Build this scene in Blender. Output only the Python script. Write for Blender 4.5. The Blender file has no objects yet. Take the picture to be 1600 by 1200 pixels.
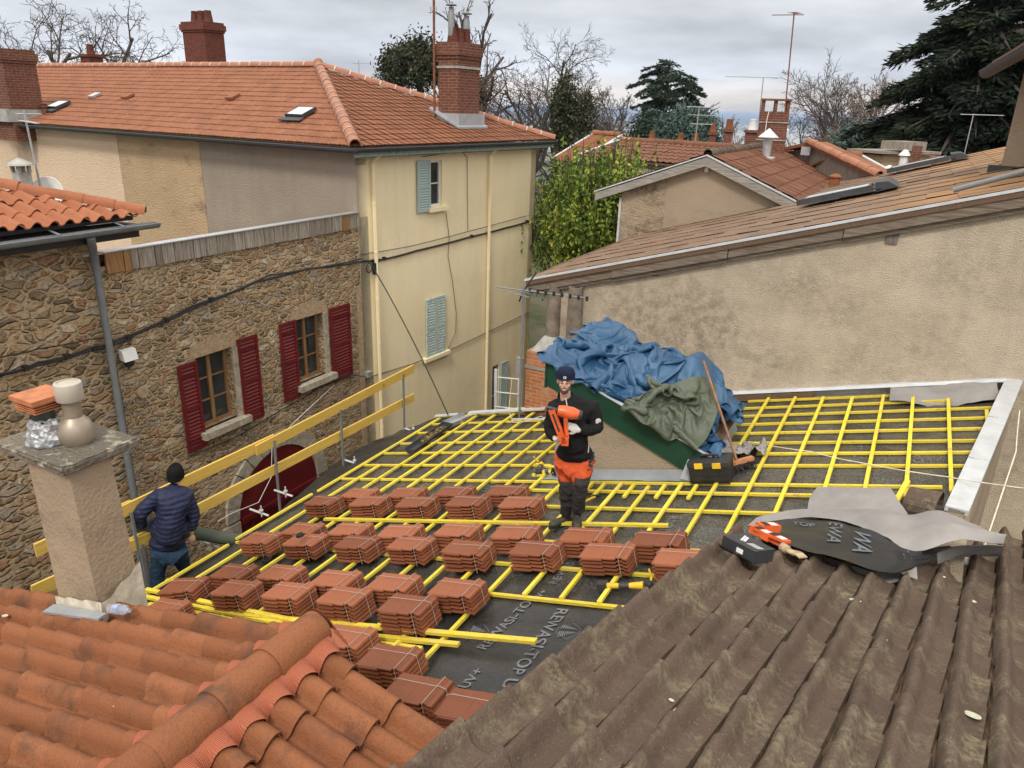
import bpy, bmesh, math, random
import numpy as np
from mathutils import Vector, Matrix, noise
random.seed(7); np.random.seed(7)
sc = bpy.context.scene
COL = sc.collection
rad = math.radians
# ---------------------------------------------------------------- camera
F = 1170.0; PITCH = rad(20.3); ROLL = rad(1.8); YAW = rad(27.58)
fw = np.array([-math.sin(YAW)*math.cos(PITCH), math.cos(YAW)*math.cos(PITCH), -math.sin(PITCH)])
r0 = np.array([math.cos(YAW), math.sin(YAW), 0]); u0 = np.cross(r0, fw)
rt = math.cos(ROLL)*r0 + math.sin(ROLL)*u0; up = -math.sin(ROLL)*r0 + math.cos(ROLL)*u0
CB = np.array([rt, -up, fw]); CAM = np.array([0, 0, 10.0])
cam = bpy.data.cameras.new('camera'); camo = bpy.data.objects.new('camera', cam); COL.objects.link(camo)
cam.sensor_width = 36; cam.lens = F/1600*36; cam.clip_end = 90000; cam.clip_start = 0.05
camo.matrix_world = Matrix(((rt[0], up[0], -fw[0], 0), (rt[1], up[1], -fw[1], 0), (rt[2], up[2], -fw[2], 10.0), (0, 0, 0, 1)))
sc.camera = camo
# ---------------------------------------------------------------- light
SUN_EL, SUN_AZ = rad(50), rad(168)          # azimuth clockwise from +Y: behind the camera, a little left
sun = bpy.data.lights.new('sun', 'SUN'); sun.energy = 1.5; sun.angle = rad(11); sun.color = (1, .94, .84)
suno = bpy.data.objects.new('sun', sun); COL.objects.link(suno)
sd = Vector((math.sin(SUN_AZ)*math.cos(SUN_EL), math.cos(SUN_AZ)*math.cos(SUN_EL), math.sin(SUN_EL)))
suno.rotation_euler = sd.to_track_quat('Z', 'Y').to_euler(); suno.location = (0, 0, 40)
w = bpy.data.worlds.new('World'); sc.world = w; w.use_nodes = True
nt = w.node_tree; nt.nodes.clear(); L = nt.links
def wn(t, **k):
    n = nt.nodes.new(t)
    for a, b in k.items(): setattr(n, a, b)
    return n
tc = wn('ShaderNodeTexCoord'); sep = wn('ShaderNodeSeparateXYZ'); L.new(tc.outputs['Generated'], sep.inputs[0])
sky = wn('ShaderNodeTexSky', sky_type='NISHITA'); sky.sun_disc = False; sky.sun_elevation = SUN_EL; sky.sun_rotation = SUN_AZ
# cloud deck seen from below: project the direction on a plane overhead
zc = wn('ShaderNodeMath', operation='MAXIMUM'); L.new(sep.outputs[2], zc.inputs[0]); zc.inputs[1].default_value = 0.0
za = wn('ShaderNodeMath', operation='ADD'); L.new(zc.outputs[0], za.inputs[0]); za.inputs[1].default_value = 0.16
cmb = wn('ShaderNodeCombineXYZ')
for i in (0, 1):
    dv = wn('ShaderNodeMath', operation='DIVIDE'); L.new(sep.outputs[i], dv.inputs[0]); L.new(za.outputs[0], dv.inputs[1]); L.new(dv.outputs[0], cmb.inputs[i])
nz = wn('ShaderNodeTexNoise'); nz.inputs['Scale'].default_value = .55; nz.inputs['Detail'].default_value = 6; nz.inputs['Roughness'].default_value = .56
L.new(cmb.outputs[0], nz.inputs['Vector'])
cr = wn('ShaderNodeValToRGB'); L.new(nz.outputs[0], cr.inputs[0])
e = cr.color_ramp.elements; e[0].position = .34; e[0].color = (.41, .41, .415, 1); e[1].position = .62; e[1].color = (.74, .74, .73, 1)
m_ = e.new(.5); m_.color = (.60, .60, .60, 1)
# gradient by elevation: warm strip at the horizon, blue-grey just above, bright overhead
gr = wn('ShaderNodeValToRGB'); L.new(sep.outputs[2], gr.inputs[0])
g = gr.color_ramp.elements; g[0].position = 0.0; g[0].color = (1.12, 1.08, 1.06, 1); g[1].position = 1; g[1].color = (2.4, 2.28, 2.12, 1)
for p_, c_ in ((.018, (1.18, 1.1, 1.06, 1)), (.045, (.92, .98, 1.1, 1)), (.11, (.96, 1.0, 1.06, 1)), (.2, (1.18, 1.18, 1.18, 1)), (.4, (1.75, 1.70, 1.62, 1))):
    q = g.new(p_); q.color = c_
mul = wn('ShaderNodeMix', data_type='RGBA', blend_type='MULTIPLY'); mul.inputs[0].default_value = 1
L.new(cr.outputs[0], mul.inputs[6]); L.new(gr.outputs[0], mul.inputs[7])
sm = wn('ShaderNodeVectorMath', operation='SCALE'); L.new(sky.outputs[0], sm.inputs[0]); sm.inputs['Scale'].default_value = .012
ad = wn('ShaderNodeMix', data_type='RGBA', blend_type='ADD'); ad.inputs[0].default_value = 1
cs = wn('ShaderNodeVectorMath', operation='SCALE'); L.new(mul.outputs[2], cs.inputs[0]); cs.inputs['Scale'].default_value = 10
L.new(cs.outputs[0], ad.inputs[6])
s2 = wn('ShaderNodeVectorMath', operation='SCALE'); L.new(sky.outputs[0], s2.inputs[0]); s2.inputs['Scale'].default_value = .05
L.new(s2.outputs[0], ad.inputs[7])
bg = wn('ShaderNodeBackground'); bg.inputs['Strength'].default_value = .1; L.new(ad.outputs[2], bg.inputs['Color'])
wo = wn('ShaderNodeOutputWorld'); L.new(bg.outputs[0], wo.inputs[0])
sc.view_settings.view_transform = 'Standard'; sc.view_settings.look = 'None'; sc.view_settings.gamma = 1
sc.view_settings.exposure = 0.28; sc.view_settings.use_curve_mapping = False
# ---------------------------------------------------------------- measuring helpers: a sight line meets the real plane a thing stands on
def V(*a): return np.array(a, float)
def ray(x, y): return CB.T @ V((x-800)/F, (y-600)/F, 1.)
def onplane(x, y, p0, n):
    d = ray(x, y); n = np.array(n, float); return CAM + ((np.array(p0, float)-CAM)@n)/(d@n)*d
def onx(x, y, X): return onplane(x, y, (X, 0, 0), (1, 0, 0))
def ony(x, y, Y): return onplane(x, y, (0, Y, 0), (0, 1, 0))
def onz(x, y, Z): return onplane(x, y, (0, 0, Z), (0, 0, 1))
def atd(x, y, dist):
    d = ray(x, y); d = d/math.hypot(d[0], d[1]); return CAM + d*dist
def unit(v): v = np.array(v, float); return v/np.linalg.norm(v)
Z3 = V(0, 0, 1)
P0 = CAM + ray(893, 818)*8.2; RS = rad(14.6); RN = V(-math.sin(RS), 0, math.cos(RS)); RU = V(math.cos(RS), 0, math.sin(RS)); YY = V(0, 1, 0)
def rp(x, y, off=0.): return onplane(x, y, P0+off*RN, RN)
def rxy(x, y, off=0.): return V(x, y, P0[2]+(x-P0[0])*math.tan(RS))+off*RN
# ---------------------------------------------------------------- mesh builder
ORG = {}
class MB:
    def __init__(s): s.v = []; s.f = []; s.m = []; s.n = 0; s.col = []; s.ms = []
    def add(s, vs, fs, mi=0, col=None):
        vs = np.asarray(vs, float).reshape(-1, 3); b = s.n
        s.v.append(vs); s.n += len(vs)
        s.f += [tuple(int(i)+b for i in f) for f in fs]; s.m += [mi]*len(fs)
        s.col.append(np.full(len(vs), .5 if col is None else col)); return s
    def hexa(s, c, mi=0, col=None):     # 8 corners: bottom ring 0-3, top ring 4-7
        return s.add(c, [(3, 2, 1, 0), (4, 5, 6, 7), (0, 1, 5, 4), (1, 2, 6, 5), (2, 3, 7, 6), (3, 0, 4, 7)], mi, col)
    def box(s, a, b, mi=0, col=None):
        x0, y0, z0 = a; x1, y1, z1 = b
        return s.hexa([(x0, y0, z0), (x1, y0, z0), (x1, y1, z0), (x0, y1, z0), (x0, y0, z1), (x1, y0, z1), (x1, y1, z1), (x0, y1, z1)], mi, col)
    def obox(s, c, U, Vv, W, mi=0, col=None):      # centre + half vectors
        c, U, Vv, W = map(np.array, (c, U, Vv, W))
        return s.hexa([c-U-Vv-W, c+U-Vv-W, c+U+Vv-W, c-U+Vv-W, c-U-Vv+W, c+U-Vv+W, c+U+Vv+W, c-U+Vv+W], mi, col)
    def beam(s, p, q, wd, ht, up=Z3, mi=0, col=None):   # bar from p to q; wd across, ht along up, centred
        p, q = np.array(p, float), np.array(q, float); d = unit(q-p); a = unit(np.cross(d, up)); b = np.cross(a, d)
        return s.obox((p+q)/2, (q-p)/2, a*wd/2, b*ht/2, mi, col)
    def prism(s, poly, t, mi=0, col=None):    # polygon extruded by t
        p = np.array(poly, float); t = np.array(t, float); n = len(p)
        fs = [tuple(range(n))[::-1], tuple(range(n, 2*n))] + [(i, (i+1) % n, n+(i+1) % n, n+i) for i in range(n)]
        return s.add(np.vstack([p, p+t]), fs, mi, col)
    def tube(s, pts, r, n=8, cap=True, mi=0, col=None):
        pts = np.array(pts, float); rr = np.broadcast_to(np.asarray(r, float), (len(pts),))
        vs = []; fs = []; ref = None
        for i, p in enumerate(pts):
            d = unit(pts[min(i+1, len(pts)-1)]-pts[max(i-1, 0)])
            if ref is None: ref = V(0, 0, 1) if abs(d[2]) < .9 else V(1, 0, 0)
            a = unit(np.cross(d, ref)); b = np.cross(d, a); ref = np.cross(a, d)
            for k in range(n):
                t = 2*math.pi*k/n; vs.append(p+rr[i]*(a*math.cos(t)+b*math.sin(t)))
        for i in range(len(pts)-1):
            for k in range(n):
                k2 = (k+1) % n; fs.append((i*n+k, i*n+k2, (i+1)*n+k2, (i+1)*n+k))
        if cap: fs += [tuple(range(n))[::-1], tuple(range((len(pts)-1)*n, len(pts)*n))]
        return s.add(vs, fs, mi, col)
    def lathe(s, c, prof, n=20, axis=Z3, mi=0, col=None):  # prof: (r, h)
        c = np.array(c, float); axis = unit(axis); a = unit(np.cross(axis, V(1, .01, .02) if abs(axis[0]) < .9 else V(0, 1, 0))); b = np.cross(axis, a)
        vs = []; fs = []
        for r, h in prof:
            for k in range(n):
                t = 2*math.pi*k/n; vs.append(c+axis*h+r*(a*math.cos(t)+b*math.sin(t)))
        for i in range(len(prof)-1):
            for k in range(n):
                k2 = (k+1) % n; fs.append((i*n+k, i*n+k2, (i+1)*n+k2, (i+1)*n+k))
        fs += [tuple(range(n))[::-1], tuple(range((len(prof)-1)*n, len(prof)*n))]
        return s.add(vs, fs, mi, col)
    def grid(s, P, mi=0, col=None, closed=False):     # P: (nu, nv, 3)
        P = np.array(P, float); nu, nv = P.shape[:2]
        I = np.arange(nu*nv).reshape(nu, nv)
        f = np.stack([I[:-1, :-1], I[1:, :-1], I[1:, 1:], I[:-1, 1:]], -1).reshape(-1, 4)
        return s.add(P.reshape(-1, 3), f, mi, col)
    def ell(s, c, r, n=12, mi=0, col=None, R=None):
        c = np.array(c, float); vs = []; m = n//2
        for i in range(m+1):
            for k in range(n):
                a = math.pi*i/m; t = 2*math.pi*k/n
                p = V(r[0]*math.sin(a)*math.cos(t), r[1]*math.sin(a)*math.sin(t), -r[2]*math.cos(a))
                vs.append(c+(R@p if R is not None else p))
        fs = [(i*n+k, i*n+(k+1) % n, (i+1)*n+(k+1) % n, (i+1)*n+k) for i in range(m) for k in range(n)]
        return s.add(vs, fs, mi, col)
    def mesh(s, name, mats, org=(0, 0, 0), smooth=None):
        me = bpy.data.meshes.new(name); vs = np.vstack(s.v)-np.array(org, float)
        me.from_pydata(vs.tolist(), [], s.f)
        if not isinstance(mats, (list, tuple)): mats = [mats]
        for m in mats: me.materials.append(m)
        if len(mats) > 1: me.polygons.foreach_set('material_index', s.m)
        at = me.attributes.new('tint', 'FLOAT', 'POINT'); at.data.foreach_set('value', np.concatenate(s.col))
        if smooth is not None:
            me.polygons.foreach_set('use_smooth', [True]*len(me.polygons))
            if smooth < 180: me.set_sharp_from_angle(angle=rad(smooth))
        me.validate(); me.update(); return me
    def build(s, name, mats, parent=None, smooth=None, label=None):
        org = ORG.get(parent.name, (0, 0, 0)) if parent else (0, 0, 0)
        o = bpy.data.objects.new(name, s.mesh(name, mats, org, smooth)); COL.objects.link(o)
        if parent: o.parent = parent; ORG[o.name] = org
        if label: o['label'] = label
        return o
def tag(o, label, cat, group=None):
    o['label'] = label; o['category'] = cat
    if group: o['group'] = group
    return o
def thing(name, label, cat, loc=(0, 0, 0), group=None):
    o = bpy.data.objects.new(name, None); o.empty_display_size = .2; COL.objects.link(o)
    o.location = tuple(float(x) for x in loc); ORG[o.name] = np.array(loc, float); return tag(o, label, cat, group)
def rooted(mb, name, mats, loc, label, cat, group=None, smooth=None):   # one-mesh thing with its origin at loc
    o = bpy.data.objects.new(name, mb.mesh(name, mats, loc, smooth)); COL.objects.link(o); o.location = tuple(float(x) for x in loc)
    ORG[o.name] = np.array(loc, float); return tag(o, label, cat, group)
def struct(name, mb, mats, smooth=None):
    o = mb.build(name, mats, None, smooth); o['kind'] = 'structure'; return o
def copy_tree(o, parent=None):
    c = o.copy(); COL.objects.link(c); c.parent = parent
    for ch in [x for x in KIDS.get(o.name, [])]: copy_tree(ch, c)
    return c
KIDS = {}
def clipmesh(o, planes):    # keep the part of o on the positive side of every (point, normal), in world space
    bm = bmesh.new(); bm.from_mesh(o.data); org = Vector(ORG.get(o.name, (0, 0, 0)))
    for p, n in planes:
        bmesh.ops.bisect_plane(bm, geom=bm.verts[:]+bm.edges[:]+bm.faces[:], plane_co=Vector(p)-org, plane_no=Vector(n), clear_inner=True, clear_outer=False)
    bm.to_mesh(o.data); bm.free(); return o
def fbm(p, sc_=1., oct_=4): return noise.fractal(Vector(p)*sc_, 1.0, 2.0, oct_)
# ---------------------------------------------------------------- materials
class NT:
    def __init__(s, name):
        s.m = bpy.data.materials.new(name); s.m.use_nodes = True; s.t = s.m.node_tree; s.t.nodes.clear()
        s.out = s.n('ShaderNodeOutputMaterial'); s.b = s.n('ShaderNodeBsdfPrincipled'); s.l(s.b.outputs[0], s.out.inputs[0])
        s.tc = s.n('ShaderNodeTexCoord'); s.bumpn = None
    def n(s, t, **k):
        x = s.t.nodes.new(t)
        for a, b in k.items(): setattr(x, a, b)
        return x
    def l(s, a, b): s.t.links.new(a, b)
    def vec(s, sx=1, sy=1, sz=1, rot=(0, 0, 0)):
        m = s.n('ShaderNodeMapping'); m.inputs['Scale'].default_value = (sx, sy, sz); m.inputs['Rotation'].default_value = rot
        s.l(s.tc.outputs['Object'], m.inputs[0]); return m.outputs[0]
    def noise(s, scale, detail=4, rough=.55, vec=None, dist=0):
        x = s.n('ShaderNodeTexNoise'); x.inputs['Scale'].default_value = scale; x.inputs['Detail'].default_value = detail
        x.inputs['Roughness'].default_value = rough; x.inputs['Distortion'].default_value = dist
        s.l(vec if vec is not None else s.tc.outputs['Object'], x.inputs['Vector']); return x.outputs[0]
    def ramp(s, fac, stops):
        x = s.n('ShaderNodeValToRGB'); s.l(fac, x.inputs[0]); e = x.color_ramp.elements
        while len(e) < len(stops): e.new(.5)
        for i, (p, c) in enumerate(stops):
            e[i].position = p; e[i].color = (c, c, c, 1) if isinstance(c, (int, float)) else (*c, 1)
        return x.outputs[0]
    def mix(s, fac, a, b, mode='MIX'):
        x = s.n('ShaderNodeMix', data_type='RGBA', blend_type=mode)
        for sock, v in ((0, fac), (6, a), (7, b)):
            if isinstance(v, (int, float)): x.inputs[sock].default_value = v if sock == 0 else (v, v, v, 1)
            elif isinstance(v, tuple): x.inputs[sock].default_value = (*v, 1)
            else: s.l(v, x.inputs[sock])
        return x.outputs[2]
    def math(s, op, a, b=None):
        x = s.n('ShaderNodeMath', operation=op)
        for i, v in enumerate((a, b)):
            if v is None: continue
            if isinstance(v, (int, float)): x.inputs[i].default_value = v
            else: s.l(v, x.inputs[i])
        return x.outputs[0]
    def attr(s, name='tint'):
        x = s.n('ShaderNodeAttribute'); x.attribute_name = name; return x.outputs['Fac']
    def rnd(s): return s.n('ShaderNodeObjectInfo').outputs['Random']
    def bump(s, h, dist, strength=1.):
        x = s.n('ShaderNodeBump'); x.inputs['Distance'].default_value = dist; x.inputs['Strength'].default_value = strength; s.l(h, x.inputs['Height'])
        if s.bumpn: s.l(s.bumpn.outputs[0], x.inputs['Normal'])
        s.bumpn = x; s.l(x.outputs[0], s.b.inputs['Normal']); return s
    def done(s, col, rough=.8, metal=0, spec=None):
        for sock, v in (('Base Color', col), ('Roughness', rough), ('Metallic', metal)):
            if isinstance(v, (int, float)): s.b.inputs[sock].default_value = v
            elif isinstance(v, tuple): s.b.inputs[sock].default_value = (*v, 1)
            else: s.l(v, s.b.inputs[sock])
        if spec is not None: s.b.inputs['Specular IOR Level'].default_value = spec
        return s.m
def plain(name, c, rough=.6, metal=0, var=.25, scale=9, bump=0, spec=None):
    t = NT(name); c = np.array(c)
    lo, hi = tuple(c*(1-var)), tuple(np.minimum(c*(1+var), 1))
    nn = t.noise(scale, 6, .6)
    if bump: t.bump(nn, bump)
    return t.done(t.ramp(nn, [(.3, lo), (.7, hi)]), rough, metal, spec)
def render_wall(name, c1, c2, stain=None, scale=55, bump=.012, stainscale=.35, stainlim=(.5, .66), fine_=.45, streak=0.):
    t = NT(name); big = t.noise(.7, 6, .6); fine = t.noise(scale, 5, .65)
    vor = t.n('ShaderNodeTexVoronoi'); vor.inputs['Scale'].default_value = scale*.55; t.l(t.tc.outputs['Object'], vor.inputs['Vector'])
    col = t.mix(t.ramp(big, [(.35, 0), (.65, 1)]), c1, c2)
    col = t.mix(t.ramp(fine, [(.35, fine_), (.5, 0)]), col, tuple(np.array(c1)*.55))
    if stain: 
        st = t.noise(stainscale, 8, .65, t.vec(1, 1, 1.8)); st2 = t.noise(9, 6, .7)
        f = t.math('MULTIPLY', t.ramp(st, [(stainlim[0], 0), (stainlim[1], 1)]), t.ramp(st2, [(.38, .15), (.6, .9)]))
        col = t.mix(f, col, stain)
    if streak:
        sk = t.ramp(t.noise(1., 5, .6, t.vec(3.2, 3.2, .3), .6), [(.46, 0), (.74, streak)]); col = t.mix(sk, col, tuple(np.array(c2)*.5))
    t.bump(t.math('ADD', fine, vor.outputs['Distance']), bump)
    return t.done(col, .92, 0, .2)
def brickmat(name, c1, c2, mortar, bw=.22, bh=.065, dirt=None):
    t = NT(name); s = t.n('ShaderNodeSeparateXYZ'); t.l(t.tc.outputs['Object'], s.inputs[0])
    c = t.n('ShaderNodeCombineXYZ'); t.l(t.math('ADD', s.outputs[0], s.outputs[1]), c.inputs[0]); t.l(s.outputs[2], c.inputs[1])
    b = t.n('ShaderNodeTexBrick'); t.l(c.outputs[0], b.inputs['Vector']); b.inputs['Scale'].default_value = 1
    b.inputs['Brick Width'].default_value = bw; b.inputs['Row Height'].default_value = bh; b.inputs['Mortar Size'].default_value = .009; b.inputs['Mortar Smooth'].default_value = .3
    b.inputs['Color1'].default_value = (*c1, 1); b.inputs['Color2'].default_value = (*c2, 1); b.inputs['Mortar'].default_value = (*mortar, 1)
    nn = t.noise(14, 6, .65); col = t.mix(t.ramp(nn, [(.35, .6), (.6, 0)]), b.outputs[0], tuple(np.array(c1)*.45))
    if dirt: col = t.mix(t.ramp(t.noise(2.2, 6, .7), [(.5, 0), (.66, .8)]), col, dirt)
    t.bump(t.math('SUBTRACT', nn, b.outputs['Fac']), .008)
    return t.done(col, .9, 0, .2)
def tilemat(name, ca, cb, dark, moss=None, lichen=None, rough=.8, bump=.006, darkamt=.8, mossamt=(.52, .62), darkscale=7):
    t = NT(name); tint = t.attr(); nn = t.noise(darkscale, 6, .62); fine = t.noise(70, 4, .6)
    col = t.mix(tint, ca, cb)
    col = t.mix(t.ramp(nn, [(.52, 0), (.70, darkamt)]), col, dark)
    col = t.mix(t.ramp(fine, [(.3, .35), (.55, 0)]), col, tuple(np.array(dark)*.7))
    col = t.mix(t.ramp(t.noise(2.1, 5, .6), [(.35, 0.), (.7, .35)]), col, tuple(np.array(ca)*1.25))
    if moss:
        mm = t.noise(3.3, 7, .7); m2 = t.noise(28, 5, .7)
        f = t.math('MULTIPLY', t.ramp(mm, [(mossamt[0], 0), (mossamt[1], 1)]), t.ramp(m2, [(.4, 0), (.56, 1)])); col = t.mix(f, col, moss)
    if lichen:
        v = t.n('ShaderNodeTexVoronoi'); v.inputs['Scale'].default_value = 5.5; v.inputs['Randomness'].default_value = 1; t.l(t.vec(1, 1, 1), v.inputs['Vector'])
        vd = t.math('ADD', v.outputs['Distance'], t.math('MULTIPLY', t.noise(35, 3), .05)); f = t.ramp(vd, [(.05, 1), (.06, 0)])
        sp = t.ramp(t.noise(130, 2), [(.70, 0), (.74, .8)]); col = t.mix(sp, col, lichen)
    t.bump(t.math('ADD', fine, nn), bump)
    return t.done(col, rough, 0, .3)
# ---------------------------------------------------------------- material set
def stonemat(name, sc_=9.4, dark=(.20, .145, .09), mid=(.46, .33, .20), light=(.68, .56, .40), mortar=(.66, .51, .33), mth=.04):
    t = NT(name); base = t.vec(1, .8, 1.75)
    dn = t.n('ShaderNodeTexNoise'); dn.inputs['Scale'].default_value = 3.2; dn.inputs['Detail'].default_value = 5; t.l(base, dn.inputs['Vector'])
    vm = t.n('ShaderNodeMix', data_type='VECTOR'); vm.inputs[0].default_value = .26; t.l(base, vm.inputs[4]); t.l(dn.outputs[1], vm.inputs[5])
    vs = []
    for feat in ('F1', 'DISTANCE_TO_EDGE'):
        v = t.n('ShaderNodeTexVoronoi', feature=feat); v.inputs['Scale'].default_value = sc_; t.l(vm.outputs[1], v.inputs['Vector']); vs.append(v)
    sepc = t.n('ShaderNodeSeparateColor'); t.l(vs[0].outputs['Color'], sepc.inputs[0])
    col = t.ramp(sepc.outputs[0], [(0, dark), (.2, (.30, .235, .155)), (.42, mid), (.62, (.55, .39, .22)), (.74, (.44, .24, .13)), (.84, (.36, .32, .26)), (.97, light)])
    g = t.noise(22, 8, .7); col = t.mix(t.ramp(g, [(.34, .7), (.52, 0)]), col, (.07, .052, .036)); col = t.mix(t.ramp(g, [(.55, 0), (.72, .5)]), col, (.42, .34, .24))
    ed = t.math('SUBTRACT', vs[1].outputs['Distance'], t.math('MULTIPLY', t.noise(8, 5, .7), .11))
    mo = t.ramp(ed, [(.0, 1), (mth*.75, 0)]); m2 = t.mix(t.ramp(t.noise(16, 6, .7), [(.35, 0), (.6, 1)]), mortar, (.42, .30, .18))
    shadow = t.ramp(ed, [(mth*.6, .28), (mth*1.6, 0)]); col = t.mix(shadow, col, (.08, .058, .036)); col = t.mix(mo, col, m2)
    patch = t.ramp(t.noise(.9, 6, .65), [(.56, 0), (.62, .85)]); col = t.mix(patch, col, t.mix(t.noise(30, 5), (.42, .30, .19), (.68, .53, .36)))
    h = t.math('ADD', t.ramp(ed, [(0, 0), (.16, 1)]), t.math('MULTIPLY', g, .55)); t.bump(h, .042)
    return t.done(col, .93, 0, .15)
M_stone = stonemat('rubble stone'); M_stone2 = stonemat('large rubble stone', 6.8, mth=.04)
def woodmat(name, c1, c2, axis=0, scale=3, knots=None, tintv=.0):
    t = NT(name); s = [26, 26, 26]; s[axis] = 1.6
    n = t.noise(scale, 6, .65, t.vec(*s)); col = t.mix(t.ramp(n, [(.32, 0), (.68, 1)]), c1, c2)
    if knots:
        v = t.n('ShaderNodeTexVoronoi'); v.inputs['Scale'].default_value = 2.6; t.l(t.vec(1, 1, 1.), v.inputs['Vector']); col = t.mix(t.ramp(v.outputs['Distance'], [(.05, .85), (.10, 0)]), col, knots)
    col = t.mix(t.ramp(t.attr(), [(0, .42), (1, 0)]), col, tuple(np.array(c1)*.6))
    if name.startswith('yellow'):
        col = t.mix(t.ramp(t.noise(3.5, 6, .7), [(.52, 0), (.68, .55)]), col, (.62, .47, .17)); col = t.mix(t.ramp(t.noise(11, 6, .75), [(.58, 0), (.70, .7)]), col, (.30, .21, .06))
    t.bump(n, .003); return t.done(col, .75, 0, .25)
M_yel = woodmat('yellow treated batten', (.80, .62, .03), (.95, .83, .13), 1, 2, (.5, .3, .02))
M_yelx = woodmat('yellow treated counter batten', (.72, .53, .03), (.90, .76, .11), 0, 2, (.5, .3, .02))
M_plank = woodmat('pine plank', (.66, .42, .085), (.84, .61, .16), 1, 2.4, (.28, .13, .03))
M_greyw = woodmat('weathered grey wood', (.15, .115, .085), (.50, .45, .39), 2, 2.2)
M_greywy = woodmat('weathered verge wood', (.11, .075, .05), (.30, .25, .20), 0, 2.0)
M_greyx = woodmat('grey bargeboard wood', (.17, .15, .13), (.48, .45, .41), 0, 2.2)
M_oldw = woodmat('old window wood', (.22, .11, .045), (.46, .27, .12), 2, 2)
M_brownw = woodmat('brown board', (.10, .055, .035), (.22, .14, .09), 1, 2)
M_zinc = plain('zinc sheet', (.50, .52, .54), .38, .55, .14, 6); M_zincd = plain('dark zinc gutter', (.055, .06, .066), .6, .2, .2, 5); M_pipe = plain('grey drain pipe', (.20, .215, .225), .55, .1, .15, 5)
M_zincl = plain('pale zinc capping', (.56, .58, .60), .6, .15, .12, 5)
M_lead = plain('dull lead flashing', (.36, .385, .41), .6, .25, .15, 5)
M_steel = plain('galvanised steel', (.45, .46, .47), .42, .6, .15, 8); M_rust = plain('rusty steel', (.22, .09, .05), .8, .3, .4, 12)
M_blk = plain('black plastic', (.02, .02, .021), .55, 0, .3, 10); M_cable = plain('black cable', (.018, .018, .019), .6)
M_redp = plain('dark red paint', (.135, .010, .012), .5, 0, .22, 2.5); M_redd = plain('dark red door paint', (.13, .008, .010), .4, 0, .25, 3)
M_blue = None
def flakepaint(name, c, flake, lim=(.50, .56)):
    t = NT(name); f = t.ramp(t.noise(17, 7, .75, t.vec(1, 1, 2.2)), [(lim[0], 0), (lim[1], 1)]); return t.done(t.mix(f, c, flake), .75, 0, .25)
M_shut = flakepaint('flaking pale blue paint', (.50, .60, .57), (.20, .21, .18), (.52, .60)); M_shut2 = flakepaint('pale blue paint', (.40, .50, .49), (.5, .55, .5), (.6, .7))
M_fascia = flakepaint('flaking green fascia', (.33, .44, .41), (.16, .19, .17), (.48, .6))
M_white = plain('white paint', (.75, .75, .73), .5, 0, .06, 4)
gl = NT('window glass'); M_glass = gl.done(gl.ramp(gl.noise(1.1, 3), [(.3, (.015, .02, .022)), (.7, (.06, .07, .075))]), .08, 0, .6)
M_dark = plain('dark interior', (.012, .012, .013), .9)
M_yellow = render_wall('yellow facade paint', (.93, .81, .55), (.88, .75, .49), (.70, .60, .42), 26, .0015, .5, (.54, .78), .06, .13)
M_grey = render_wall('grey render', (.36, .31, .25), (.30, .26, .21), None, 60, .010, streak=.16)
M_tan = render_wall('tan render', (.58, .42, .26), (.48, .35, .215), (.14, .115, .085), 50, .02, .42, (.53, .66))
M_pink = render_wall('pinkish render', (.80, .61, .44), (.72, .54, .385), None, 50, .016)
M_rough = render_wall('rough cast beige render', (.66, .555, .43), (.56, .465, .355), (.28, .235, .18), 130, .010, .30, (.44, .64), .6, .25)
M_gab = render_wall('weathered gable render', (.42, .34, .245), (.35, .285, .21), (.19, .15, .11), 95, .007, .5, (.5, .7))
M_gabd = render_wall('stained gable render', (.45, .355, .25), (.35, .28, .2), (.10, .08, .06), 40, .015, 1.3, (.44, .6))
M_chim = render_wall('chimney render', (.44, .345, .24), (.35, .27, .19), (.20, .155, .115), 60, .004, .8, (.5, .72))
M_chcap = render_wall('lichen concrete', (.27, .235, .185), (.15, .13, .105), (.58, .53, .43), 45, .02, 7.5, (.55, .60))
M_brick = brickmat('red brick', (.215, .078, .05), (.155, .056, .038), (.26, .19, .145)); M_brick2 = brickmat('orange brick', (.52, .19, .08), (.40, .13, .055), (.52, .36, .24), dirt=(.42, .30, .2))
M_brickd = brickmat('dark old brick', (.20, .06, .042), (.14, .045, .035), (.13, .08, .06))
M_cem = plain('cement', (.36, .35, .33), .9, 0, .3, 7, .01)
M_til_far = tilemat('orange roof tile', (.235, .092, .047), (.305, .125, .066), (.11, .05, .03), darkamt=.45, darkscale=2)
M_ridge = plain('ridge tile', (.35, .155, .095), .8, 0, .2, 3); M_mortar = plain('pale mortar', (.58, .50, .42), .9)
M_canal = tilemat('terracotta canal tile', (.215, .078, .033), (.30, .115, .050), (.068, .043, .032), darkamt=.8, darkscale=3.4, mossamt=(.9, .95))
M_canal2 = tilemat('fresh orange canal tile', (.32, .115, .055), (.39, .15, .076), (.18, .07, .04), darkamt=.4)
M_browntile = tilemat('brown weathered tile', (.098, .068, .050), (.125, .086, .064), (.052, .036, .027), moss=(.21, .18, .115), lichen=(.5, .5, .4), darkamt=.55, darkscale=9, mossamt=(.48, .66), bump=.007)
M_moss = tilemat('mossy ochre tile', (.19, .115, .075), (.25, .16, .105), (.10, .07, .055), moss=(.20, .16, .11), darkamt=.8, darkscale=1.4)
_n = M_moss.node_tree; _b = _n.nodes['Principled BSDF']; _src = _b.inputs['Base Color'].links[0].from_socket
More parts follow.
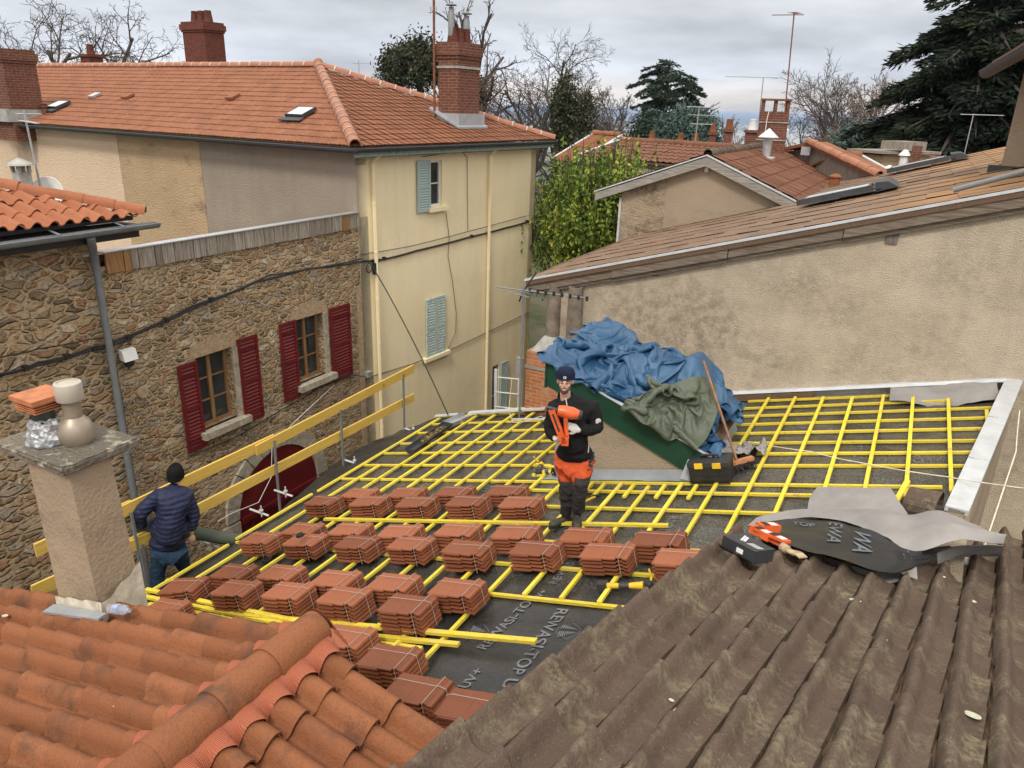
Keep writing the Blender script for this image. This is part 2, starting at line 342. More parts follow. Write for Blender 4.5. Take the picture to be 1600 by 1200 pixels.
_tc = _n.nodes.new('ShaderNodeTexCoord'); _sp = _n.nodes.new('ShaderNodeSeparateXYZ'); _n.links.new(_tc.outputs['Object'], _sp.inputs[0]); _no = _n.nodes.new('ShaderNodeTexNoise'); _no.inputs['Scale'].default_value = .8; _no.inputs['Detail'].default_value = 6; _n.links.new(_tc.outputs['Object'], _no.inputs[0])
_m1 = _n.nodes.new('ShaderNodeMath'); _m1.operation = 'MULTIPLY_ADD'; _n.links.new(_no.outputs[0], _m1.inputs[0]); _m1.inputs[1].default_value = 9; _n.links.new(_sp.outputs[0], _m1.inputs[2])
_rp = _n.nodes.new('ShaderNodeMapRange'); _n.links.new(_m1.outputs[0], _rp.inputs[0]); _rp.inputs[1].default_value = 1.6; _rp.inputs[2].default_value = 4.6
for _k, _c in ((0, (.50, .27, .11)),):
    _mx = _n.nodes.new('ShaderNodeMix'); _mx.data_type = 'RGBA'; _mu = _n.nodes.new('ShaderNodeMath'); _mu.operation = 'MULTIPLY'; _n.links.new(_rp.outputs[0], _mu.inputs[0]); _mu.inputs[1].default_value = .7; _n.links.new(_mu.outputs[0], _mx.inputs[0]); _n.links.new(_src, _mx.inputs[6]); _mx.inputs[7].default_value = (*_c, 1); _n.links.new(_mx.outputs[2], _b.inputs['Base Color'])
M_redtile = tilemat('brown red tile', (.165, .072, .042), (.205, .092, .053), (.09, .042, .03), darkamt=.6)
M_stack = tilemat('new terracotta tile', (.285, .096, .045), (.35, .125, .060), (.20, .063, .032), darkamt=.4, rough=.6, bump=.001)
for _m, _a, _b2 in ((M_stack, (.62, .60, .62), (1.12, 1.14, 1.2)),):
    _n = _m.node_tree; _b = _n.nodes['Principled BSDF']; _src = _b.inputs['Base Color'].links[0].from_socket; _oi = _n.nodes.new('ShaderNodeObjectInfo'); _r = _n.nodes.new('ShaderNodeValToRGB'); _n.links.new(_oi.outputs['Random'], _r.inputs[0]); _r.color_ramp.elements[0].color = (*_a, 1); _r.color_ramp.elements[1].color = (*_b2, 1)
    _mx = _n.nodes.new('ShaderNodeMix'); _mx.data_type = 'RGBA'; _mx.blend_type = 'MULTIPLY'; _mx.inputs[0].default_value = 1; _n.links.new(_src, _mx.inputs[6]); _n.links.new(_r.outputs[0], _mx.inputs[7]); _n.links.new(_mx.outputs[2], _b.inputs['Base Color'])
M_street = plain('asphalt', (.055, .055, .055), .9, 0, .3, 30, .004)
# ---------------------------------------------------------------- shared builders
def tiles(mb, O, U, D, N, nu, nc, pw, cl, prof, seg=8, lift=.02, thick=.014, jit=.004, u0=0, d0=0, ov=.05, skip=None, taper=0.):
    O, U, D, N = map(lambda a: np.array(a, float), (O, U, D, N)); ts = np.linspace(0, 1, seg+1); hs = np.array([prof(t) for t in ts]); ts = ts*1.0; ts[-1] = 1.035; hs[-1] = hs[-1]-.006; ts[0] = -.012; hs[0] -= .004
    for j in range(nc):
        for i in range(nu):
            if skip and skip(i, j): continue
            jx, jy, jz = np.random.randn(3)*jit; rr = np.random.randn()*jit*1.2
            us = u0+i*pw+ts*pw+jx; dt = d0+j*cl-ov; db = d0+(j+1)*cl+jy
            up_ = [O+U*u+D*dt+N*(h+jz*.3) for u, h in zip(us, hs)]
            uc = u0+i*pw+.3*pw+jx; lo = [O+U*(uc+(u-uc)*(1+taper*(t < .9)))+D*db+N*(h*(1+taper*1.5)+lift+jz+rr*(t-.5)) for u, h, t in zip(us, hs, ts)]
            dr = [p-N*thick+D*.0 for p in lo]
            k = seg+1; fs = [(a, a+1, k+a+1, k+a) for a in range(seg)]+[(k+a, k+a+1, 2*k+a+1, 2*k+a) for a in range(seg)]
            mb.add(up_+lo+dr, fs, 0, random.random())
def canal(H=.06, w=.62, e_=.62):
    return lambda t: H*math.sin(math.pi*min(t/w, 1))**e_ if t < w else .004-.014*math.sin(math.pi*(t-w)/(1-w))
def flatt(H=.012): return lambda t: H*(.5+.5*math.cos(2*math.pi*t*2)) + (.012 if t < .12 else 0)
def caps(mb, p, q, r, ln=.38, upv=Z3, n=8, mort=True):      # overlapping half-round ridge tiles from p up to q
    p, q = np.array(p, float), np.array(q, float); d = unit(q-p); a = unit(np.cross(d, upv)); b = np.cross(a, d); tot = np.linalg.norm(q-p); k = max(1, round(tot/ln)); ln = tot/k
    for i in range(k):
        s0 = p+d*(i*ln-.03); s1 = p+d*((i+1)*ln); rr = [(s0, r*1.06), (s0+d*.03, r*1.06), (s1, r*.97)]; P = []
        jt = np.random.randn()*.004
        for c, ra in rr: P.append([c+b*jt+a*ra*math.cos(t)+b*ra*math.sin(t) for t in np.linspace(-.15, math.pi+.15, n+1)])
        mb.grid(np.array(P), 0, random.random())
        inn = [c_ for c_ in P[0]]; out = [s0+b*jt+a*(r*.9)*math.cos(t)+b*(r*.9)*math.sin(t) for t in np.linspace(-.15, math.pi+.15, n+1)]
        mb.grid(np.array([out, inn]), 0, .2)
        if mort and i: mb.grid(np.array([[s0+d*(dd)+b*jt+a*(r*1.085)*math.cos(t)+b*(r*1.085)*math.sin(t) for t in np.linspace(0, math.pi, n+1)] for dd in (-.012, .018)]), 1)
def holewall(mb, O, U, N, w, z0, z1, holes, depth=.2, mi=0):
    # front face in the plane (O, U, Z) with rectangular openings (u0, u1, z0, z1) and their reveals
    us = sorted({0, w, *[h[0] for h in holes], *[h[1] for h in holes]}); zs = sorted({z0, z1, *[h[2] for h in holes], *[h[3] for h in holes]})
    P = lambda u, z, d=0: np.array(O, float)*V(1, 1, 0)+np.array(U)*u+Z3*z-np.array(N)*d
    for a in range(len(us)-1):
        for b in range(len(zs)-1):
            cu, cz = (us[a]+us[a+1])/2, (zs[b]+zs[b+1])/2
            if any(h[0] < cu < h[1] and h[2] < cz < h[3] for h in holes): continue
            mb.add([P(us[a], zs[b]), P(us[a+1], zs[b]), P(us[a+1], zs[b+1]), P(us[a], zs[b+1])], [(0, 1, 2, 3)], mi)
    for h in holes:
        c = [(h[0], h[2]), (h[1], h[2]), (h[1], h[3]), (h[0], h[3])]
        for i in range(4):
            p, q = c[i], c[(i+1) % 4]; mb.add([P(*p), P(*q), P(*q, depth), P(*p, depth)], [(0, 1, 2, 3)], mi)
    return P
def gutter(mb, p, q, r=.07, n=8, mi=0):
    p, q = np.array(p, float), np.array(q, float); d = unit(q-p); a = unit(np.cross(d, Z3))
    for ra in (r, r*.86):
        mb.grid(np.array([[c+a*ra*math.cos(t)-Z3*ra*math.sin(t) for t in np.linspace(0, math.pi, n+1)] for c in (p, q)]), mi)
    for s in (-1, 1): mb.tube([p+a*s*r*.97, q+a*s*r*.97], r*.11, 5, True, mi)
    for c in (p, q): mb.add([c+a*r*math.cos(t)-Z3*r*math.sin(t) for t in np.linspace(0, math.pi, n+1)], [tuple(range(n+1))], mi)
def shutter(parent, P, u0, u1, z0, z1, m, louv=14, out=.03, name='shutter', label=None, slats=True, tilt=0):
    mb = MB(); w = u1-u0; f = .055
    def bx(a, b, c, d, e0, e1): 
        q = [P(a, c, -e0), P(b, c, -e0), P(b, c, -e1), P(a, c, -e1), P(a, d, -e0), P(b, d, -e0), P(b, d, -e1), P(a, d, -e1)]; mb.hexa(q)
    bx(u0, u0+f, z0, z1, out, out+.035); bx(u1-f, u1, z0, z1, out, out+.035)
    for zz in (z0, (z0+z1)/2-f/2, z1-f): bx(u0+f, u1-f, zz, zz+f, out, out+.035)
    bx(u0+f, u1-f, z0+f, z1-f, out, out+.012)
    if slats:
        for k in range(louv):
            zz = z0+f+(z1-z0-2*f)*(k+.5)/louv
            k_ = .6 if m is M_redp else 1; q = [P(u0+f, zz-.022, -out-.012-.022*k_), P(u1-f, zz-.022, -out-.012-.022*k_), P(u1-f, zz-.026, -out-.008), P(u0+f, zz-.026, -out-.008)]
            q += [P(u0+f, zz-.015, -out-.012-.022*k_), P(u1-f, zz-.015, -out-.012-.022*k_), P(u1-f, zz+.018, -out-.008), P(u0+f, zz+.018, -out-.008)]
            mb.hexa(q)
    return mb.build(name, m, parent, label=label)
def window(parent, P, u0, u1, z0, z1, mf, depth=.16, cols=2, rows=3, fw_=.05, label=None):
    mb = MB()
    def bx(a, b, c, d, e0=depth-.05, e1=depth):
        mb.hexa([P(a, c, e1), P(b, c, e1), P(b, c, e0), P(a, c, e0), P(a, d, e1), P(b, d, e1), P(b, d, e0), P(a, d, e0)])
    bx(u0, u0+fw_, z0, z1); bx(u1-fw_, u1, z0, z1); bx(u0+fw_, u1-fw_, z0, z0+fw_); bx(u0+fw_, u1-fw_, z1-fw_, z1)
    iw = u1-u0-2*fw_
    for c in range(1, cols): x = u0+fw_+iw*c/cols; bx(x-fw_*.7, x+fw_*.7, z0+fw_, z1-fw_)
    for r in range(1, rows): z = z0+fw_+(z1-z0-2*fw_)*r/rows; bx(u0+fw_, u1-fw_, z-.012, z+.012, depth-.035, depth-.015)
    o = mb.build('window', mf, parent, label=label); g = MB(); g.add([P(u0, z0, depth-.01), P(u1, z0, depth-.01), P(u1, z1, depth-.01), P(u0, z1, depth-.01)], [(0, 1, 2, 3)]); g.build('pane', M_glass, o)
    return o
# ---------------------------------------------------------------- ground, street
mb = MB(); 
def terr_h(x, y):
    r = math.hypot(x, y); base = 0 if r < 75 else -1
    t = min(max((r-75)/900, 0), 1); h = -165*(t*t*(3-2*t))-.02
    if r > 600: h += 4*fbm((x/900, y/900, .3), 1, 4)
    if r > 16000: k = min((r-16000)/9000, 1); h += k*(70+80*fbm((x/5200, y/5200, 1.7), 1, 5))
    return h
rs = [0, 5, 12, 25, 50, 75]+list(np.geomspace(100, 34000, 46)); nth = 120; G = []
for r in rs: G.append([(r*math.sin(2*math.pi*k/nth), r*math.cos(2*math.pi*k/nth), terr_h(r*math.sin(2*math.pi*k/nth), r*math.cos(2*math.pi*k/nth))) for k in range(nth+1)])
mb.grid(np.array(G)[:, ::-1])
t = NT('valley land'); geo = t.n('ShaderNodeNewGeometry'); vv = t.n('ShaderNodeVectorMath', operation='LENGTH'); t.l(geo.outputs['Position'], vv.inputs[0])
fld = t.mix(t.ramp(t.noise(.0012, 8, .7), [(.4, 0), (.6, 1)]), (.035, .05, .022), (.10, .105, .06)); cty = t.mix(t.ramp(t.noise(.05, 6, .8), [(.45, 0), (.6, 1)]), (.06, .065, .05), (.30, .28, .25))
near = t.mix(t.ramp(t.noise(.4, 5), [(.4, 0), (.6, 1)]), (.055, .065, .03), (.11, .10, .07))
far = t.mix(t.ramp(t.noise(.00045, 6, .6), [(.46, 0), (.54, 1)]), fld, cty)
k1 = t.math('GREATER_THAN', vv.outputs['Value'], 500.)
t.done(t.mix(k1, near, far), .95, 0, .1); struct('terrain', mb, t.m, 180)
mb = MB(); mb.grid(np.array([[(x, y, .012) for y in (-4, 20)] for x in (-9.95, -7.6)])[:, ::-1]); struct('street', mb, M_street)
# ================================================================ house with the yellow facade
FA = V(-10, 12.15, 0); TH = rad(4.33); FU = V(math.sin(TH), math.cos(TH), 0); FN = V(math.cos(TH), -math.sin(TH), 0)
APEX = V(-14.46, 16.25, 10.83); LB = FA-FN*22
big = thing('yellow_house', 'long house with pale yellow end facade and hipped orange tile roof', 'house', (-14, 16, 0))
def SF(x, y): p = onplane(x, y, FA, FN); return (p-FA)@FU, p[2]
# openings measured on the facade
w1 = (2.32, 2.80, 7.80, 8.82); w2 = (2.13, 2.87, 4.25, 5.68); w3 = (5.07, 5.42, 1.3, 3.2); w4 = (2.1, 2.75, 1.2, 2.3)
mb = MB(); P = holewall(mb, FA, FU, FN, 7.0, 0, 9.12, [w1, w3, w4], .22); 
FP = P
B_ = FA+FU*7.0; mb.prism([B_, B_-FN*9, B_-FN*9+Z3*9.1, B_+Z3*9.1], FU*-.25); mb.build('wall', M_yellow, big)
def longwall(d0, d1, m, label, off=0):
    mb = MB(); a = FA-FN*d0-FU*off; b = FA-FN*d1-FU*off; mb.prism([a, b, b+Z3*9.2, a+Z3*9.2], FU*.3); mb.build('wall', m, big, label=label)
longwall(.0, 4.85, M_grey, 'grey rendered wall section'); longwall(4.85, 8.1, M_tan, 'tan wall section with dark damp stain', .012); longwall(8.1, 24, M_pink, 'pale pinkish wall section', .02)
window(big, P, *w1, M_white, .1, 1, 2); window(big, P, *w3, M_shut2, .12, 1, 2); 
mb = MB()
for k in range(6): u = w4[0]+.06+k*.11; mb.beam(P(u, w4[2], .03), P(u, w4[3], .03), .02, .02, FN)
for z in (1.5, 1.9, 2.2): mb.beam(P(w4[0], z, .03), P(w4[1], z, .03), .02, .02, Z3)
mb.build('window_grille', M_steel, big); mb = MB(); mb.add([P(w4[0], w4[2], .2), P(w4[1], w4[2], .2), P(w4[1], w4[3], .2), P(w4[0], w4[3], .2)], [(0, 1, 2, 3)]); mb.build('pane', M_glass, big)
shutter(big, P, 1.86, 2.31, 7.72, 8.84, M_shut2, 18, label='open pale blue louvred shutter of the upper window')
a_, b_ = w2[0], w2[1]; mid_ = (a_+b_)/2
shutter(big, P, a_, mid_-.005, w2[2], w2[3], M_shut, 20, .02); shutter(big, P, mid_+.005, b_, w2[2], w2[3], M_shut, 20, .02)
shutter(big, P, 5.44, 5.80, 1.3, 3.22, M_shut2, 24)
for (u0, u1, z) in ((2.25, 2.95, 7.74), (2.0, 3.0, 4.2)):
    mb = MB(); mb.obox(P((u0+u1)/2, z, -.04), FU*(u1-u0)/2, FN*.07, Z3*.045); mb.build('window_sill', M_yellow, big)
# roof planes
RA = FA+FN*.32-FU*.32+Z3*9.2; RB = FA+FU*7.35+FN*.32+Z3*9.2; RD = RB-FN*22; RC = RA-FN*22; RI = APEX-FN*17
def roofplane(o, a, b, top, pw=.24, cl=.285, mat=None, parent=None, planes=(), prof=None, seg=4, extra=.1, lift=.02, name='roof_tiles', label=None):
    a, b, top = map(lambda q: np.array(q, float), (a, b, top)); U = unit(b-a); up_ = (top-a)-U*((top-a)@U); H = np.linalg.norm(up_); D = -unit(up_); N = unit(np.cross(U, D)); 
    if N[2] < 0: N = -N
    nu = int(np.linalg.norm(b-a)/pw)+2; nc = int(H/cl)+1; mb = MB(); O = a-D*(nc*cl)
    tiles(mb, O, U, D, N, nu, nc, pw, cl, prof or flatt(), seg, lift, .016, .002)
    ob = mb.build(name, mat, parent, 40, label)
    clipmesh(ob, planes); return N
def vplane(p, q, inside):  # vertical-ish clip plane through p,q keeping 'inside'
    p, q, inside = map(lambda a: np.array(a, float), (p, q, inside)); n = np.cross(unit(q-p), Z3); n = unit(n)
    if (inside-p)@n < 0: n = -n
    return (p, n)
mid_f = (RA+RB+APEX)/3
roofplane(None, RA, RB, APEX, mat=M_til_far, parent=big, planes=[vplane(RA, APEX, mid_f), vplane(RB, APEX, mid_f)])
mid_l = (RA+RC+APEX)/3
roofplane(None, RC, RA, APEX, mat=M_til_far, parent=big, planes=[vplane(RA, APEX, mid_l), vplane(APEX, RI, mid_l)])
mb = MB(); mb.add([RA-Z3*.02, RB-Z3*.02, RD, RC, APEX-Z3*.03, RI-Z3*.03], [(0, 1, 4), (1, 2, 5, 4), (3, 0, 4, 5), (2, 3, 5)]); mb.build('roof_deck', M_brownw, big)
mb = MB(); caps(mb, RA+Z3*.03, APEX+Z3*.04, .12, .40); caps(mb, RB+Z3*.03, APEX+Z3*.04, .10, .40); caps(mb, RI+Z3*.02, APEX+Z3*.03, .10, .42)
mb.ell(APEX+Z3*.1, (.12, .12, .12), 10); mb.build('ridge_tiles', [M_ridge, M_mortar], big, 50)
mb = MB(); gutter(mb, RA+FN*.07-Z3*.04-FU*.1, RB+FN*.07-Z3*.04, .075); gutter(mb, RC-FU*.07-Z3*.05, RA-FU*.07-Z3*.05+FN*.1, .075); mb.build('gutter', M_zincd, big)
mb = MB(); mb.prism([RA-Z3*.05, RB-Z3*.05, RB-Z3*.25-FN*.27+FU*-.2, RA-Z3*.25-FN*.27+FU*.27], -FN*.03); mb.prism([RA-Z3*.06, RB-Z3*.06, RB-Z3*.2, RA-Z3*.2], -FN*.025); mb.build('fascia', M_fascia, big)
def skylight(parent, c, U, D, N, w, h, name='skylight'):
    fk = .5 if w < .6 else 1; c = np.array(c, float); mb = MB(); f = .05
    for s in (-1, 1): mb.obox(c+U*s*w/2+N*.04, U*f/2*fk, D*(h/2+f/2), N*.04); mb.obox(c+D*s*h/2+N*.04, U*(w/2-f/2), D*f/2*fk, N*.04)
    mb.obox(c+N*.02-D*(-h/2-.12), U*(w/2+.08), D*.08, N*.012)
    o = mb.build(name, M_zincd, parent); g = MB(); g.obox(c+N*.068, U*(w/2-f*fk/2), D*(h/2-f*fk/2), N*.008); g.build('pane', M_skyg, o); return o
sg = NT('skylight glass'); M_skyg = sg.done((.55, .60, .63), .25, .1, .8)
UL = unit(RA-RC); DL = -unit((APEX-RC)-UL*((APEX-RC)@UL)); NL = unit(np.cross(UL, DL)); NL = NL if NL[2] > 0 else -NL
for (px, py, w_, h_) in ((471, 178, .50, .42), (92, 166, .5, .42)):
    skylight(big, onplane(px, py, RA+NL*.05, NL), UL, DL, NL, w_, h_)
for px, py in ((200, 151), (364, 152), (148, 150)):
    c = onplane(px, py, RA+NL*.05, NL); mb = MB(); mb.obox(c+NL*.02, UL*.13, DL*.14, NL*.03); mb.build('vent_tile', M_til_far if px > 160 else M_zinc, big)
for px in (56, 71):
    c = onplane(px, 178, RA, NL); mb = MB(); mb.lathe(c, [(.07, 0), (.07, .18), (.10, .18), (.10, .21), (.07, .22), (.07, .26), (.1, .26), (.02, .3)], 10); mb.build('vent_pipe', M_brick, big)
# drain pipes and wires on the facade
mb = MB()
for u in (.42, 4.66):
    mb.tube([P(u, 9.05, -.30), P(u, 8.85, -.08), P(u, .2, -.08)], .04, 8)
    for z in range(1, 9): mb.lathe(P(u, z+.02, -.08), [(.046, 0), (.046, .05)], 8)
mb.build('drain_pipe', M_yellow, big, 40)
def onfac(x, y, o=.03): return onplane(x, y, FA+FN*o, FN)
def wire(pts, r=.012, sag=0, n=10, mb=None):
    mb = mb or MB(); out = []
    for i in range(len(pts)-1):
        for k in range(n):
            s = k/n; p = pts[i]*(1-s)+pts[i+1]*s; out.append(p-Z3*sag*4*s*(1-s))
    out.append(pts[-1]); mb.tube(out, r, 6); return mb
mb = wire([onfac(*q) for q in ((567, 408), (600, 405), (650, 392), (735, 370), (790, 356), (826, 346))], .022, .01)
wire([onfac(*q) for q in ((826, 346), (832, 350), (832, 380), (828, 388))], .02, 0, 4, mb)
for q in ((590, 407), (737, 369), (823, 346), (600, 404), (583, 408)): mb.box(onfac(*q)-.03, onfac(*q)+.035)
wire([onfac(*q) for q in ((562, 398), (640, 385), (730, 362), (823, 337))], .007, .005, 6, mb)
mb.build('facade_cable', M_cable, big)
mb = wire([onfac(*q) for q in ((697, 333), (702, 372), (700, 400), (707, 440), (713, 490), (712, 520), (700, 545))], .008, 0, 4)
wire([onfac(*q) for q in ((575, 590), (640, 570), (700, 548), (760, 520), (826, 488))], .011, 0, 4, mb)
wire([onfac(*q) for q in ((660, 245), (720, 236), (730, 245), (731, 360))], .008, 0, 4, mb); mb.build('thin_wire', plain('faded wire', (.16, .12, .08), .8), big)
mb = MB(); mb.box(onfac(574, 585)-.06, onfac(574, 585)+.07); mb.build('junction_box', M_zinc, big)
# chimneys of the yellow house
def chimney(parent, c, wx, wy, h, U=FU, m=None, corbel=True, pots=3, potmat=None, band=True, name='chimney'):
    c = np.array(c, float); U = unit(U); W = unit(np.cross(Z3, U)); mb = MB()
    def ring(z0, z1, ex, mi=0): mb.obox(c+Z3*(z0+z1)/2, U*(wx/2+ex), W*(wy/2+ex), Z3*(z1-z0)/2, mi)
    ring(-.6, h*.68, 0); 
    if corbel:
        if band: ring(h*.68, h*.71, .03, 1)
        else: ring(h*.68, h*.71, .0)
        ring(h*.71, h*.80, 0); ring(h*.80, h*.84, .03); ring(h*.84, h*.95, .06); ring(h*.95, h, .02)
    else: ring(h*.68, h, 0)
    o = mb.build(name, [m or M_brick, M_cem], parent)
    for k in range(pots):
        q = c+U*(k-(pots-1)/2)*wx/max(pots, 1)*.9+Z3*h; pm = MB()
        pm.lathe(q, [(.14, 0), (.10, .3), (.11, .32), (.08, .33)], 10); pm.build('chimney_pot', potmat or M_brickd, o, 40)
    return o
c0 = onplane(717, 192, RA, unit(np.cross(RB-RA, APEX-RA)))
ch = chimney(big, c0+Z3*.0, .88, .60, 1.82, FU, M_brick, pots=3)
for dx, hh in ((-.32, .62), (.30, .5)):
    mb = MB(); mb.lathe(c0+FU*dx+Z3*1.95, [(.075, 0), (.075, hh-.12), (.06, hh-.1), (.06, hh), (.02, hh)], 12, Z3); mb.lathe(c0+FU*dx+Z3*(1.95+hh+.03), [(.13, 0), (.13, .02), (.03, .05)], 12, Z3); mb.build('flue_pipe', M_pipe, ch, 40)
mb = MB(); q0 = c0+FN*.45-Z3*.12; mb.prism([q0-FU*.62-FN*.9+Z3*.42, q0-FU*.62, q0+FU*.62, q0+FU*.62-FN*.9+Z3*.42], Z3*.05); mb.obox(c0+Z3*.08, FU*.55, FN*.40, Z3*.14); mb.build('chimney_flashing', M_lead, ch)

def onlong(x, y, off=0): return onplane(x, y, APEX-FU*off, FU)
c1 = onlong(322, 96, -1.2); chimney(big, c1-Z3*.35, 1.05, .7, 1.45, -FN, M_brickd, pots=3, band=False)
c1 = onlong(144, 97, -1.2); chimney(big, c1-Z3*.3, .55, .5, .55, -FN, M_brickd, pots=1, band=False)
c2 = onplane(30, 186, RA, NL); chimney(big, c2+Z3*.05, .85, 1.1, 1.72, FU, M_brick, pots=0, band=False)
mb = MB(); mb.obox(c2+Z3*.10+FN*-.1, FU*.55, FN*.66, Z3*.16); mb.build('chimney_flashing', M_cem, big)
# masts on the roof line
def mast(name, base, h, label, r=.018, yagis=(), lean=(0, 0), group=None, mat=None):
    base = np.array(base, float); t_ = thing(name, label, 'antenna', base, group); top = base+V(lean[0], lean[1], h)
    mb = MB(); mb.tube([base, top], r, 6); mb.build('mast', mat or M_steel, t_)
    for (f, az, ln, ne, el) in yagis:
        c = base+(top-base)*f; d = V(math.sin(rad(az)), math.cos(rad(az)), 0); s = V(d[1], -d[0], 0); y = MB()
        y.tube([c-d*ln*.3, c+d*ln*.7], r*.6, 5)
        for k in range(ne):
            q = c-d*ln*.3+d*ln*k/(ne-1); e_ = el*(1-.4*k/ne); y.tube([q-s*e_/2, q+s*e_/2], r*.35, 4)
        y.build('aerial', mat or M_steel, t_)
    return t_
mast('roof_antenna', APEX+FN*-.4+FU*3.2-Z3*.5, 5.6, 'tall thin rusty mast rising beside the brick chimney on the orange hipped roof', .03, mat=M_rust).location
ob = bpy.data.objects['roof_antenna']; q = onplane(679, 190, c0-FU*.6, FU); 
sh = Vector(q)-ob.location; ob.location = Vector(q)-Vector((0, 0, .5))
# ================================================================ rubble stone house with the red shutters
sh_ = thing('stone_house', 'brown rubble stone house with dark red shutters and arched red door', 'house', (-10.5, 9.3, 0))
SP0 = V(-10, 6.45, 0); o1 = (7.88-6.45, 8.63-6.45, 4.68, 5.97); o2_ = (10.19-6.45, 10.95-6.45, 4.80, 6.08)
mb = MB(); P = holewall(mb, SP0, YY, V(1, 0, 0), 5.72, 0, 7.72, [o1, o2_], .28)
mb.prism([(-10.3, 6.45, 0), (-10.3, 12.1, 0), (-10.3, 12.1, 7.7), (-10.3, 6.45, 7.7)], (-.3, 0, 0)); mb.build('wall', M_stone, sh_)
M_limes = plain('grey limestone', (.37, .325, .25), .9, 0, .35, 9, .015); M_patch = plain('lime patch', (.40, .29, .18), .95, 0, .25, 14, .02)
for k, o in enumerate((o1, o2_)):
    window(sh_, P, *o, M_oldw, .2, 2, 3, .05)
    mb = MB(); mb.obox(P((o[0]+o[1])/2+.04, o[2]-.06, -.05), YY*((o[1]-o[0])/2+.14), V(.11, 0, 0), Z3*.06); mb.build('window_sill', M_limes, sh_)
    mb = MB(); mb.obox(P(o[1]+.06, (o[2]+o[3])/2, -.012), YY*.055, V(.022, 0, 0), Z3*(o[3]-o[2])/2); mb.build('window_jamb', M_limes, sh_)
    mb = MB(); u0, u1 = o[0]-.12, o[1]+.15
    mb.prism([P(u0, o[3]+.01, -.008), P(u1, o[3]+.01, -.008), P(u1-.03, o[3]+.22, -.008), P((u0+u1)/2, o[3]+.30, -.008), P(u0+.05, o[3]+.2, -.008)], V(-.03, 0, 0)); mb.build('window_lintel', M_patch, sh_)
for (a, b, z0, z1) in ((7.50, 7.87, 4.42, 5.95), (8.74, 9.19, 4.50, 6.08), (9.74, 10.16, 4.58, 6.12), (11.12, 11.72, 4.56, 6.12)):
    o = shutter(sh_, P, a-6.45, b-6.45, z0, z1, M_redp, 22, .025)
    mb = MB()
    for z in (z0+.2, z1-.2): mb.obox(P((a+b)/2-6.45, z, -.068), YY*(b-a)*.46, V(.004, 0, 0), Z3*.016)
    mb.build('hinge_strap', M_redd, o)
# arched door
yc, zs, R_ = 9.42, 2.72, 1.04
mb = MB(); arc = [V(-9.985, yc+R_*math.cos(a), zs+R_*math.sin(a)) for a in np.linspace(0, math.pi, 19)]
mb.prism([V(-9.985, yc+R_, 0)]+arc+[V(-9.985, yc-R_, 0)], V(.02, 0, 0))
for k in range(-7, 8): mb.box((-9.965, yc+k*.135-.004, 0), (-9.958, yc+k*.135+.004, 2.65))
mb.box((-9.965, yc-1.0, 2.58), (-9.93, yc+1.0, 2.70)); mb.build('arched_door', M_redd, sh_)
mb = MB(); nvs = 13
for k in range(nvs):
    a0, a1 = math.pi*k/nvs+.008, math.pi*(k+1)/nvs-.008; r1 = R_+.28+.03*random.random()
    mb.prism([V(-9.998, yc+r*math.cos(a), zs+r*math.sin(a)) for r, a in ((R_, a0), (r1, a0), (r1, (a0+a1)/2), (r1, a1), (R_, a1), (R_, (a0+a1)/2))], V(.06+.012*random.random(), 0, 0))
for s in (-1, 1):
    for k in range(7):
        w_ = .28 if k % 2 else .38; mb.box((-9.998, min(yc+s*R_, yc+s*(R_+w_)), zs-.02-(k+1)*.38), (-9.93+.01*random.random(), max(yc+s*R_, yc+s*(R_+w_)), zs-.04-k*.38))
mb.build('door_arch', M_limes, sh_)
# wooden boards along the wall top
mb = MB(); y = 6.58; 
while y < 12.1:
    w_ = random.choice((.30, .22, .36, .12, .28)); h0 = 7.60+.012*random.random(); mb.box((-9.99, y, h0), (-9.955+.01*random.random(), min(y+w_-.012, 12.14), 7.90), 1 if (y < 6.9 or 11.5 < y < 11.8) else 0, random.random()); y += w_
mb.build('wall_top_boards', [M_greyw, M_oldw], sh_)
mb = MB(); mb.box((-10.12, 6.55, 7.905), (-9.93, 12.14, 7.92)); mb.build('edge_capping', M_zinc, sh_)
mb = MB(); mb.prism([(-10.1, 6.5, 7.86), (-10.1, 12.1, 7.86), (-15, 12.4, 6.9), (-15, 6.5, 6.9)], (0, 0, -.1)); mb.build('roof', M_redtile, sh_)
mb = MB(); mb.box((-9.999, 12.0, 0), (-9.985, 12.16, 6.4)); mb.build('render_strip', M_patch, sh_)
# floodlight box on the wall
b_ = onx(197, 553, -9.93); fl = thing('floodlight', 'small white floodlight fixed on the stone wall beside the drain pipe', 'lamp', b_)
mb = MB(); c = b_; mb.hexa([c+V(*q) for q in ((-.02, -.10, -.07), (.10, -.10, -.09), (.10, .12, -.09), (-.02, .12, -.07), (-.02, -.10, .08), (.06, -.10, .07), (.06, .12, .07), (-.02, .12, .08))]); mb.build('housing', M_white, fl)
mb = MB(); mb.obox(c+V(.03, .01, -.14), V(.03, 0, 0), V(0, .06, 0), Z3*.045); mb.tube([c+V(-.04, 0, -.1), c+V(.02, .0, -.2), c+V(-.06, .06, -.25)], .012, 6); mb.build('bracket', M_blk, fl)
hp = onx(222, 613, -9.99); mb = MB(); mb.lathe(hp, [(.10, 0), (.09, .035), (.045, .035), (.045, .03)], 14, V(1, 0, 0)); rooted(mb, 'wall_vent', M_patch, hp, 'round hole in a pale mortar patch on the stone wall', 'vent', smooth=40)
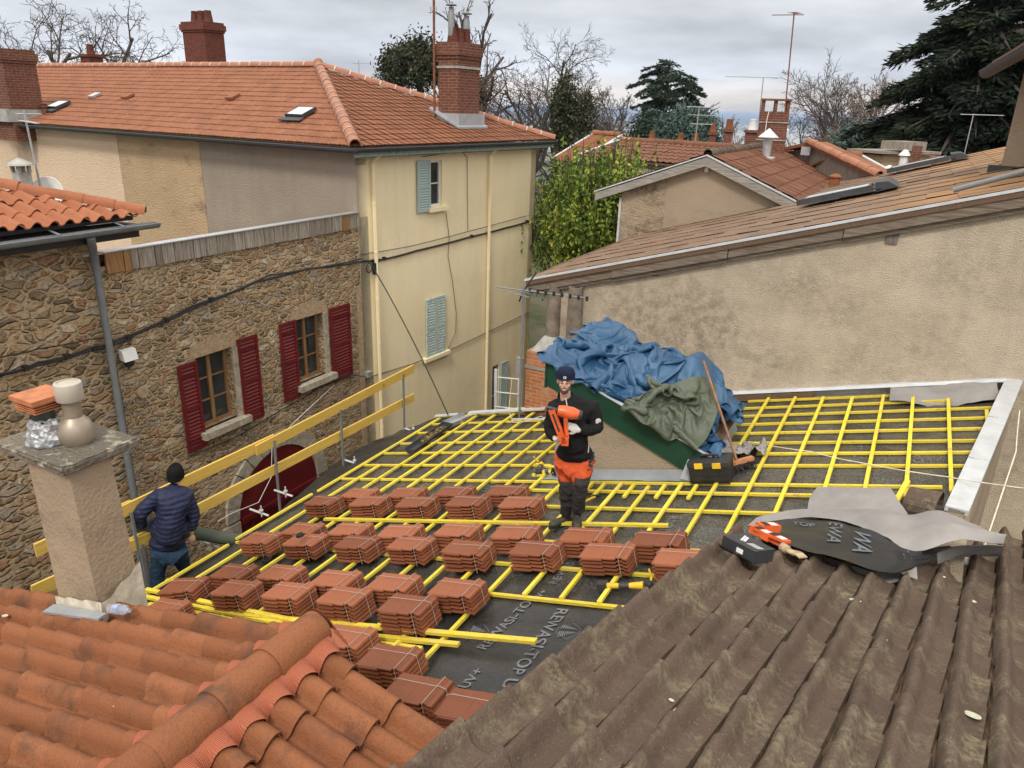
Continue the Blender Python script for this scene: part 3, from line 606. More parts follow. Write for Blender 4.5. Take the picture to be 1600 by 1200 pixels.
# wires on the stone walls
mb = wire([onx(*q, -9.93) for q in ((-10, 587), (60, 570), (147, 545), (172, 540), (215, 520), (300, 482), (400, 440), (480, 420), (565, 409))], .022, .015)
wire([onx(*q, -9.92) for q in ((-10, 585), (60, 566), (147, 541), (180, 532), (300, 478), (420, 430), (565, 404))], .014, .03, 8, mb)
for q in ((40, 575), (105, 557), (147, 545), (200, 527), (260, 500), (330, 468)): c = onx(*q, -9.93); mb.box(c-.035, c+.035)
rooted(mb, 'wall_cable', M_cable, onx(147, 545, -9.93), 'black bundled cable clipped across the stone wall towards the yellow facade', 'cable')
mb = wire([onx(*q, -9.92) for q in ((-10, 560), (60, 545), (140, 530), (172, 526), (180, 538), (200, 533))], .009, .01, 5); rooted(mb, 'phone_wire', M_cable, onx(140, 530, -9.92), 'thin black wire above the thick cable on the stone wall', 'cable')
mb = wire([onx(*q, -9.92) for q in ((296, 712), (370, 682), (440, 640), (500, 605), (545, 585), (572, 588))], .010, .01, 6); rooted(mb, 'low_wire', M_cable, onx(440, 640, -9.92), 'thin dark wire running under the two shuttered windows', 'cable')
mb = wire([onx(*q, -9.9) for q in ((522, 602), (470, 650), (440, 680), (425, 700), (424, 745), (404, 785), (360, 803), (340, 815))], .007, .0, 6); rooted(mb, 'white_wire', M_white, onx(425, 700, -9.9), 'thin white wire looping down across the arched red door', 'cable')
# ================================================================ left building with hipped canal tiles
lb = thing('left_stone_building', 'stone building at the left edge with fresh orange canal tile roof', 'house', (-11, 3.5, 0))
mb = MB(); mb.prism([(-10.02, -3, 0), (-10.02, 6.43, 0), (-10.02, 6.43, 8.3), (-10.02, -3, 8.3)], (-.3, 0, 0)); mb.prism([(-10.3, 6.42, 0), (-16, 6.42, 0), (-16, 6.42, 8.3), (-10.3, 6.42, 8.3)], (0, -.3, 0)); mb.build('wall', M_stone2, lb)
s_ = rad(17); EO = V(-9.62, 6.98, 8.40); Dd = V(math.cos(s_), 0, -math.sin(s_)); Nn = V(math.sin(s_), 0, math.cos(s_)); mb = MB()
tiles(mb, EO-Dd*(10*.36), V(0, -1, 0), Dd, Nn, 34, 10, .212, .36, canal(.062), 9, .024, .014, .004, u0=-.1)
o = mb.build('roof_tiles', M_canal2, lb, 40); hd = V(-1, -1, 0); clipmesh(o, [(EO, (1, -1, 0)), (EO+V(0, 0.02, 0), (0, -1, 0))])
mb = MB(); hp_ = EO+V(-.02, .06, .05); caps(mb, hp_, hp_+V(-4, -4, 4*math.tan(s_)), .10, .38, mort=False); mb.build('ridge_tiles', M_canal2, lb, 50)
mb = MB(); q = EO+V(-.1, -.05, 0); mb.prism([q, V(q[0], -3, q[2]), V(q[0]-4, -3, q[2]+4*math.tan(s_)), q+V(-4, -4, 4*math.tan(s_))], (0, 0, -.05)); mb.prism([q, q+V(-4, -4, 4*math.tan(s_)), q+V(-4, 0, 0)], (0, 0, -.05)); mb.build('roof_deck', M_blk, lb)
mb = MB(); gutter(mb, V(-9.55, 7.18, 8.30), V(-9.55, -3, 8.27), .075)
for y in (6.6, 5.7, 4.8): mb.beam(V(-9.7, y, 8.36), V(-9.46, y, 8.32), .03, .01)
mb.build('gutter', M_pipe, lb, 50)
mb = MB(); mb.box((-10.0, -3, 8.12), (-9.66, 6.95, 8.30)); mb.build('fascia', M_blk, lb)
mb = MB(); mb.tube([V(-9.55, 6.15, 8.22), V(-9.62, 6.2, 8.08), V(-9.87, 6.36, 7.9), V(-9.89, 6.38, 7.7)], .055, 10); mb.tube([V(-9.89, 6.38, 7.75), V(-9.89, 6.38, .2)], .05, 10, mi=0)
for z in (1.5, 3.2, 4.9, 6.4): mb.lathe(V(-9.89, 6.38, z), [(.058, 0), (.058, .06)], 10)
mb.build('drain_pipe', M_pipe, lb, 50)
mb = MB(); mb.tube([V(-9.96, 6.47, 6.2), V(-9.96, 6.47, .3)], .022, 6); mb.build('cable_duct', M_cable, lb)
# small things above that roof, standing on the flat roof behind
def dish(c, r, az, label):
    t_ = thing('satellite_dish', label, 'dish', c); d = V(math.sin(rad(az)), math.cos(rad(az)), .35); d = unit(d); mb = MB()
    mb.lathe(c, [(.01, 0), (r*.5, .03), (r, .13), (r*.98, .14), (r*.5, .045), (.01, .015)], 18, d); mb.build('reflector', M_white, t_, 40)
    mb = MB(); mb.tube([c, c-V(0, 0, .5)], .02, 6); mb.tube([c, c+d*.3], .012, 5); mb.build('arm', M_steel, t_); return t_
c = onlong(76, 297, -.0); c = ony(78, 300, 9.5); dish(c+V(0, 0, -.05), .34, 150, 'white satellite dish behind the orange ridge tiles at the left')
c = ony(38, 293, 9.0); t_ = thing('small_stone_chimney', 'tiny grey stone chimney with a lantern cap above the left roof', 'chimney', c-Z3*.3); mb = MB(); mb.obox(c, V(.12, 0, 0), V(0, .12, 0), Z3*.3); mb.build('shaft', M_cem, t_)
mb = MB(); [mb.obox(c+V(sx*.1, sy*.1, .36), V(.03, 0, 0), V(0, .03, 0), Z3*.07) for sx in (-1, 1) for sy in (-1, 1)]; mb.lathe(c+Z3*.43, [(.24, 0), (.22, .03), (.10, .10), (.02, .14)], 12); mb.build('cap', M_cem, t_)
a0_ = ony(66, 300, 9.3); mast('yagi_antenna', a0_-Z3*.4, 1.95, 'grey mast with a long comb aerial against the pinkish wall', .022, [(.90, 112, 1.6, 12, .16), (.97, 20, .4, 3, .25)], (-.12, 0))
# ================================================================ house being re-roofed
hs = thing('batten_roof_house', 'house being re-roofed with yellow battens over black membrane', 'house', (-3, 7, 0))
mb = MB(); bp = [(-6.85, 2.9), (-6.85, 10.93), (1.34, 10.93), (.92, 7.3), (.6, 2.9)]
low = [V(x, y, 0) for x, y in bp]; top_ = [rxy(x, y, -.09) for x, y in bp]; n = 5
mb.add(low+top_, [(4, 3, 2, 1, 0), (5, 6, 7, 8, 9)]+[(i, (i+1) % n, n+(i+1) % n, n+i) for i in range(n)]); mb.build('wall', M_gab, hs)
# membrane with slack between the rafters and a drooping skirt over the eave
xs = np.concatenate([[-7.42, -7.36, -7.25, -7.12, -7.0], np.arange(-6.9, 1.30, .045)]); ys = np.arange(2.95, 10.95, .05); G = []
def membz(x, y):
    s = .5+.5*math.cos(2*math.pi*(y-9.24)/.5); e = .006*fbm((x*3, y*3, 0), 1, 3)+.018*(fbm((x*1.1, y*5, 2), 1, 3))*(1 if y < 5.6 else .5)
    return -.022+.012*s+e
for x in xs:
    row = []
    for y in ys:
        p = rxy(x, y, membz(x, y)); 
        if x < -6.95: dd = (-6.95-x); k_ = min(max((y-6.3)/2.2, 0), 1); p = p-Z3*(dd*dd*1.2*(1-.6*k_)+dd*.1)*(1+.3*fbm((0, y*1.4, 5), 1, 2)); p[0] += .05*fbm((x, y*1.1, 7), 1, 3)-dd*.75*k_*(1-max(0, (y-9.6)/1.3))
        if x > .5:
            lim = .78+(y-7.3)*.187; p = rxy(min(x, lim), y, membz(x, y)) if x > lim else p
        row.append(p)
    G.append(row)
mb = MB(); mb.grid(np.array(G)); 
t = NT('black roof membrane'); n1 = t.noise(3.2, 6, .65); n2 = t.noise(60, 6, .75); n3 = t.noise(1.0, 5, .6, t.vec(1, 1, 1), 1.2)
col = t.mix(t.ramp(n1, [(.35, 0), (.7, 1)]), (.013, .013, .014), (.030, .029, .028))
sp = t.n('ShaderNodeSeparateXYZ'); t.l(t.tc.outputs['Object'], sp.inputs[0])   # sawdust lies thick away from the clean near strip
cl_ = t.math('ADD', t.math('MULTIPLY', t.ramp(t.math('ADD', sp.outputs[1], 1.9), [(0, 0), (.7, 1)]), .75), .12)
du = t.math('MULTIPLY', t.math('MULTIPLY', t.ramp(n3, [(.36, .15), (.56, 1)]), t.ramp(n2, [(.42, 0), (.60, .85)])), cl_)
du = t.math('MULTIPLY', du, t.ramp(t.math('ADD', sp.outputs[0], 4.05), [(0, .05), (.25, 1)])); col = t.mix(t.math('MULTIPLY', du, .62), col, (.27, .255, .22)); n5 = t.noise(120, 3); col = t.mix(t.math('MULTIPLY', t.ramp(n5, [(.62, 0), (.66, .9)]), cl_), col, (.62, .55, .38))
t.bump(n1, .01); M_memb = t.done(col, t.ramp(n3, [(.4, .55), (.65, .30)]), 0, .5)
und = mb.build('underlay', M_memb, hs, 180)
M_print = plain('grey membrane print', (.15, .155, .165), .6, 0, .35, 30)
def text_mesh(s, size):
    cu = bpy.data.curves.new('lettering', 'FONT'); cu.body = s; cu.size = size; cu.offset = size*.012; o = bpy.data.objects.new('tmp', cu); COL.objects.link(o)
    dg = bpy.context.evaluated_depsgraph_get(); me = bpy.data.meshes.new_from_object(o.evaluated_get(dg)); bpy.data.objects.remove(o); 
    vs = np.array([v.co[:] for v in me.vertices]); fs = [tuple(p.vertices) for p in me.polygons]; return vs, fs
def letter(s, size, p, bd, ud, parent, mat=M_print, drape=None, name='lettering', sx=1.):
    vs, fs = text_mesh(s, size); P_ = [np.array(p)+np.array(bd)*v[0]*sx+np.array(ud)*v[1] for v in vs]
    if drape: P_ = [drape(q) for q in P_]
    mb = MB(); mb.add(P_, fs); return mb.build(name, mat, parent)
def drp(q): return rxy(q[0], q[1], membz(q[0], q[1])+.009)
def tx(s, size, x, y, flip=False, skew=.0):
    k = -1 if flip else 1; letter(s, size, (x, y, 0), V(skew, k, 0), V(-k, skew, 0), und, drape=drp, sx=1.05)
def pxy(x, y): p = rp(x, y); return p[0], p[1]
x_, y_ = pxy(728, 1075); tx('UV+', .125, x_, y_, skew=.06); 
x_, y_ = pxy(757, 1014); tx('REWASI-TOP', .135, x_, y_, skew=.10); x_, y_ = pxy(838, 940); tx('UV+', .1, x_, y_, skew=.1)
x_, y_ = pxy(862, 960); tx('REWASI-TOP UV+', .155, x_, y_+.12, True, .03)
x_, y_ = pxy(868, 912); tx('REWASI', .12, x_, y_, skew=.05); x_, y_ = pxy(915, 905); tx('TOP', .13, x_, y_+.3, True)
for q, s in (((1050, 798), 'ROOF TOP'), ((1120, 748), 'UV+'), ((1190, 700), 'TOP'), ((1290, 735), 'UV+'), ((1335, 690), 'TOP UV+'), ((1400, 660), 'UV+'), ((1440, 720), 'TOP'), ((1270, 770), 'TOP'), ((720, 660), 'UV+'), ((770, 655), 'R'), ((785, 722), 'EW'), ((800, 668), 'WA'), ((770, 750), 'UV+'), ((930, 800), 'TOP'), ((670, 800), 'UV+'), ((1250, 655), 'TOP')):
    x_, y_ = pxy(*q); tx(s, .13, x_, y_-.1, random.random() < .5, .08)
def logo(x, y, s, a):       # roof-shaped halftone mark in an outline
    mb = MB(); R2 = lambda u, v: drp((x+s*(u*math.cos(a)-v*math.sin(a)), y+s*(u*math.sin(a)+v*math.cos(a)), 0))
    for sg_ in (-1, 1):
        for r in range(9):
            w_ = .05+.42*(r/9); u0, u1 = sg_*.12, sg_*(.12+w_); v = .42-.1*r
            mb.add([R2(u0, v), R2(u1, v), R2(u1, v-.055), R2(u0, v-.055)], [(0, 1, 2, 3)])
    hx = [(-.75, .1), (-.2, .62), (.2, .62), (.75, .1), (.2, -.6), (-.2, -.6)]
    for i in range(6):
        (a0, b0), (a1, b1) = hx[i], hx[(i+1) % 6]; mb.add([R2(a0, b0), R2(a1, b1), R2(a1*.96, b1*.96), R2(a0*.96, b0*.96)], [(0, 1, 2, 3)])
    mb.build('printed_mark', M_print, und)
for q in ((888, 985), (745, 988), (980, 890), (1080, 800), (1160, 790)): x_, y_ = pxy(*q); logo(x_, y_, .16, -1.45)
# battens
BW, BH = .038, .027; DORM = (-3.50, -1.72, 7.93, 9.60)
def batten(x0, y0, x1, y1, top, mat, parent=hs, z=None, jj=.004):
    z = (.027+.014 if top else .013) if z is None else z; a = rxy(x0, y0, z); b = rxy(x1, y1, z); mb = MB(); mb.beam(a, b, BW, BH, RN, col=random.random()); return mb.build('batten' if top else 'counter_batten', mat, parent)
XB = [-6.9+.3665*k for k in range(23)]
for k, x in enumerate(XB):
    x += random.uniform(-.008, .008); y1 = 10.72+random.uniform(-.08, .1); dx = random.uniform(-.012, .012)
    if x > 0.6: y0 = 7.25+(x-.73)*5.3; y0 = max(y0, 7.2); y1 = 10.45 if x < 1 else 9.95
    elif x > .3: y0 = 7.45
    elif x > -.9: y0 = 6.9 if x > -.5 else 5.9
    elif x > -1.5: y0 = 5.6
    elif x > -2.85: y0 = 5.16
    else: y0 = 3.0
    if k == 1: batten(x, 3.6, x, 8.25, True, M_yel); continue
    if DORM[0] < x < DORM[1]:
        batten(x, y0, x+dx, 7.75+random.uniform(-.15, .03), True, M_yel)
        if random.random() < .8: batten(x+.17, 7.3, x+.17, 7.66, True, M_yel)
    elif k == 0:
        batten(x, 3.6, x, 5.6, True, M_yel); batten(x-.03, 5.75, x-.02, 7.15, True, M_yel); batten(x, 7.25, x, 10.5, True, M_yel)
    else:
        batten(x, y0, x+dx, y1, True, M_yel)
for x in (-6.35, -6.7): pass
def xbar(y, x0, x1, dy=0): batten(x0, y, x1, y+dy, False, M_yelx)
for y, x0, x1 in ((4.0, -7.0, -3.3), (4.25, -6.9, -3.0), (5.72, -6.9, -.9), (6.22, -3.0, -.6), (7.05, -3.9, -.3), (7.50, -3.9, .6), (7.76, -6.97, .72), (8.30, -6.95, -3.7), (8.80, -6.95, -3.7), (9.24, -6.93, -3.7), (9.75, -6.93, -3.7), (10.2, -6.93, -3.7), (10.62, -6.93, -3.7)): xbar(y, x0, x1, random.uniform(-.02, .02))
for y in (8.30, 8.67, 9.04, 9.40, 9.75, 10.1, 10.45, 10.78): xbar(y, -1.68, .73+(y-7.3)*.187, random.uniform(-.02, .03))
xbar(5.16, -3.05, -1.45); xbar(3.55, -3.1, -2.5); xbar(4.75, -7.0, -5.6)
# black offcut/dust piles and right parapet
PL = [rxy(.72, 7.18, .0), rxy(1.40, 10.95, .0)]; 
mb = MB(); a, b = PL[0]+V(.12, -.1, 0), PL[1]+V(.12, 0, 0); d_ = unit((b-a)*V(1, 1, 0)); nr = V(d_[1], -d_[0], 0)
mb.add([a-nr*.10-Z3*.2, b-nr*.10-Z3*.2, b+nr*.03-Z3*.2, a+nr*.03-Z3*.2, a-nr*.10+Z3*.12, b-nr*.10+Z3*.12, b+nr*.03+Z3*.12, a+nr*.03+Z3*.12], [(4, 5, 6, 7), (0, 4, 7, 3), (1, 2, 6, 5), (0, 1, 5, 4), (2, 3, 7, 6)])
mb.add([a+nr*.03-Z3*7, b+nr*.03-Z3*7, b+nr*.03-Z3*.2, a+nr*.03-Z3*.2], [(0, 1, 2, 3)]); mb.build('parapet', M_gab, hs)
mb = MB(); mb.add([a-nr*.13+Z3*.13, b-nr*.13+Z3*.13, b+nr*.055+Z3*.14, a+nr*.055+Z3*.14, a-nr*.13+Z3*.08, b-nr*.13+Z3*.08, b+nr*.055+Z3*.09, a+nr*.055+Z3*.09], [(3, 2, 1, 0), (4, 5, 6, 7), (0, 1, 5, 4), (1, 2, 6, 5), (2, 3, 7, 6), (3, 0, 4, 7)])
for k in (0.3, .62): c = a*(1-k)+b*k; mb.obox(c+Z3*.142-nr*.037, nr*.092, d_*.012, Z3*.006)
mb.build('parapet_capping', M_zincl, hs)
# wall flashing at the top of the roof, slightly wavy
mb = MB(); X = np.linspace(-2.3, 1.42, 30); mb.grid(np.array([[rxy(x, 10.95, .02+.0*x+.01*fbm((x*2, 0, 0))), rxy(x, 10.945, .14+.012*fbm((x*2, 1, 0))), rxy(x, 10.86+.012*fbm((x*2, 2, 0)), .15), rxy(x, 10.84, .11)] for x in X])); mb.build('wall_flashing', M_zincl, hs)
mb = MB(); mb.beam(rxy(-2.3, 10.84, .05), rxy(-.8, 10.84, .05), .03, .09, RN); mb.build('edge_board', M_brownw, hs)
mb = MB(); xs_ = np.linspace(.15, 1.32, 22); mb.grid(np.array([[rxy(x, y, .13+.05*math.sin(x*7+y*3)*(11-y)-.10*(10.93-y)/.5+.02*fbm((x*4, y*4, 1))) for y in np.linspace(10.3+.25*abs(x-.8)**1.5, 10.93, 9)] for x in xs_])); M_grymem = plain('grey underside of membrane', (.27, .255, .245), .9, 0, .16, 3); rooted(mb, 'loose_membrane_strip', M_grymem, rxy(.7, 10.6, .1), 'loose grey membrane strip hanging under the capping in the far right corner', 'membrane', smooth=180)
# dormer: wedge with rendered cheek and green bargeboards
dm = [] ; x0, x1, y0, y1 = DORM; zt0 = 7.03; zb = lambda x: rxy(x, 0, -.03)[2]; ztr = lambda x: zt0-(x-x0)*.362
mb = MB(); xr = x1+.02; c8 = lambda y: [V(x0, y, zb(x0)), V(xr, y, zb(xr)), V(xr, y, ztr(xr)-.12), V(x0, y, ztr(x0)-.12)]
mb.prism(c8(y0), V(0, y1-y0, 0)); dorm = mb.build('dormer', M_gab, hs)
mb = MB()
for y in (y0-.035, y1+.005):
    mb.prism([V(x0-.14, y, ztr(x0-.14)-.30), V(x1+.0, y, ztr(x1)-.34), V(x1+.17, y, ztr(x1+.17)-.13), V(x1+.17, y, ztr(x1+.17)+.0), V(x0-.14, y, ztr(x0-.14))], V(0, .03, 0))
mb.prism([V(x0-.15, y0-.03, ztr(x0)-.28), V(x0-.15, y1+.03, ztr(x0)-.28), V(x0-.15, y1+.03, ztr(x0)+.03), V(x0-.15, y0-.03, ztr(x0)+.03)], V(-.025, 0, 0))
mb.build('bargeboard', plain('dark green painted board', (.008, .055, .032), .45, 0, .2, 4), dorm)
mb = MB(); mb.prism([V(x0-.14, y0-.05, ztr(x0-.14)+.006), V(x1+.19, y0-.05, ztr(x1+.19)+.006), V(x1+.19, y0+.02, ztr(x1+.19)+.006), V(x0-.14, y0+.02, ztr(x0-.14)+.006)], V(0, 0, .02)); mb.build('edge_strip', M_zincl, dorm)
mb = MB(); mb.prism([V(x0-.1, y0+.025, ztr(x0-.1)-.02), V(x1+.15, y0+.025, ztr(x1+.15)-.02), V(x1+.15, y1-.03, ztr(x1+.15)-.02), V(x0-.1, y1-.03, ztr(x0-.1)-.02)], V(0, 0, -.03)); mb.build('roof_board', M_brownw, dorm)
mb = MB(); mb.prism([V(x1+.0, y0+.1, ztr(x1)+.0), V(x1-.35, y0+.1, ztr(x1-.35)+.0), V(x1-.35, y0+.45, ztr(x1-.35)), V(x1, y0+.5, ztr(x1))], V(0, 0, .02)); mb.build('plywood_sheet', plain('pale plywood', (.62, .46, .24), .8), dorm)
mb = MB(); X = np.linspace(x0-.15, x1+.1, 24)
mb.grid(np.array([[V(x, y0-.022, zb(x)+.16), V(x, y0-.03, zb(x)+.06), V(x, y0-.16-.02*fbm((x*3, 0, 0)), zb(x)+.07+.012*fbm((x*5, 1, 0)))] for x in X]))
mb.add([V(x1+.12, y0-.1, zb(x1)+.05), V(x1+.12, y0-.02, zb(x1)+.35), V(x1-.08, y0-.04, zb(x1)+.28), V(x1-.12, y0-.16, zb(x1)+.07), V(x1+.14, y1, zb(x1)+.06), V(x1+.045, y1, zb(x1)+.30), V(x1+.045, y0, zb(x1)+.30), V(x1+.14, y0, zb(x1)+.06)], [(0, 1, 2, 3), (4, 5, 6, 7)])
mb.build('base_flashing', M_lead, dorm)
# ================================================================ tall rough-cast neighbour on the right
rb = thing('rough_cast_building', 'tall beige rough-cast building with old mossy sloping roof on the right', 'house', (2, 14, 0))
VZ = lambda x: 7.40+(x+5.31)*.2962
mb = MB(); gp = [V(-5.02, 10.95, 0), V(7, 10.95, 0), V(7, 10.95, VZ(7)-.2), V(-5.02, 10.95, VZ(-5.02)-.2)]; mb.prism(gp, V(0, 7, 0)); mb.build('wall', M_rough, rb)
RBU = unit(V(1, 0, .2962)); RBN = V(-RBU[2], 0, RBU[0])
mb = MB()
def vb(y, x0, x1, zo, h, t_, mi): mb.obox((V(x0, y, VZ(x0)+zo)+V(x1, y, VZ(x1)+zo))/2, (V(x1, 0, VZ(x1))-V(x0, 0, VZ(x0)))/2, V(0, t_/2, 0), Z3*h/2, mi, .6)
x = -5.45
while x < 7:
    w_ = random.uniform(1.2, 2.6); dz = random.uniform(-.012, .012); vb(10.925, x, min(x+w_, 7), -.245+dz, .085, .09, 0); vb(10.90+dz, x, min(x+w_, 7), -.165, .125, .12, 0); x += w_+.01
vb(10.90, -5.45, 7, -.065, .07, .17, 1); mb.build('verge_boards', [M_greywy, M_brownw], rb)
mb = MB(); vb(10.83, -5.48, 7, -.01, .035, .05, 0); mb.build('verge_trim', M_zincl, rb)
# old rafter pockets patched with slates
mb = MB()
for (px, py, w_, h_) in ((1016, 422, .34, .16), (1219, 381, .42, .15), (1391, 360, .26, .34)):
    c = ony(px, py, 10.945)
    for r in range(3):
        ww = w_*(1-.22*r); mb.obox(c+V(.02*r, -.004-.004*r, h_*(.5-(r+.5)/3)), V(ww/2, 0, 0), V(0, .006, 0), Z3*h_/6.3)
        mb.obox(c+V(.02*r+random.uniform(-.1, .1)*w_, -.012-.004*r, h_*(.5-(r+.5)/3)), V(.005, 0, 0), V(0, .004, 0), Z3*h_/6.3, 1)
mb.build('slate_patch', [plain('grey slate', (.17, .16, .145), .9, 0, .3, 10, .01), M_brownw], rb)
# roof covering: broad worn flat tiles
OO = V(-5.45, 10.86, VZ(-5.45)); n_c = 36
mb = MB(); Dn = -RBU; Oo = OO+RBU*(n_c*.36)
tiles(mb, Oo, V(0, 1, 0), Dn, RBN, 15, n_c, .84, .36, lambda t: .010+(.008 if t < .04 else 0), 8, .007, .010, .003)
for v in mb.v: v[:] = v-RBN*0.0
o = mb.build('roof_tiles', M_moss, rb, 40)
clipmesh(o, [(V(-5.45, 10.86, 0), unit(V(.55, .30, 0))*1) , (V(0, 22.5, 0), (0, -1, 0)), (V(-1.2, 21.5, 0), unit(V(.45, .0, 0))) if False else (V(0, 22.4, 0), (0, -1, 0))])
bmesh_o = o
mb = MB(); q = [V(-5.4, 10.87, VZ(-5.4)-.05), V(7, 10.87, VZ(7)-.05), V(7, 22, VZ(7)-.05), V(-1.3, 22, VZ(-1.3)-.05), V(-6.0, 17, VZ(-6)-.05), V(-6.0, 13, VZ(-6)-.05)]; mb.prism(q, V(0, 0, -.08)); mb.build('roof_deck', M_brownw, rb)
for (qa, qb, wd) in (((1262, 322), (1352, 298), .62), ((1393, 270), (1478, 253), .62)):
    a = onplane(*qa, OO+RBN*.05, RBN); b = onplane(*qb, OO+RBN*.05, RBN); c = (a+b)/2; 
    dl = unit(V(1, 0, .2962)); o_ = skylight(rb, c+V(0, .1, 0)+RBN*.04, YY, dl, RBN, .9, 1.1); mb = MB(); e_ = c+dl*.66+V(0, .1, 0)
    mb.prism([e_-YY*.5+RBN*.0, e_-YY*.5+RBN*.16, e_-YY*.5+dl*.2+RBN*.14, e_-YY*.5+dl*.34+RBN*.02], YY*1.0); mb.obox(c+V(0, -.39, 0)+RBN*.08, dl*.62, YY*.05, RBN*.05); mb.build('blind_box', M_zincd, o_)
a = onplane(1490, 297, OO+RBN*.10, RBN); mb = MB(); ppd = a+unit(onplane(1600, 268, (0, a[1]-.15, 0), (0, 1, 0))-a)*1.4; mb.tube([a, ppd, ppd+(ppd-a)*.8], .036, 12); mb.lathe(a+(ppd-a)*.55, [(.042, 0), (.042, .1)], 12, unit(ppd-a)); rooted(mb, 'grey_pipe', M_pipe, a, 'grey plastic pipe lying across the mossy roof at the right edge', 'pipe', smooth=50)
# upper wing of the neighbour at the right edge, with its own gutter
b0 = onplane(1562, 268, OO, RBN); mb = MB(); H_ = 2.3
up_ = thing('upper_wing', 'rendered upper wall at the top right corner above the mossy roof', 'house', b0)
mb.prism([b0+V(0, 0, -.3), b0+V(4.5, -1.6, -.3), b0+V(4.5, -1.6, 3.4), b0+V(0, 0, 1.5)], V(.6, 2.2, 0)); mb.build('wall', M_gab, up_)
mb = MB(); mb.obox(b0+V(.3, -.06, .0), V(.45, -.16, 0), V(.02, .05, 0), Z3*.09); mb.build('base_flashing', M_zincd, up_)
ga = atd(1541, 112, 14.8); gb = atd(1604, 76, 12.6); mb = MB(); gutter(mb, ga, gb+(gb-ga)*1.2, .10, 9); mb.build('gutter', M_zincd, up_, 50)
mb = MB(); mb.prism([ga+V(.05, .02, .05), gb+(gb-ga)*1.2+V(.05, .02, .05), gb+(gb-ga)*1.2+V(3, 1, 1.2), ga+V(3, 1.6, 1.2)], V(0, 0, .1)); mb.build('roof', M_redtile, up_)
# small stucco return to the right of the parapet
# ================================================================ brick stack with two clay flues
bs = thing('brick_flue_stack', 'orange brick chimney stack with two tall clay flues by the yellow facade', 'chimney', (-4.85, 10.6, 4))
mb = MB(); mb.box((-5.28, 10.6, 3.5), (-4.32, 11.4, 6.22)); mb.build('shaft', M_brick2, bs)
mb = MB(); mb.hexa([(-5.22, 10.63, 6.22), (-4.36, 10.63, 6.22), (-4.36, 11.35, 6.22), (-5.22, 11.35, 6.22), (-5.08, 10.8, 6.45), (-4.5, 10.8, 6.45), (-4.5, 11.2, 6.45), (-5.08, 11.2, 6.45)]); mb.build('cement_cap', M_cem, bs)
for x in (-4.98, -4.56):
    mb = MB(); mb.lathe(V(x, 10.95 if x < -4.7 else 10.82, 6.42), [(.125, 0), (.12, .45), (.115, .93), (.09, .93), (.09, .85)], 14); mb.build('clay_flue', plain('sooty clay flue', (.21, .17, .135), .92, 0, .35, 6, .01), bs, 40)
mb = MB(); mb.box((-5.30, 10.585, 5.92), (-4.3, 10.6, 5.97)); mb.box((-5.42, 10.5, 5.75), (-5.30, 10.56, 6.1)); mb.build('clamp_band', M_steel, bs)
am = mast('comb_antenna', V(-5.30, 10.45, 3.6), 3.72, 'grey pole with toothed comb aerial beside the clay flues', .02, [(.985, 84, 1.5, 9, .09), (.97, 10, .4, 3, .4)], mat=M_pipe)
mb = MB(); p = V(-5.30, 10.45, 7.27); 
for a_ in (-.5, .6): mb.tube([p, p+V(.25*a_, .1, .45*a_)], .014, 5)
for k in range(8): mb.lathe(p+V(.1+.14*k, .02, .0), [(.022, -.03), (.022, .04)], 6)
mb.build('clip', M_blk, am)
# ================================================================ gable building behind the mossy roof
gb_ = thing('gable_building', 'weathered gable end building with grey bargeboards behind the mossy roof', 'house', (-4.2, 18, 0))
yg = 16.9; AP = V(-4.2, yg, 9.14); EL = V(-6.70, yg, 8.20); ER = V(-2.25, yg, 8.33); BK = 8.2
sl = (AP[2]-EL[2])/(AP[0]-EL[0]); sr = (AP[2]-ER[2])/(ER[0]-AP[0])
mb = MB(); mb.prism([(-6.11, yg, 0), (-5.07, yg, 0), (-5.07, yg, 9.14-.87*sl-.17), (-6.11, yg, 9.14-1.91*sl-.17)], (0, .3, 0)); mb.build('wall', M_gabd, gb_, label='dark stained left part of the gable wall')
mb = MB(); mb.prism([(-5.07, yg-.012, 0), (-1.6, yg-.012, 0), (-1.6, yg-.012, 9.14-2.6*sr-.17), (-4.2, yg-.012, 8.97), (-5.07, yg-.012, 9.14-.87*sl-.17)], (0, .3, 0)); mb.prism([(-6.11, yg+.3, 0), (-6.11, yg+BK, 0), (-6.11, yg+BK, 8.2), (-6.11, yg+.3, 8.2)], (.2, 0, 0)); mb.build('wall', M_gab, gb_)
mb = MB(); mb.prism([EL-Z3*.02, AP-Z3*.02, AP-Z3*.21, EL-Z3*.19], V(0, -.2, 0)); R2_ = V(-1.55, yg, 9.14-2.65*sr); mb.prism([AP-Z3*.02, R2_-Z3*.02, R2_-Z3*.2, AP-Z3*.21], V(0, -.2, 0)); mb.build('bargeboard', M_greyx, gb_)
mb = MB(); mb.prism([EL+V(-.02, -.22, 0), AP+V(0, -.22, 0), AP+V(0, -.22, .03), EL+V(-.02, -.22, .03)], V(0, .06, 0)); mb.prism([AP+V(0, -.22, 0), R2_+V(0, -.22, 0), R2_+V(0, -.22, .03), AP+V(0, -.22, .03)], V(0, .06, 0)); mb.beam(V(-6.13, yg-.02, 4), V(-6.13, yg-.02, 8.1), .05, .03, V(0, 1, 0)); mb.build('verge_trim', M_zincl, gb_)
mb = MB(); mb.box(AP+V(-.04, -.1, -.34), AP+V(.04, 0, -.21)); mb.box(R2_+V(-.75, -.26, -.05), R2_+V(-.6, -.05, .12)); mb.build('purlin_end', M_zinc, gb_)
ct, st_ = 1/math.hypot(1, sr), sr/math.hypot(1, sr); mb = MB()
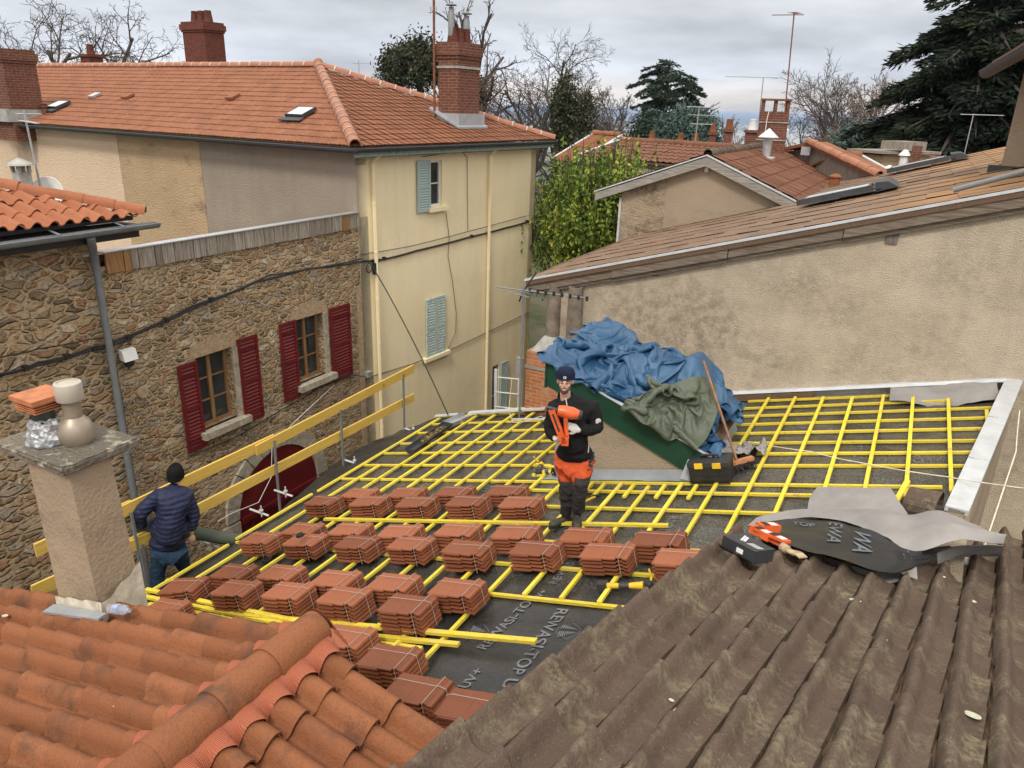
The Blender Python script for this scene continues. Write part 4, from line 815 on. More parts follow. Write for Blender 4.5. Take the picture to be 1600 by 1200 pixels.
tiles(mb, AP+V(0, -.15, .03), V(0, 1, 0), V(ct, 0, -st_), V(st_, 0, ct), 34, 9, .245, .40, lambda t: .012+.012*math.cos(4*math.pi*t), 4, .022, .018, .003)
mb.build('roof_tiles', M_redtile, gb_, 40)
mb = MB(); ct, st_ = 1/math.hypot(1, sl), sl/math.hypot(1, sl); tiles(mb, AP+V(0, BK, .03), V(0, -1, 0), V(-ct, 0, -st_), V(-st_, 0, ct), 34, 7, .245, .40, lambda t: .012+.012*math.cos(4*math.pi*t), 4, .022, .018, .003); mb.build('roof_tiles', M_redtile, gb_, 40)
mb = MB(); caps(mb, AP+V(0, -.1, .04), AP+V(0, BK, .04), .10, .36, mort=False); mb.build('ridge_tiles', M_browntile, gb_, 50)
def vent(c, h, r, label, m=M_zinc):
    t_ = thing('vent_cowl', label, 'vent', c); mb = MB(); mb.obox(c, V(r*1.8, 0, -.0), V(0, r*2.4, 0), Z3*.03); mb.build('base_flashing', M_zincl, t_); mb = MB(); mb.lathe(c, [(r, -.1), (r, h), (r*.5, h)], 14); mb.build('pipe', m, t_, 40)
    mb = MB(); mb.lathe(c+Z3*(h-.02), [(r*2.3, 0), (r*2.35, .015), (r*.2, r*2.0), (0.005, r*2.1)], 16); mb.build('cone_cap', M_zincl, t_, 30); return t_
nR = unit(V(sr, 0, 1)); c = onplane(1196, 247, AP, nR); vent(c, .52, .11, 'grey vent pipe with a cone cap on the brown gable roof')
c = onplane(1214, 226, AP, nR); vent(c+V(0, .4, 0), .42, .11, 'smaller cone capped vent beside the tall brick chimney')
# low boxy chimney pot of clay on the mossy roof
c = onplane(1303, 291, OO, RBN); mb = MB(); mb.lathe(c, [(.13, -.1), (.12, .2), (.15, .21), (.15, .24), (.05, .3)], 8); rooted(mb, 'clay_vent', M_canal, c, 'short clay vent between the mossy roof and the brown gable roof', 'vent', smooth=30)
for (px, py, lab) in ((1386, 268, 'small white cowl behind the long dark roof window'),):
    c = onplane(px, py, OO, RBN)+V(0, .8, 0); mb = MB(); mb.lathe(c, [(.10, -.2), (.10, .0), (.14, .01), (.13, .06), (.03, .12)], 10); rooted(mb, 'white_cowl', M_white, c, lab, 'vent', smooth=30)
# ---------------------------------------------------------------- generic small house for the background
def house(name, label, a, b, depth, h_rise, zb=0, over=.25, wall=M_gab, roof=M_redtile, pw=.5, cl=.42, gable=False, deckm=None, flat=False):
    # a, b: the two ends of the near eave; the roof rises away from the viewer by h_rise over depth/2
    a, b = np.array(a, float), np.array(b, float); U = unit((b-a)*V(1, 1, 0)); Wd = V(-U[1], U[0], 0); t_ = thing(name, label, 'house', ((a+b)/2)*V(1, 1, 0)+V(0, 0, zb)+Wd*depth/2)
    rise = Z3*h_rise; ra, rb_ = a+Wd*depth/2+rise, b+Wd*depth/2+rise; ca, cb = a+Wd*depth, b+Wd*depth
    mb = MB(); i = .2; p = [a+Wd*i+U*i, b+Wd*i-U*i, cb-Wd*i-U*i, ca-Wd*i+U*i]; zt = [q-Z3*.05 for q in p]; lo = [V(q[0], q[1], zb) for q in p]
    mb.add(lo+zt+[ra+U*i-Z3*.08, rb_-U*i-Z3*.08], [(0, 1, 5, 4), (2, 3, 7, 6), (1, 2, 6, 9, 5), (3, 0, 4, 8, 7)]); mb.build('wall', wall, t_)
    if flat:
        mb = MB(); mb.prism([a, b, cb, ca], Z3*.08); mb.build('roof', roof, t_); return t_, U, Wd
    D = unit(a-ra); D = unit(D-U*(D@U)); N = unit(np.cross(U, -D)); N = N if N[2] > 0 else -N; L_ = np.linalg.norm(b-a); S_ = np.linalg.norm(ra-a)
    mb = MB(); nc = max(2, round(S_/cl)); tiles(mb, ra-U*.0, U, D, N, int(L_/pw)+1, nc, L_/(int(L_/pw)+1), S_/nc, lambda t: .02+.02*math.cos(4*math.pi*t), 4, .03, .025, .004); mb.prism([ra-Z3*.04, rb_-Z3*.04, cb-Z3*.04, ca-Z3*.04], -Z3*.05)
    mb.build('roof_tiles', roof, t_, 40); mb = MB(); mb.prism([a+D*.02-Z3*.03, b+D*.02-Z3*.03, rb_-Z3*.05, ra-Z3*.05], -Z3*.05); mb.build('roof_deck', M_brownw, t_)
    mb = MB(); caps(mb, ra+Z3*.03, rb_+Z3*.03, .12, .4, mort=False); mb.build('ridge_tiles', roof, t_, 50)
    mb = MB(); gutter(mb, a+D*.06-Z3*.05, b+D*.06-Z3*.05, .07, 5); mb.build('gutter', M_zincd, t_)
    for q, r_ in ((a, ra), (b, rb_)): mb = MB(); mb.prism([q+Z3*.05-U*.06, q+Z3*.05+U*.06, r_+U*.06+Z3*.05, r_-U*.06+Z3*.05], Z3*.03); mb.build('verge_trim', M_zincl, t_)
    return t_, U, Wd
a_, b_ = atd(904, 246, 28.5), atd(1108, 258, 25.5); b_[2] = a_[2] = (a_[2]+b_[2])/2
hE, U_, W_ = house('white_shutter_house', 'low house with old brown tile roof and white roller shutters beyond the green tree', a_, b_, 5.0, .50, 0, wall=M_pink, roof=M_redtile)
for k, (px0, px1) in enumerate(((945, 968), (978, 1048))):
    p_ = onplane(px0, 256, a_+W_*.19, W_); q_ = onplane(px1, 258, a_+W_*.19, W_); mb = MB(); z_ = a_[2]-.25; mb.prism([V(p_[0], p_[1], z_-1.8), V(q_[0], q_[1], z_-1.8), V(q_[0], q_[1], z_), V(p_[0], p_[1], z_)], -W_*.04); mb.build('roller_shutter', M_white, hE)
a_, b_ = atd(862, 250, 31), atd(903, 250, 29.5); b_[2] = a_[2]; house('red_shed', 'small red corrugated shed roof beside the old brown tile roof', a_, b_, 4.0, 1.0, 0, wall=M_gab, roof=M_til_far, pw=.16, cl=3)
a_, b_ = atd(1060, 232, 38), atd(1190, 232, 36); b_[2] = a_[2] = 8.0; house('pale_roof_building', 'building with a pale flat metal roof behind the gable', a_, b_, 6, .4, 0, flat=True, roof=M_white, wall=M_cem)
a_, b_ = atd(1225, 236, 27), atd(1300, 232, 28)
# small gabled roof with grey boarded gable
g0 = atd(1268, 222, 24); gL = atd(1232, 230, 24.6); gR = atd(1378, 274, 21.5); t_ = thing('boarded_gable_house', 'small house with a grey boarded gable and red tile verge', 'house', g0*V(1, 1, 0)+V(.5, .5, 0)); bk = unit(V(.35, 1, 0))*1.1
mb = MB(); mb.prism([V(gL[0], gL[1], 0), V(gR[0], gR[1], 0), gR-Z3*.12, g0-Z3*.15, gL-Z3*.12], bk); mb.build('wall', M_greyw, t_)
fr_ = -unit(bk)*.25; mb = MB(); mb.prism([g0+fr_, gR+fr_, gR+fr_-Z3*.09, g0+fr_-Z3*.09], bk*1.1); mb.prism([gL+fr_, g0+fr_, g0+fr_-Z3*.09, gL+fr_-Z3*.09], bk*1.1); mb.build('roof', M_til_far, t_)
mb = MB(); caps(mb, gR+fr_*.8+Z3*.02, g0+fr_*.8+Z3*.02, .11, .38, mort=False); mb.build('ridge_tiles', M_ridge, t_, 50); mb = MB(); mb.prism([g0+fr_*1.3+V(-.1, 0, -.12), g0+fr_*1.3+V(.15, 0, -.12), g0+fr_*1.3+V(.15, 0, -.35), g0+fr_*1.3+V(-.1, 0, -.35)], bk*.02); mb.build('vent_plate', M_zinc, t_)
mb = MB(); q0 = onplane(1252, 237, AP, nR); q1 = onplane(1300, 256, AP, nR); mb.beam(q0+nR*.05, q1+nR*.05, .18, .03, nR); rooted(mb, 'white_valley_strip', M_white, q0, 'white sealing strip along the top of the brown gable roof', 'strip')
a_, b_ = atd(1322, 240, 27), atd(1382, 240, 26); a_[2] = b_[2] = 9.0; tt, U_, W_ = house('shed_roof_box', 'beige box shaped dormer with grey slatted shed roof before the cedar', a_, b_, 2.4, .1, 0, flat=True, roof=M_greyw, wall=M_tan)
mb = MB(); mb.obox((a_+b_)/2+U_*.5+W_*1+Z3*.25, U_*.4, W_*.5, Z3*.12); mb.build('roof_box', M_greyw, tt)
a_, b_ = atd(1355, 278, 22.5), atd(1405, 262, 23.5); b_[2] = a_[2]; house('terracotta_lean_to', 'little terracotta lean-to roof with pale verge', a_, b_, 2.6, .45, 0, roof=M_canal, pw=.25)
a_, b_ = atd(1378, 268, 27), atd(1500, 268, 26.5); b_[2] = a_[2] = 8.35; house('red_pantile_house', 'red and cream pantile roof in front of the dark cedar', a_, b_, 4.5, .42, 0, roof=M_redtile, pw=.3, cl=.35)
mb = MB(); c = atd(1427, 262, 25); mb.obox(c+Z3*.1, V(.13, 0, 0), V(0, .13, 0), Z3*.5); rooted(mb, 'brown_post_chimney', M_brick, c, 'square brown chimney post on the red pantile roof', 'chimney')
c = atd(1412, 252, 25); mb = MB(); mb.lathe(c, [(.12, -.2), (.12, .15), (.18, .16), (.05, .32)], 10); rooted(mb, 'pale_cowl', M_white, c, 'small pale cowl standing before the red pantile roof', 'vent', smooth=30)
# tall brick chimney with arcade top
c = atd(1203, 228, 23.5); tc_ = thing('tall_brick_chimney', 'tall tapering brick chimney with open arcade top and masts', 'chimney', c-Z3*1.5); U_ = unit(V(1, .25, 0)); W_ = V(-U_[1], U_[0], 0); mb = MB()
def frus(c, w0, w1, d0, d1, z0, z1, mi=0): mb.hexa([c+U_*a*w0/2+W_*b*d0/2+Z3*z0 for a, b in ((-1, -1), (1, -1), (1, 1), (-1, 1))]+[c+U_*a*w1/2+W_*b*d1/2+Z3*z1 for a, b in ((-1, -1), (1, -1), (1, 1), (-1, 1))], mi)
frus(c, .80, .74, .5, .45, -1.5, .92); mb.build('shaft', M_brick, tc_)
mb = MB(); [frus(c+U_*k*.33, .08, .08, .4, .4, .92, 1.2) for k in (-1, 0, 1)]; frus(c, .80, .80, .5, .5, 1.2, 1.25); mb.build('arcade_top', M_brick, tc_)
mb = MB(); [frus(c, .80, .80, .52, .52, z, z+.025) for z in (.15, .62)]; mb.build('clamp_band', M_cem, tc_)
mb = MB(); pp = c-U_*.2-W_*.3+Z3*.2; mb.tube([pp, pp+Z3*.5, pp+Z3*.95+U_*.05], .012, 5); mb.build('cable', M_white, tc_)
m1 = atd(1222, 222, 23.3); mt = atd(1241, 20, 23.3); dl = mt-m1
mast('leaning_mast', m1, dl[2], 'tall leaning rust coloured mast with a small aerial on top', .019, [(.985, 262, .8, 7, .1), (1.0, 20, .3, 3, .3)], (dl[0], dl[1]), mat=M_rust)
m1 = atd(1189, 165, 23.6); mt = atd(1193, 121, 23.6); dl = mt-m1; mast('wide_antenna', m1-Z3*.4, dl[2]+.4, 'short mast with one wide horizontal aerial over the brick chimney', .016, [(1., 250, 1.5, 12, .08)], (dl[0], dl[1]))
for (px, py, d, w_, h_, lab) in ((1135, 233, 30, .28, .72, 'narrow orange brick chimney in front of the pale roof'), (1172, 228, 27, .38, .5, 'low brick chimney with a white flue beside the tall one'), (1111, 232, 32, .26, .62, 'pointed brick chimney with a clay pot'), (1062, 230, 33, .4, .22, 'squat brick chimney over the brown tile roof'), (1086, 230, 33, .3, .22, 'small dark brick chimney near the blue conifer'), (1018, 222, 33, .2, .1, 'small clay chimney on the ridge of the old tile roof')):
    c = atd(px, py, d); t_ = thing('brick_chimney', lab, 'chimney', c-Z3*.6); chimney(t_, c, w_, w_*.8, h_, V(1, .3, 0), M_brick, True, 1, M_white if px == 1172 else M_canal, False, 'shaft')
a0_ = atd(1085, 235, 31); mast('tangled_antenna', a0_, 1.6, 'grey antenna pole with several aerials in front of the blue green conifer', .02, [(.98, 80, 1.5, 10, .3), (.8, 95, 1.2, 8, .3), (.6, 70, .8, 5, .4)])
a0_ = atd(1507, 240, 24); mast('cedar_antenna', a0_-Z3*.4, 1.4, 'thin aerial in front of the dark cedar', .014, [(.98, 80, 1.0, 8, .08)])
a0_ = atd(561, 112, 40); mast('ridge_antenna', a0_-Z3*6, 6.5, 'tiny aerial behind the ridge of the orange roof', .02, [(.98, 80, .9, 5, .3)])
# ---------------------------------------------------------------- trees
def foliage_mat(name, c0, c1, c2=None, rough=.7):
    t = NT(name); a = t.attr(); st = [(0, c0), (.55, c1)]+([(1, c2)] if c2 else []); return t.done(t.ramp(a, st), rough, 0, .25)
M_bark = plain('grey brown bark', (.06, .048, .04), .95, 0, .3, 8, .01); M_twig = plain('brown twigs', (.075, .058, .048), .95, 0, .3, 3); M_twigr = plain('reddish twigs', (.15, .10, .075), .95, 0, .3, 3)
M_leafg = foliage_mat('yellow green leaves', (.07, .13, .02), (.24, .31, .045), (.52, .46, .08)); M_cedar = foliage_mat('dark cedar needles', (.005, .011, .007), (.014, .024, .012), (.036, .048, .02)); M_pine = foliage_mat('pine needles', (.012, .024, .014), (.03, .05, .028)); M_bluec = foliage_mat('blue green needles', (.03, .055, .045), (.09, .14, .12)); M_ivy = foliage_mat('dark ivy', (.014, .022, .011), (.05, .062, .03), (.11, .085, .05))
def rot_axis(v, ax, a): ax = unit(ax); return v*math.cos(a)+np.cross(ax, v)*math.sin(a)+ax*(ax@v)*(1-math.cos(a))
def branches(rng, p, d, L_, r, lv, maxlv, out, P_):
    n = 4 if lv < 2 else 3; pts = [p]; rr = [r]; dd = d
    for k in range(n):
        dd = unit(dd+rng.normal(0, P_['wob'], 3)+Z3*P_['grav'][min(lv, len(P_['grav'])-1)]/n); p = p+dd*L_/n; pts.append(p); rr.append(r*(1-(.38 if lv == 0 else .55)*(k+1)/n))
    out[0 if lv == 0 else (1 if lv < 3 else 2)].append((pts, rr, 7 if lv == 0 else (5 if lv < 2 else 3)))
    if lv >= maxlv: return
    nb = P_['nb'][min(lv, len(P_['nb'])-1)]; t0 = P_['t0'] if lv == 0 else .22
    ph = rng.uniform(0, 6.28)
    for k in range(nb):
        t = t0+(1-t0)*(k+.6)/nb; i = min(int(t*n), n-1); q = pts[i]*(1-(t*n-i))+pts[i+1]*(t*n-i); ax = rot_axis(unit(np.cross(dd, V(.3, .2, 1) if abs(dd[2]) < .95 else V(1, 0, 0))), dd, ph+k*2.4+rng.uniform(-.4, .4))
        a = P_['ang']*rng.uniform(.7, 1.25); nd = rot_axis(unit(pts[i+1]-pts[i]), ax, a)
        branches(rng, q, nd, L_*P_['len']*rng.uniform(.7, 1.1)*(1.15-.35*t), max(rr[i]*P_['rr'], P_['rmin']), lv+1, maxlv, out, P_)
def tubes(mb, segs, n):
    by = {}
    for pts, rr in segs: by.setdefault(len(pts), []).append((pts, rr))
    for k, lst in by.items():
        P = np.array([a for a, _ in lst]); R = np.array([b for _, b in lst]); T = np.empty_like(P); T[:, 1:-1] = P[:, 2:]-P[:, :-2]; T[:, 0] = P[:, 1]-P[:, 0]; T[:, -1] = P[:, -1]-P[:, -2]; T /= np.linalg.norm(T, axis=-1, keepdims=True)+1e-12
        ref = np.where(np.abs(T[:, :1, 2:3]) < .9, V(0, 0, 1), V(1, 0, 0)); A = np.cross(T, np.broadcast_to(ref, T.shape)); A /= np.linalg.norm(A, axis=-1, keepdims=True)+1e-12; B = np.cross(T, A)
        th = 2*np.pi*np.arange(n)/n; VV = P[:, :, None]+R[:, :, None, None]*(A[:, :, None]*np.cos(th)[:, None]+B[:, :, None]*np.sin(th)[:, None]); nt_ = len(P)
        I = np.arange(nt_*k*n).reshape(nt_, k, n); J = np.roll(I, -1, 2); Fq = np.stack([I[:, :-1], J[:, :-1], J[:, 1:], I[:, 1:]], -1).reshape(-1, 4)
        mb.v.append(VV.reshape(-1, 3)); mb.f += list(map(tuple, (Fq+mb.n).tolist())); mb.m += [0]*len(Fq); mb.n += nt_*k*n; mb.col.append(np.full(nt_*k*n, .5))
def bare_tree(px, dist, ytop, label, seed, lv=5, zb=0., tw=M_twig, ht=None, group='bare winter trees beyond the roofs', **kw):
    P_ = dict(wob=.13, grav=(0, .12, .1, .05, 0), nb=(7, 5, 4, 3, 3), t0=.3, ang=.75, len=.62, rr=.62, rmin=.02); P_.update(kw); rng = np.random.default_rng(seed)
    top = atd(px, ytop, dist); H_ = ht or top[2]-zb; base = V(top[0], top[1], top[2]-H_); t_ = thing('bare_tree', label, 'tree', base, group); out = [[], [], []]
    branches(rng, base, V(0, 0, 1)+rng.normal(0, .03, 3), H_*P_.get('trunk', .55), H_*.022, 0, lv, out, P_)
    allp = np.vstack([np.array(s[0]) for o_ in out for s in o_]); k = H_/max(allp[:, 2].max()-base[2], .1)
    for nm, idx, m in (('trunk', (0,), M_bark), ('crown', (1, 2), tw)):
        mb = MB()
        by = {}
        for i in idx:
            for pts, rr, n in out[i]: by.setdefault(n, []).append((base+(np.array(pts)-base)*k, rr))
        for n, lst in by.items(): tubes(mb, lst, n)
        if mb.v: mb.build(nm, m, t_, 180)
    return t_, base, H_, [[([base+(q-base)*k for q in pts]) for pts, _, _ in o_] for o_ in out]
def leaves(mb, C_, size, rng, asp=.5, droop=0., tint=None, dirs=None, flat=0):
    C_ = np.array(C_); n = len(C_); d = rng.normal(0, 1, (n, 3)) if dirs is None else np.array(dirs)+rng.normal(0, .35, (n, 3)); d[:, 2] -= droop; d[:, 2] *= (1-flat); d /= np.linalg.norm(d, axis=1)[:, None]
    s = np.cross(d, rng.normal(0, 1, (n, 3)) if not flat else np.tile(V(0, 0, 1), (n, 1))+rng.normal(0, .3, (n, 3))); s /= np.linalg.norm(s, axis=1)[:, None]+1e-9; L_ = size*rng.uniform(.6, 1.3, (n, 1)); w_ = L_*asp/2
    P_ = np.stack([C_, C_+d*L_*.5+s*w_, C_+d*L_, C_+d*L_*.5-s*w_], 1).reshape(-1, 3); b = mb.n; mb.v.append(P_); mb.n += 4*n; mb.f += [(b+4*i, b+4*i+1, b+4*i+2, b+4*i+3) for i in range(n)]; mb.m += [0]*n
    mb.col.append(np.repeat(rng.uniform(0, 1, n) if tint is None else np.clip(tint+rng.normal(0, .12, n), 0, 1), 4))
def clumps(rng, c, R3, n, k, sp):       # n clumps inside an ellipsoid, k points each
    u = rng.normal(0, 1, (n, 3)); u /= np.linalg.norm(u, axis=1)[:, None]; cc = np.array(c)+u*(rng.uniform(.25, 1, (n, 1))**.45)*np.array(R3); pts = np.repeat(cc, k, 0)+rng.normal(0, sp, (n*k, 3)); tint = np.repeat(rng.uniform(.1, .9, n), k); return pts, tint
# left group
bare_tree(30, 36, -40, 'large bare tree at the top left corner behind the brick chimney', 3, 6, ang=.8, grav=(0, .1, .0, -.06, -.05), len=.66, rmin=.012)
bare_tree(120, 40, -25, 'bare tree with fine drooping twigs above the small round chimney', 11, 6, ang=.85, grav=(0, .05, -.02, -.1, -.1), len=.64, rmin=.011)
# centre group
bare_tree(700, 62, -18, 'slender bare tree with a bird nest rising above the brick chimney', 21, 5, nb=(9, 4, 3, 3), ang=.6, len=.45, t0=.4)
bare_tree(838, 62, 40, 'wide bare tree right of the brick chimney', 5, 6, ang=.72, len=.66, t0=.35, rmin=.014)
bare_tree(765, 58, 75, 'brownish bare tree directly right of the brick chimney', 8, 6, tw=M_twigr, ang=.8, len=.6)
bare_tree(905, 66, 95, 'bare tree with long arms reaching right above the yellow house corner', 14, 5, ang=.95, len=.7)
bare_tree(965, 75, 132, 'brushy upright bare tree left of the umbrella shaped cedar', 31, 6, ang=.42, nb=(8, 5, 4, 3), t0=.15, len=.6, tw=M_twig)
bare_tree(925, 85, 160, 'low reddish bare tree beside the dark ivy column', 33, 6, ang=.6, nb=(7, 5, 4, 3), t0=.15, tw=M_twigr)
bare_tree(1000, 80, 165, 'small dark bare tree under the umbrella shaped cedar', 35, 6, ang=.6, nb=(7, 5, 4, 3), t0=.15)
bare_tree(1165, 60, 178, 'small twiggy tree left of the tall brick chimney', 41, 5, ang=.4, nb=(8, 5, 3), t0=.15)
# right group
bare_tree(1337, 55, 72, 'big spreading bare tree left of the dark cedar', 52, 6, ang=.62, len=.70, t0=.3, rmin=.013)
bare_tree(1372, 62, 95, 'pale bare tree between the spreading tree and the cedar', 54, 6, ang=.55, tw=M_twigr, nb=(7, 4, 4, 3))
for k, (px, y_, lab) in enumerate(((1270, 182, 'lowest brown twiggy bush right of the tall chimney'), (1300, 172, 'brown twiggy bush under the spreading bare tree'), (1400, 140, 'orange brown twiggy tree against the cedar'), (1435, 150, 'brown bush almost hidden by the cedar branches'), (1355, 165, 'tan twiggy bush in the middle of the right tree group'))):
    bare_tree(px, 50+3*k, y_, lab, 60+k, 6, tw=M_twigr, ang=.65, nb=(8, 5, 4, 3), t0=.1, len=.55)
def clad_tree(px, dist, ytop, ybot, wpx, label, seed, m, n, size, name='ivy_tree', cat='tree', R_k=1., asp=.5, droop=.3, sp=.35, base_z=0., k=26):
    rng = np.random.default_rng(seed); top = atd(px, ytop, dist); bot = atd(px, ybot, dist); R_ = wpx/1170*dist/2; c = (top+bot)/2; t_ = thing(name, label, cat, V(c[0], c[1], base_z))
    mb = MB(); mb.tube([V(c[0], c[1], base_z), c, top-Z3*.3], [.3, .2, .05], 7); 
    for j in range(14):
        a = rng.uniform(0, 6.28); h = rng.uniform(.0, .8); q = V(c[0], c[1], bot[2]+(top[2]-bot[2])*h); mb.tube([q, q+V(math.cos(a), math.sin(a), .6)*R_*.9], [.06, .015], 4)
    mb.build('trunk', M_bark, t_); pts, tint = clumps(rng, c, (R_, R_, (top[2]-bot[2])/2), n, k, sp); mb = MB(); leaves(mb, pts, size, rng, asp, droop, tint); mb.build('crown', m, t_); return t_
clad_tree(655, 55, 60, 135, 75, 'dark evergreen tree left of the brick chimney', 71, M_ivy, 230, .26, 'evergreen_tree', base_z=0, sp=.34)
clad_tree(617, 58, 75, 140, 36, 'small leafy evergreen left of the dark one', 72, M_ivy, 110, .28, 'evergreen_tree', base_z=0, sp=.3)
clad_tree(882, 50, 122, 235, 34, 'dark ivy covered tree column beside the yellow house', 73, M_ivy, 200, .22, 'ivy_tree', base_z=0, sp=.26)
clad_tree(910, 58, 140, 215, 30, 'thin ivy covered trunk in the centre', 78, M_ivy, 90, .24, 'ivy_tree', base_z=0, sp=.3)
clad_tree(738, 60, 120, 190, 40, 'dark shrub crown against the side of the brick chimney', 74, M_ivy, 120, .26, 'ivy_tree', base_z=0, sp=.3)
clad_tree(1072, 46, 170, 262, 98, 'dense blue green conifer before the umbrella shaped cedar', 75, M_bluec, 420, .26, 'blue_conifer', base_z=0, asp=.3, sp=.22, droop=-.4)
clad_tree(1342, 44, 200, 250, 62, 'low blue green conifer below the spreading bare tree', 76, M_bluec, 160, .3, 'blue_conifer', base_z=0, asp=.3, sp=.25, droop=.2)
clad_tree(1018, 75, 178, 240, 60, 'dark round bush at the foot of the umbrella shaped cedar', 77, M_pine, 150, .35, 'dark_bush', base_z=0, sp=.4)
# yellow-green tree with hanging leaves
rng = np.random.default_rng(5); tl = thing('leafy_tree', 'green and yellow tree with hanging leaves right of the yellow house', 'tree', (-8.3, 20.9, 0)); mb = MB(); tr = V(-8.3, 20.9, 0); mb.tube([tr, tr+V(.1, 0, 3), tr+V(0, .1, 6)], [.22, .17, .1], 9)
ends = []; stems = MB()
for k in range(210):
    a = rng.uniform(0, 6.28); r_ = (rng.uniform(.0, 1)**.6)*2.15; tp = tr+V(math.cos(a)*r_, math.sin(a)*r_*1.2, 8.9-1.2*(r_/2.)**2+rng.normal(0, .35)); o_ = tr+V(rng.normal(0, .15), rng.normal(0, .15), rng.uniform(3, 6)); mid = (o_+tp)/2+V(math.cos(a), math.sin(a), 0)*.25
    stems.tube([o_, mid, tp], [.03, .02, .008], 4, False); ends.append((o_, mid, tp))
pts = []; tn = []
for o_, mid, tp in ends:
    base_t = rng.uniform(.0, .8)
    for s in range(11):      # hanging strings of leaves
        t = rng.uniform(.1, 1); q = (mid*(1-t)+tp*t)+rng.normal(0, .22, 3); ln = rng.uniform(.3, .9); n_ = int(ln/.045)
        for j in range(n_): pts.append(q-Z3*j*.045+rng.normal(0, .035, 3)); tn.append(base_t+.25*(1-q[2]/9)-.1+rng.normal(0, .06))
mb.build('trunk', M_bark, tl); stems.build('branches', M_bark, tl); mb = MB(); leaves(mb, pts, .12, rng, .55, 1.3, np.clip(np.array(tn), 0, 1)); mb.build('crown', M_leafg, tl)
def cedar(px, dist, ytop, R_, label, seed, zb, ntier, m, size, per, pxb=None, zmin=2., umb=False, name='cedar_tree', dens=1.):
    rng = np.random.default_rng(seed); top = atd(px, ytop, dist); base = V(top[0], top[1], zb); H_ = top[2]-zb; t_ = thing(name, label, 'tree', base); mb = MB(); mb.tube([base, base+Z3*H_*.5, top], [R_*.07, R_*.05, .04], 9); 
    P_ = []; D_ = []; T_ = []; z = zmin
    while z < H_:
        f = (z-zmin)/(H_-zmin); rr = R_*((1-f)**.75 if not umb else (math.sin(math.pi*min(f*.75+.22, 1))**.8)); nb = per if not umb else max(3, int(per*.8)); 
        for k in range(nb):
            a = rng.uniform(0, 6.28); L_ = rr*rng.uniform(.6, 1.1); d = V(math.cos(a), math.sin(a), 0); s = V(-d[1], d[0], 0); o_ = base+Z3*(z+rng.uniform(-.3, .3)); tip = o_+d*L_+Z3*(.05*L_-(.03 if umb else .055)*L_*L_/max(R_*.3, 1)); mid = o_+d*L_*.5+Z3*.16*L_
            if L_ < .3: continue
            mb.tube([o_, mid, tip], [.02*R_+.02, .012*R_+.01, .01], 4, False); tone = rng.uniform(.1, .75); n_ = int(L_*L_*22*dens)+20
            t = rng.uniform(.12, 1.02, n_)**.75; w_ = L_*.30*np.sin(np.pi*np.clip(t*.85+.12, 0, 1))*rng.uniform(-1, 1, n_); q = np.where(t[:, None] < .5, o_+(mid-o_)*(t[:, None]*2), mid+(tip-mid)*(t[:, None]*2-1)); q = q+s*w_[:, None]+Z3*(rng.normal(0, .06, n_)-.06*np.abs(w_))[:, None]
            P_.append(q); D_.append(np.tile(d, (n_, 1))+s*(np.sign(w_)*.8)[:, None]-Z3*.22); T_.append(np.full(n_, tone))
        z += H_/ntier*rng.uniform(.7, 1.3)
    mb.build('trunk', M_bark, t_); mb = MB(); leaves(mb, np.vstack(P_), size, rng, .22, .1, np.concatenate(T_), np.vstack(D_)); mb.build('crown', m, t_); return t_
cedar(1590, 36, -150, 6.6, 'huge dark cedar with layered drooping branches at the right', 81, 0, 40, M_cedar, .34, 15, zmin=3.5, dens=1.25)
cedar(1047, 92, 92, 4.6, 'umbrella shaped dark cedar standing alone on the skyline', 83, 6.5, 15, M_pine, .42, 8, zmin=2.2, umb=True, name='umbrella_cedar', dens=1.3)
# ---------------------------------------------------------------- far city and woods in the valley
rng = np.random.default_rng(9); mb = MB(); 
for k in range(3600):
    r = 3200*(5.2**rng.uniform(0, 1)); a = rng.uniform(-.75, .25)+.0; x, y = r*math.sin(a), r*math.cos(a); z = terr_h(x, y); w_, d_, h_ = rng.uniform(20, 80), rng.uniform(15, 50), rng.uniform(8, 30)*(2.2 if rng.random() < .04 else 1)
    ca, sa = math.cos(a*3+k), math.sin(a*3+k); mb.obox(V(x, y, z+h_/2), V(ca*w_/2, sa*w_/2, 0), V(-sa*d_/2, ca*d_/2, 0), Z3*h_/2, 0, rng.uniform(0, 1))
o = mb.build('distant_city', foliage_mat('far facades', (.34, .28, .24), (.62, .60, .56), (.75, .74, .72), .9)); o['kind'] = 'stuff'
mb = MB(); pts = []
for k in range(420):
    r = 3000*(7**rng.uniform(0, 1)); a = rng.uniform(-.75, .25); x, y = r*math.sin(a), r*math.cos(a); s_ = r*.006*rng.uniform(.5, 1.5); mb.ell(V(x, y, terr_h(x, y)), (s_*rng.uniform(2, 7), s_*rng.uniform(1, 2), 9), 8, 0, rng.uniform(0, 1))
o = mb.build('distant_woods', foliage_mat('far woods', (.02, .03, .018), (.05, .06, .035))); o['kind'] = 'stuff'
# ---------------------------------------------------------------- haze
mb = MB(); mb.box((-34500, -34500, -215), (34500, 34500, 34)); hz = mb.mesh('haze', []); hzm = bpy.data.materials.new('haze air'); hzm.use_nodes = True; n_ = hzm.node_tree; n_.nodes.clear(); pv = n_.nodes.new('ShaderNodeVolumePrincipled'); oo = n_.nodes.new('ShaderNodeOutputMaterial'); n_.links.new(pv.outputs[0], oo.inputs['Volume'])
pv.inputs['Color'].default_value = (.50, .66, .94, 1); pv.inputs['Density'].default_value = .00008; pv.inputs['Anisotropy'].default_value = .0
hz.materials.clear(); hz.materials.append(hzm); ho = bpy.data.objects.new('haze', hz); COL.objects.link(ho); ho['kind'] = 'stuff'
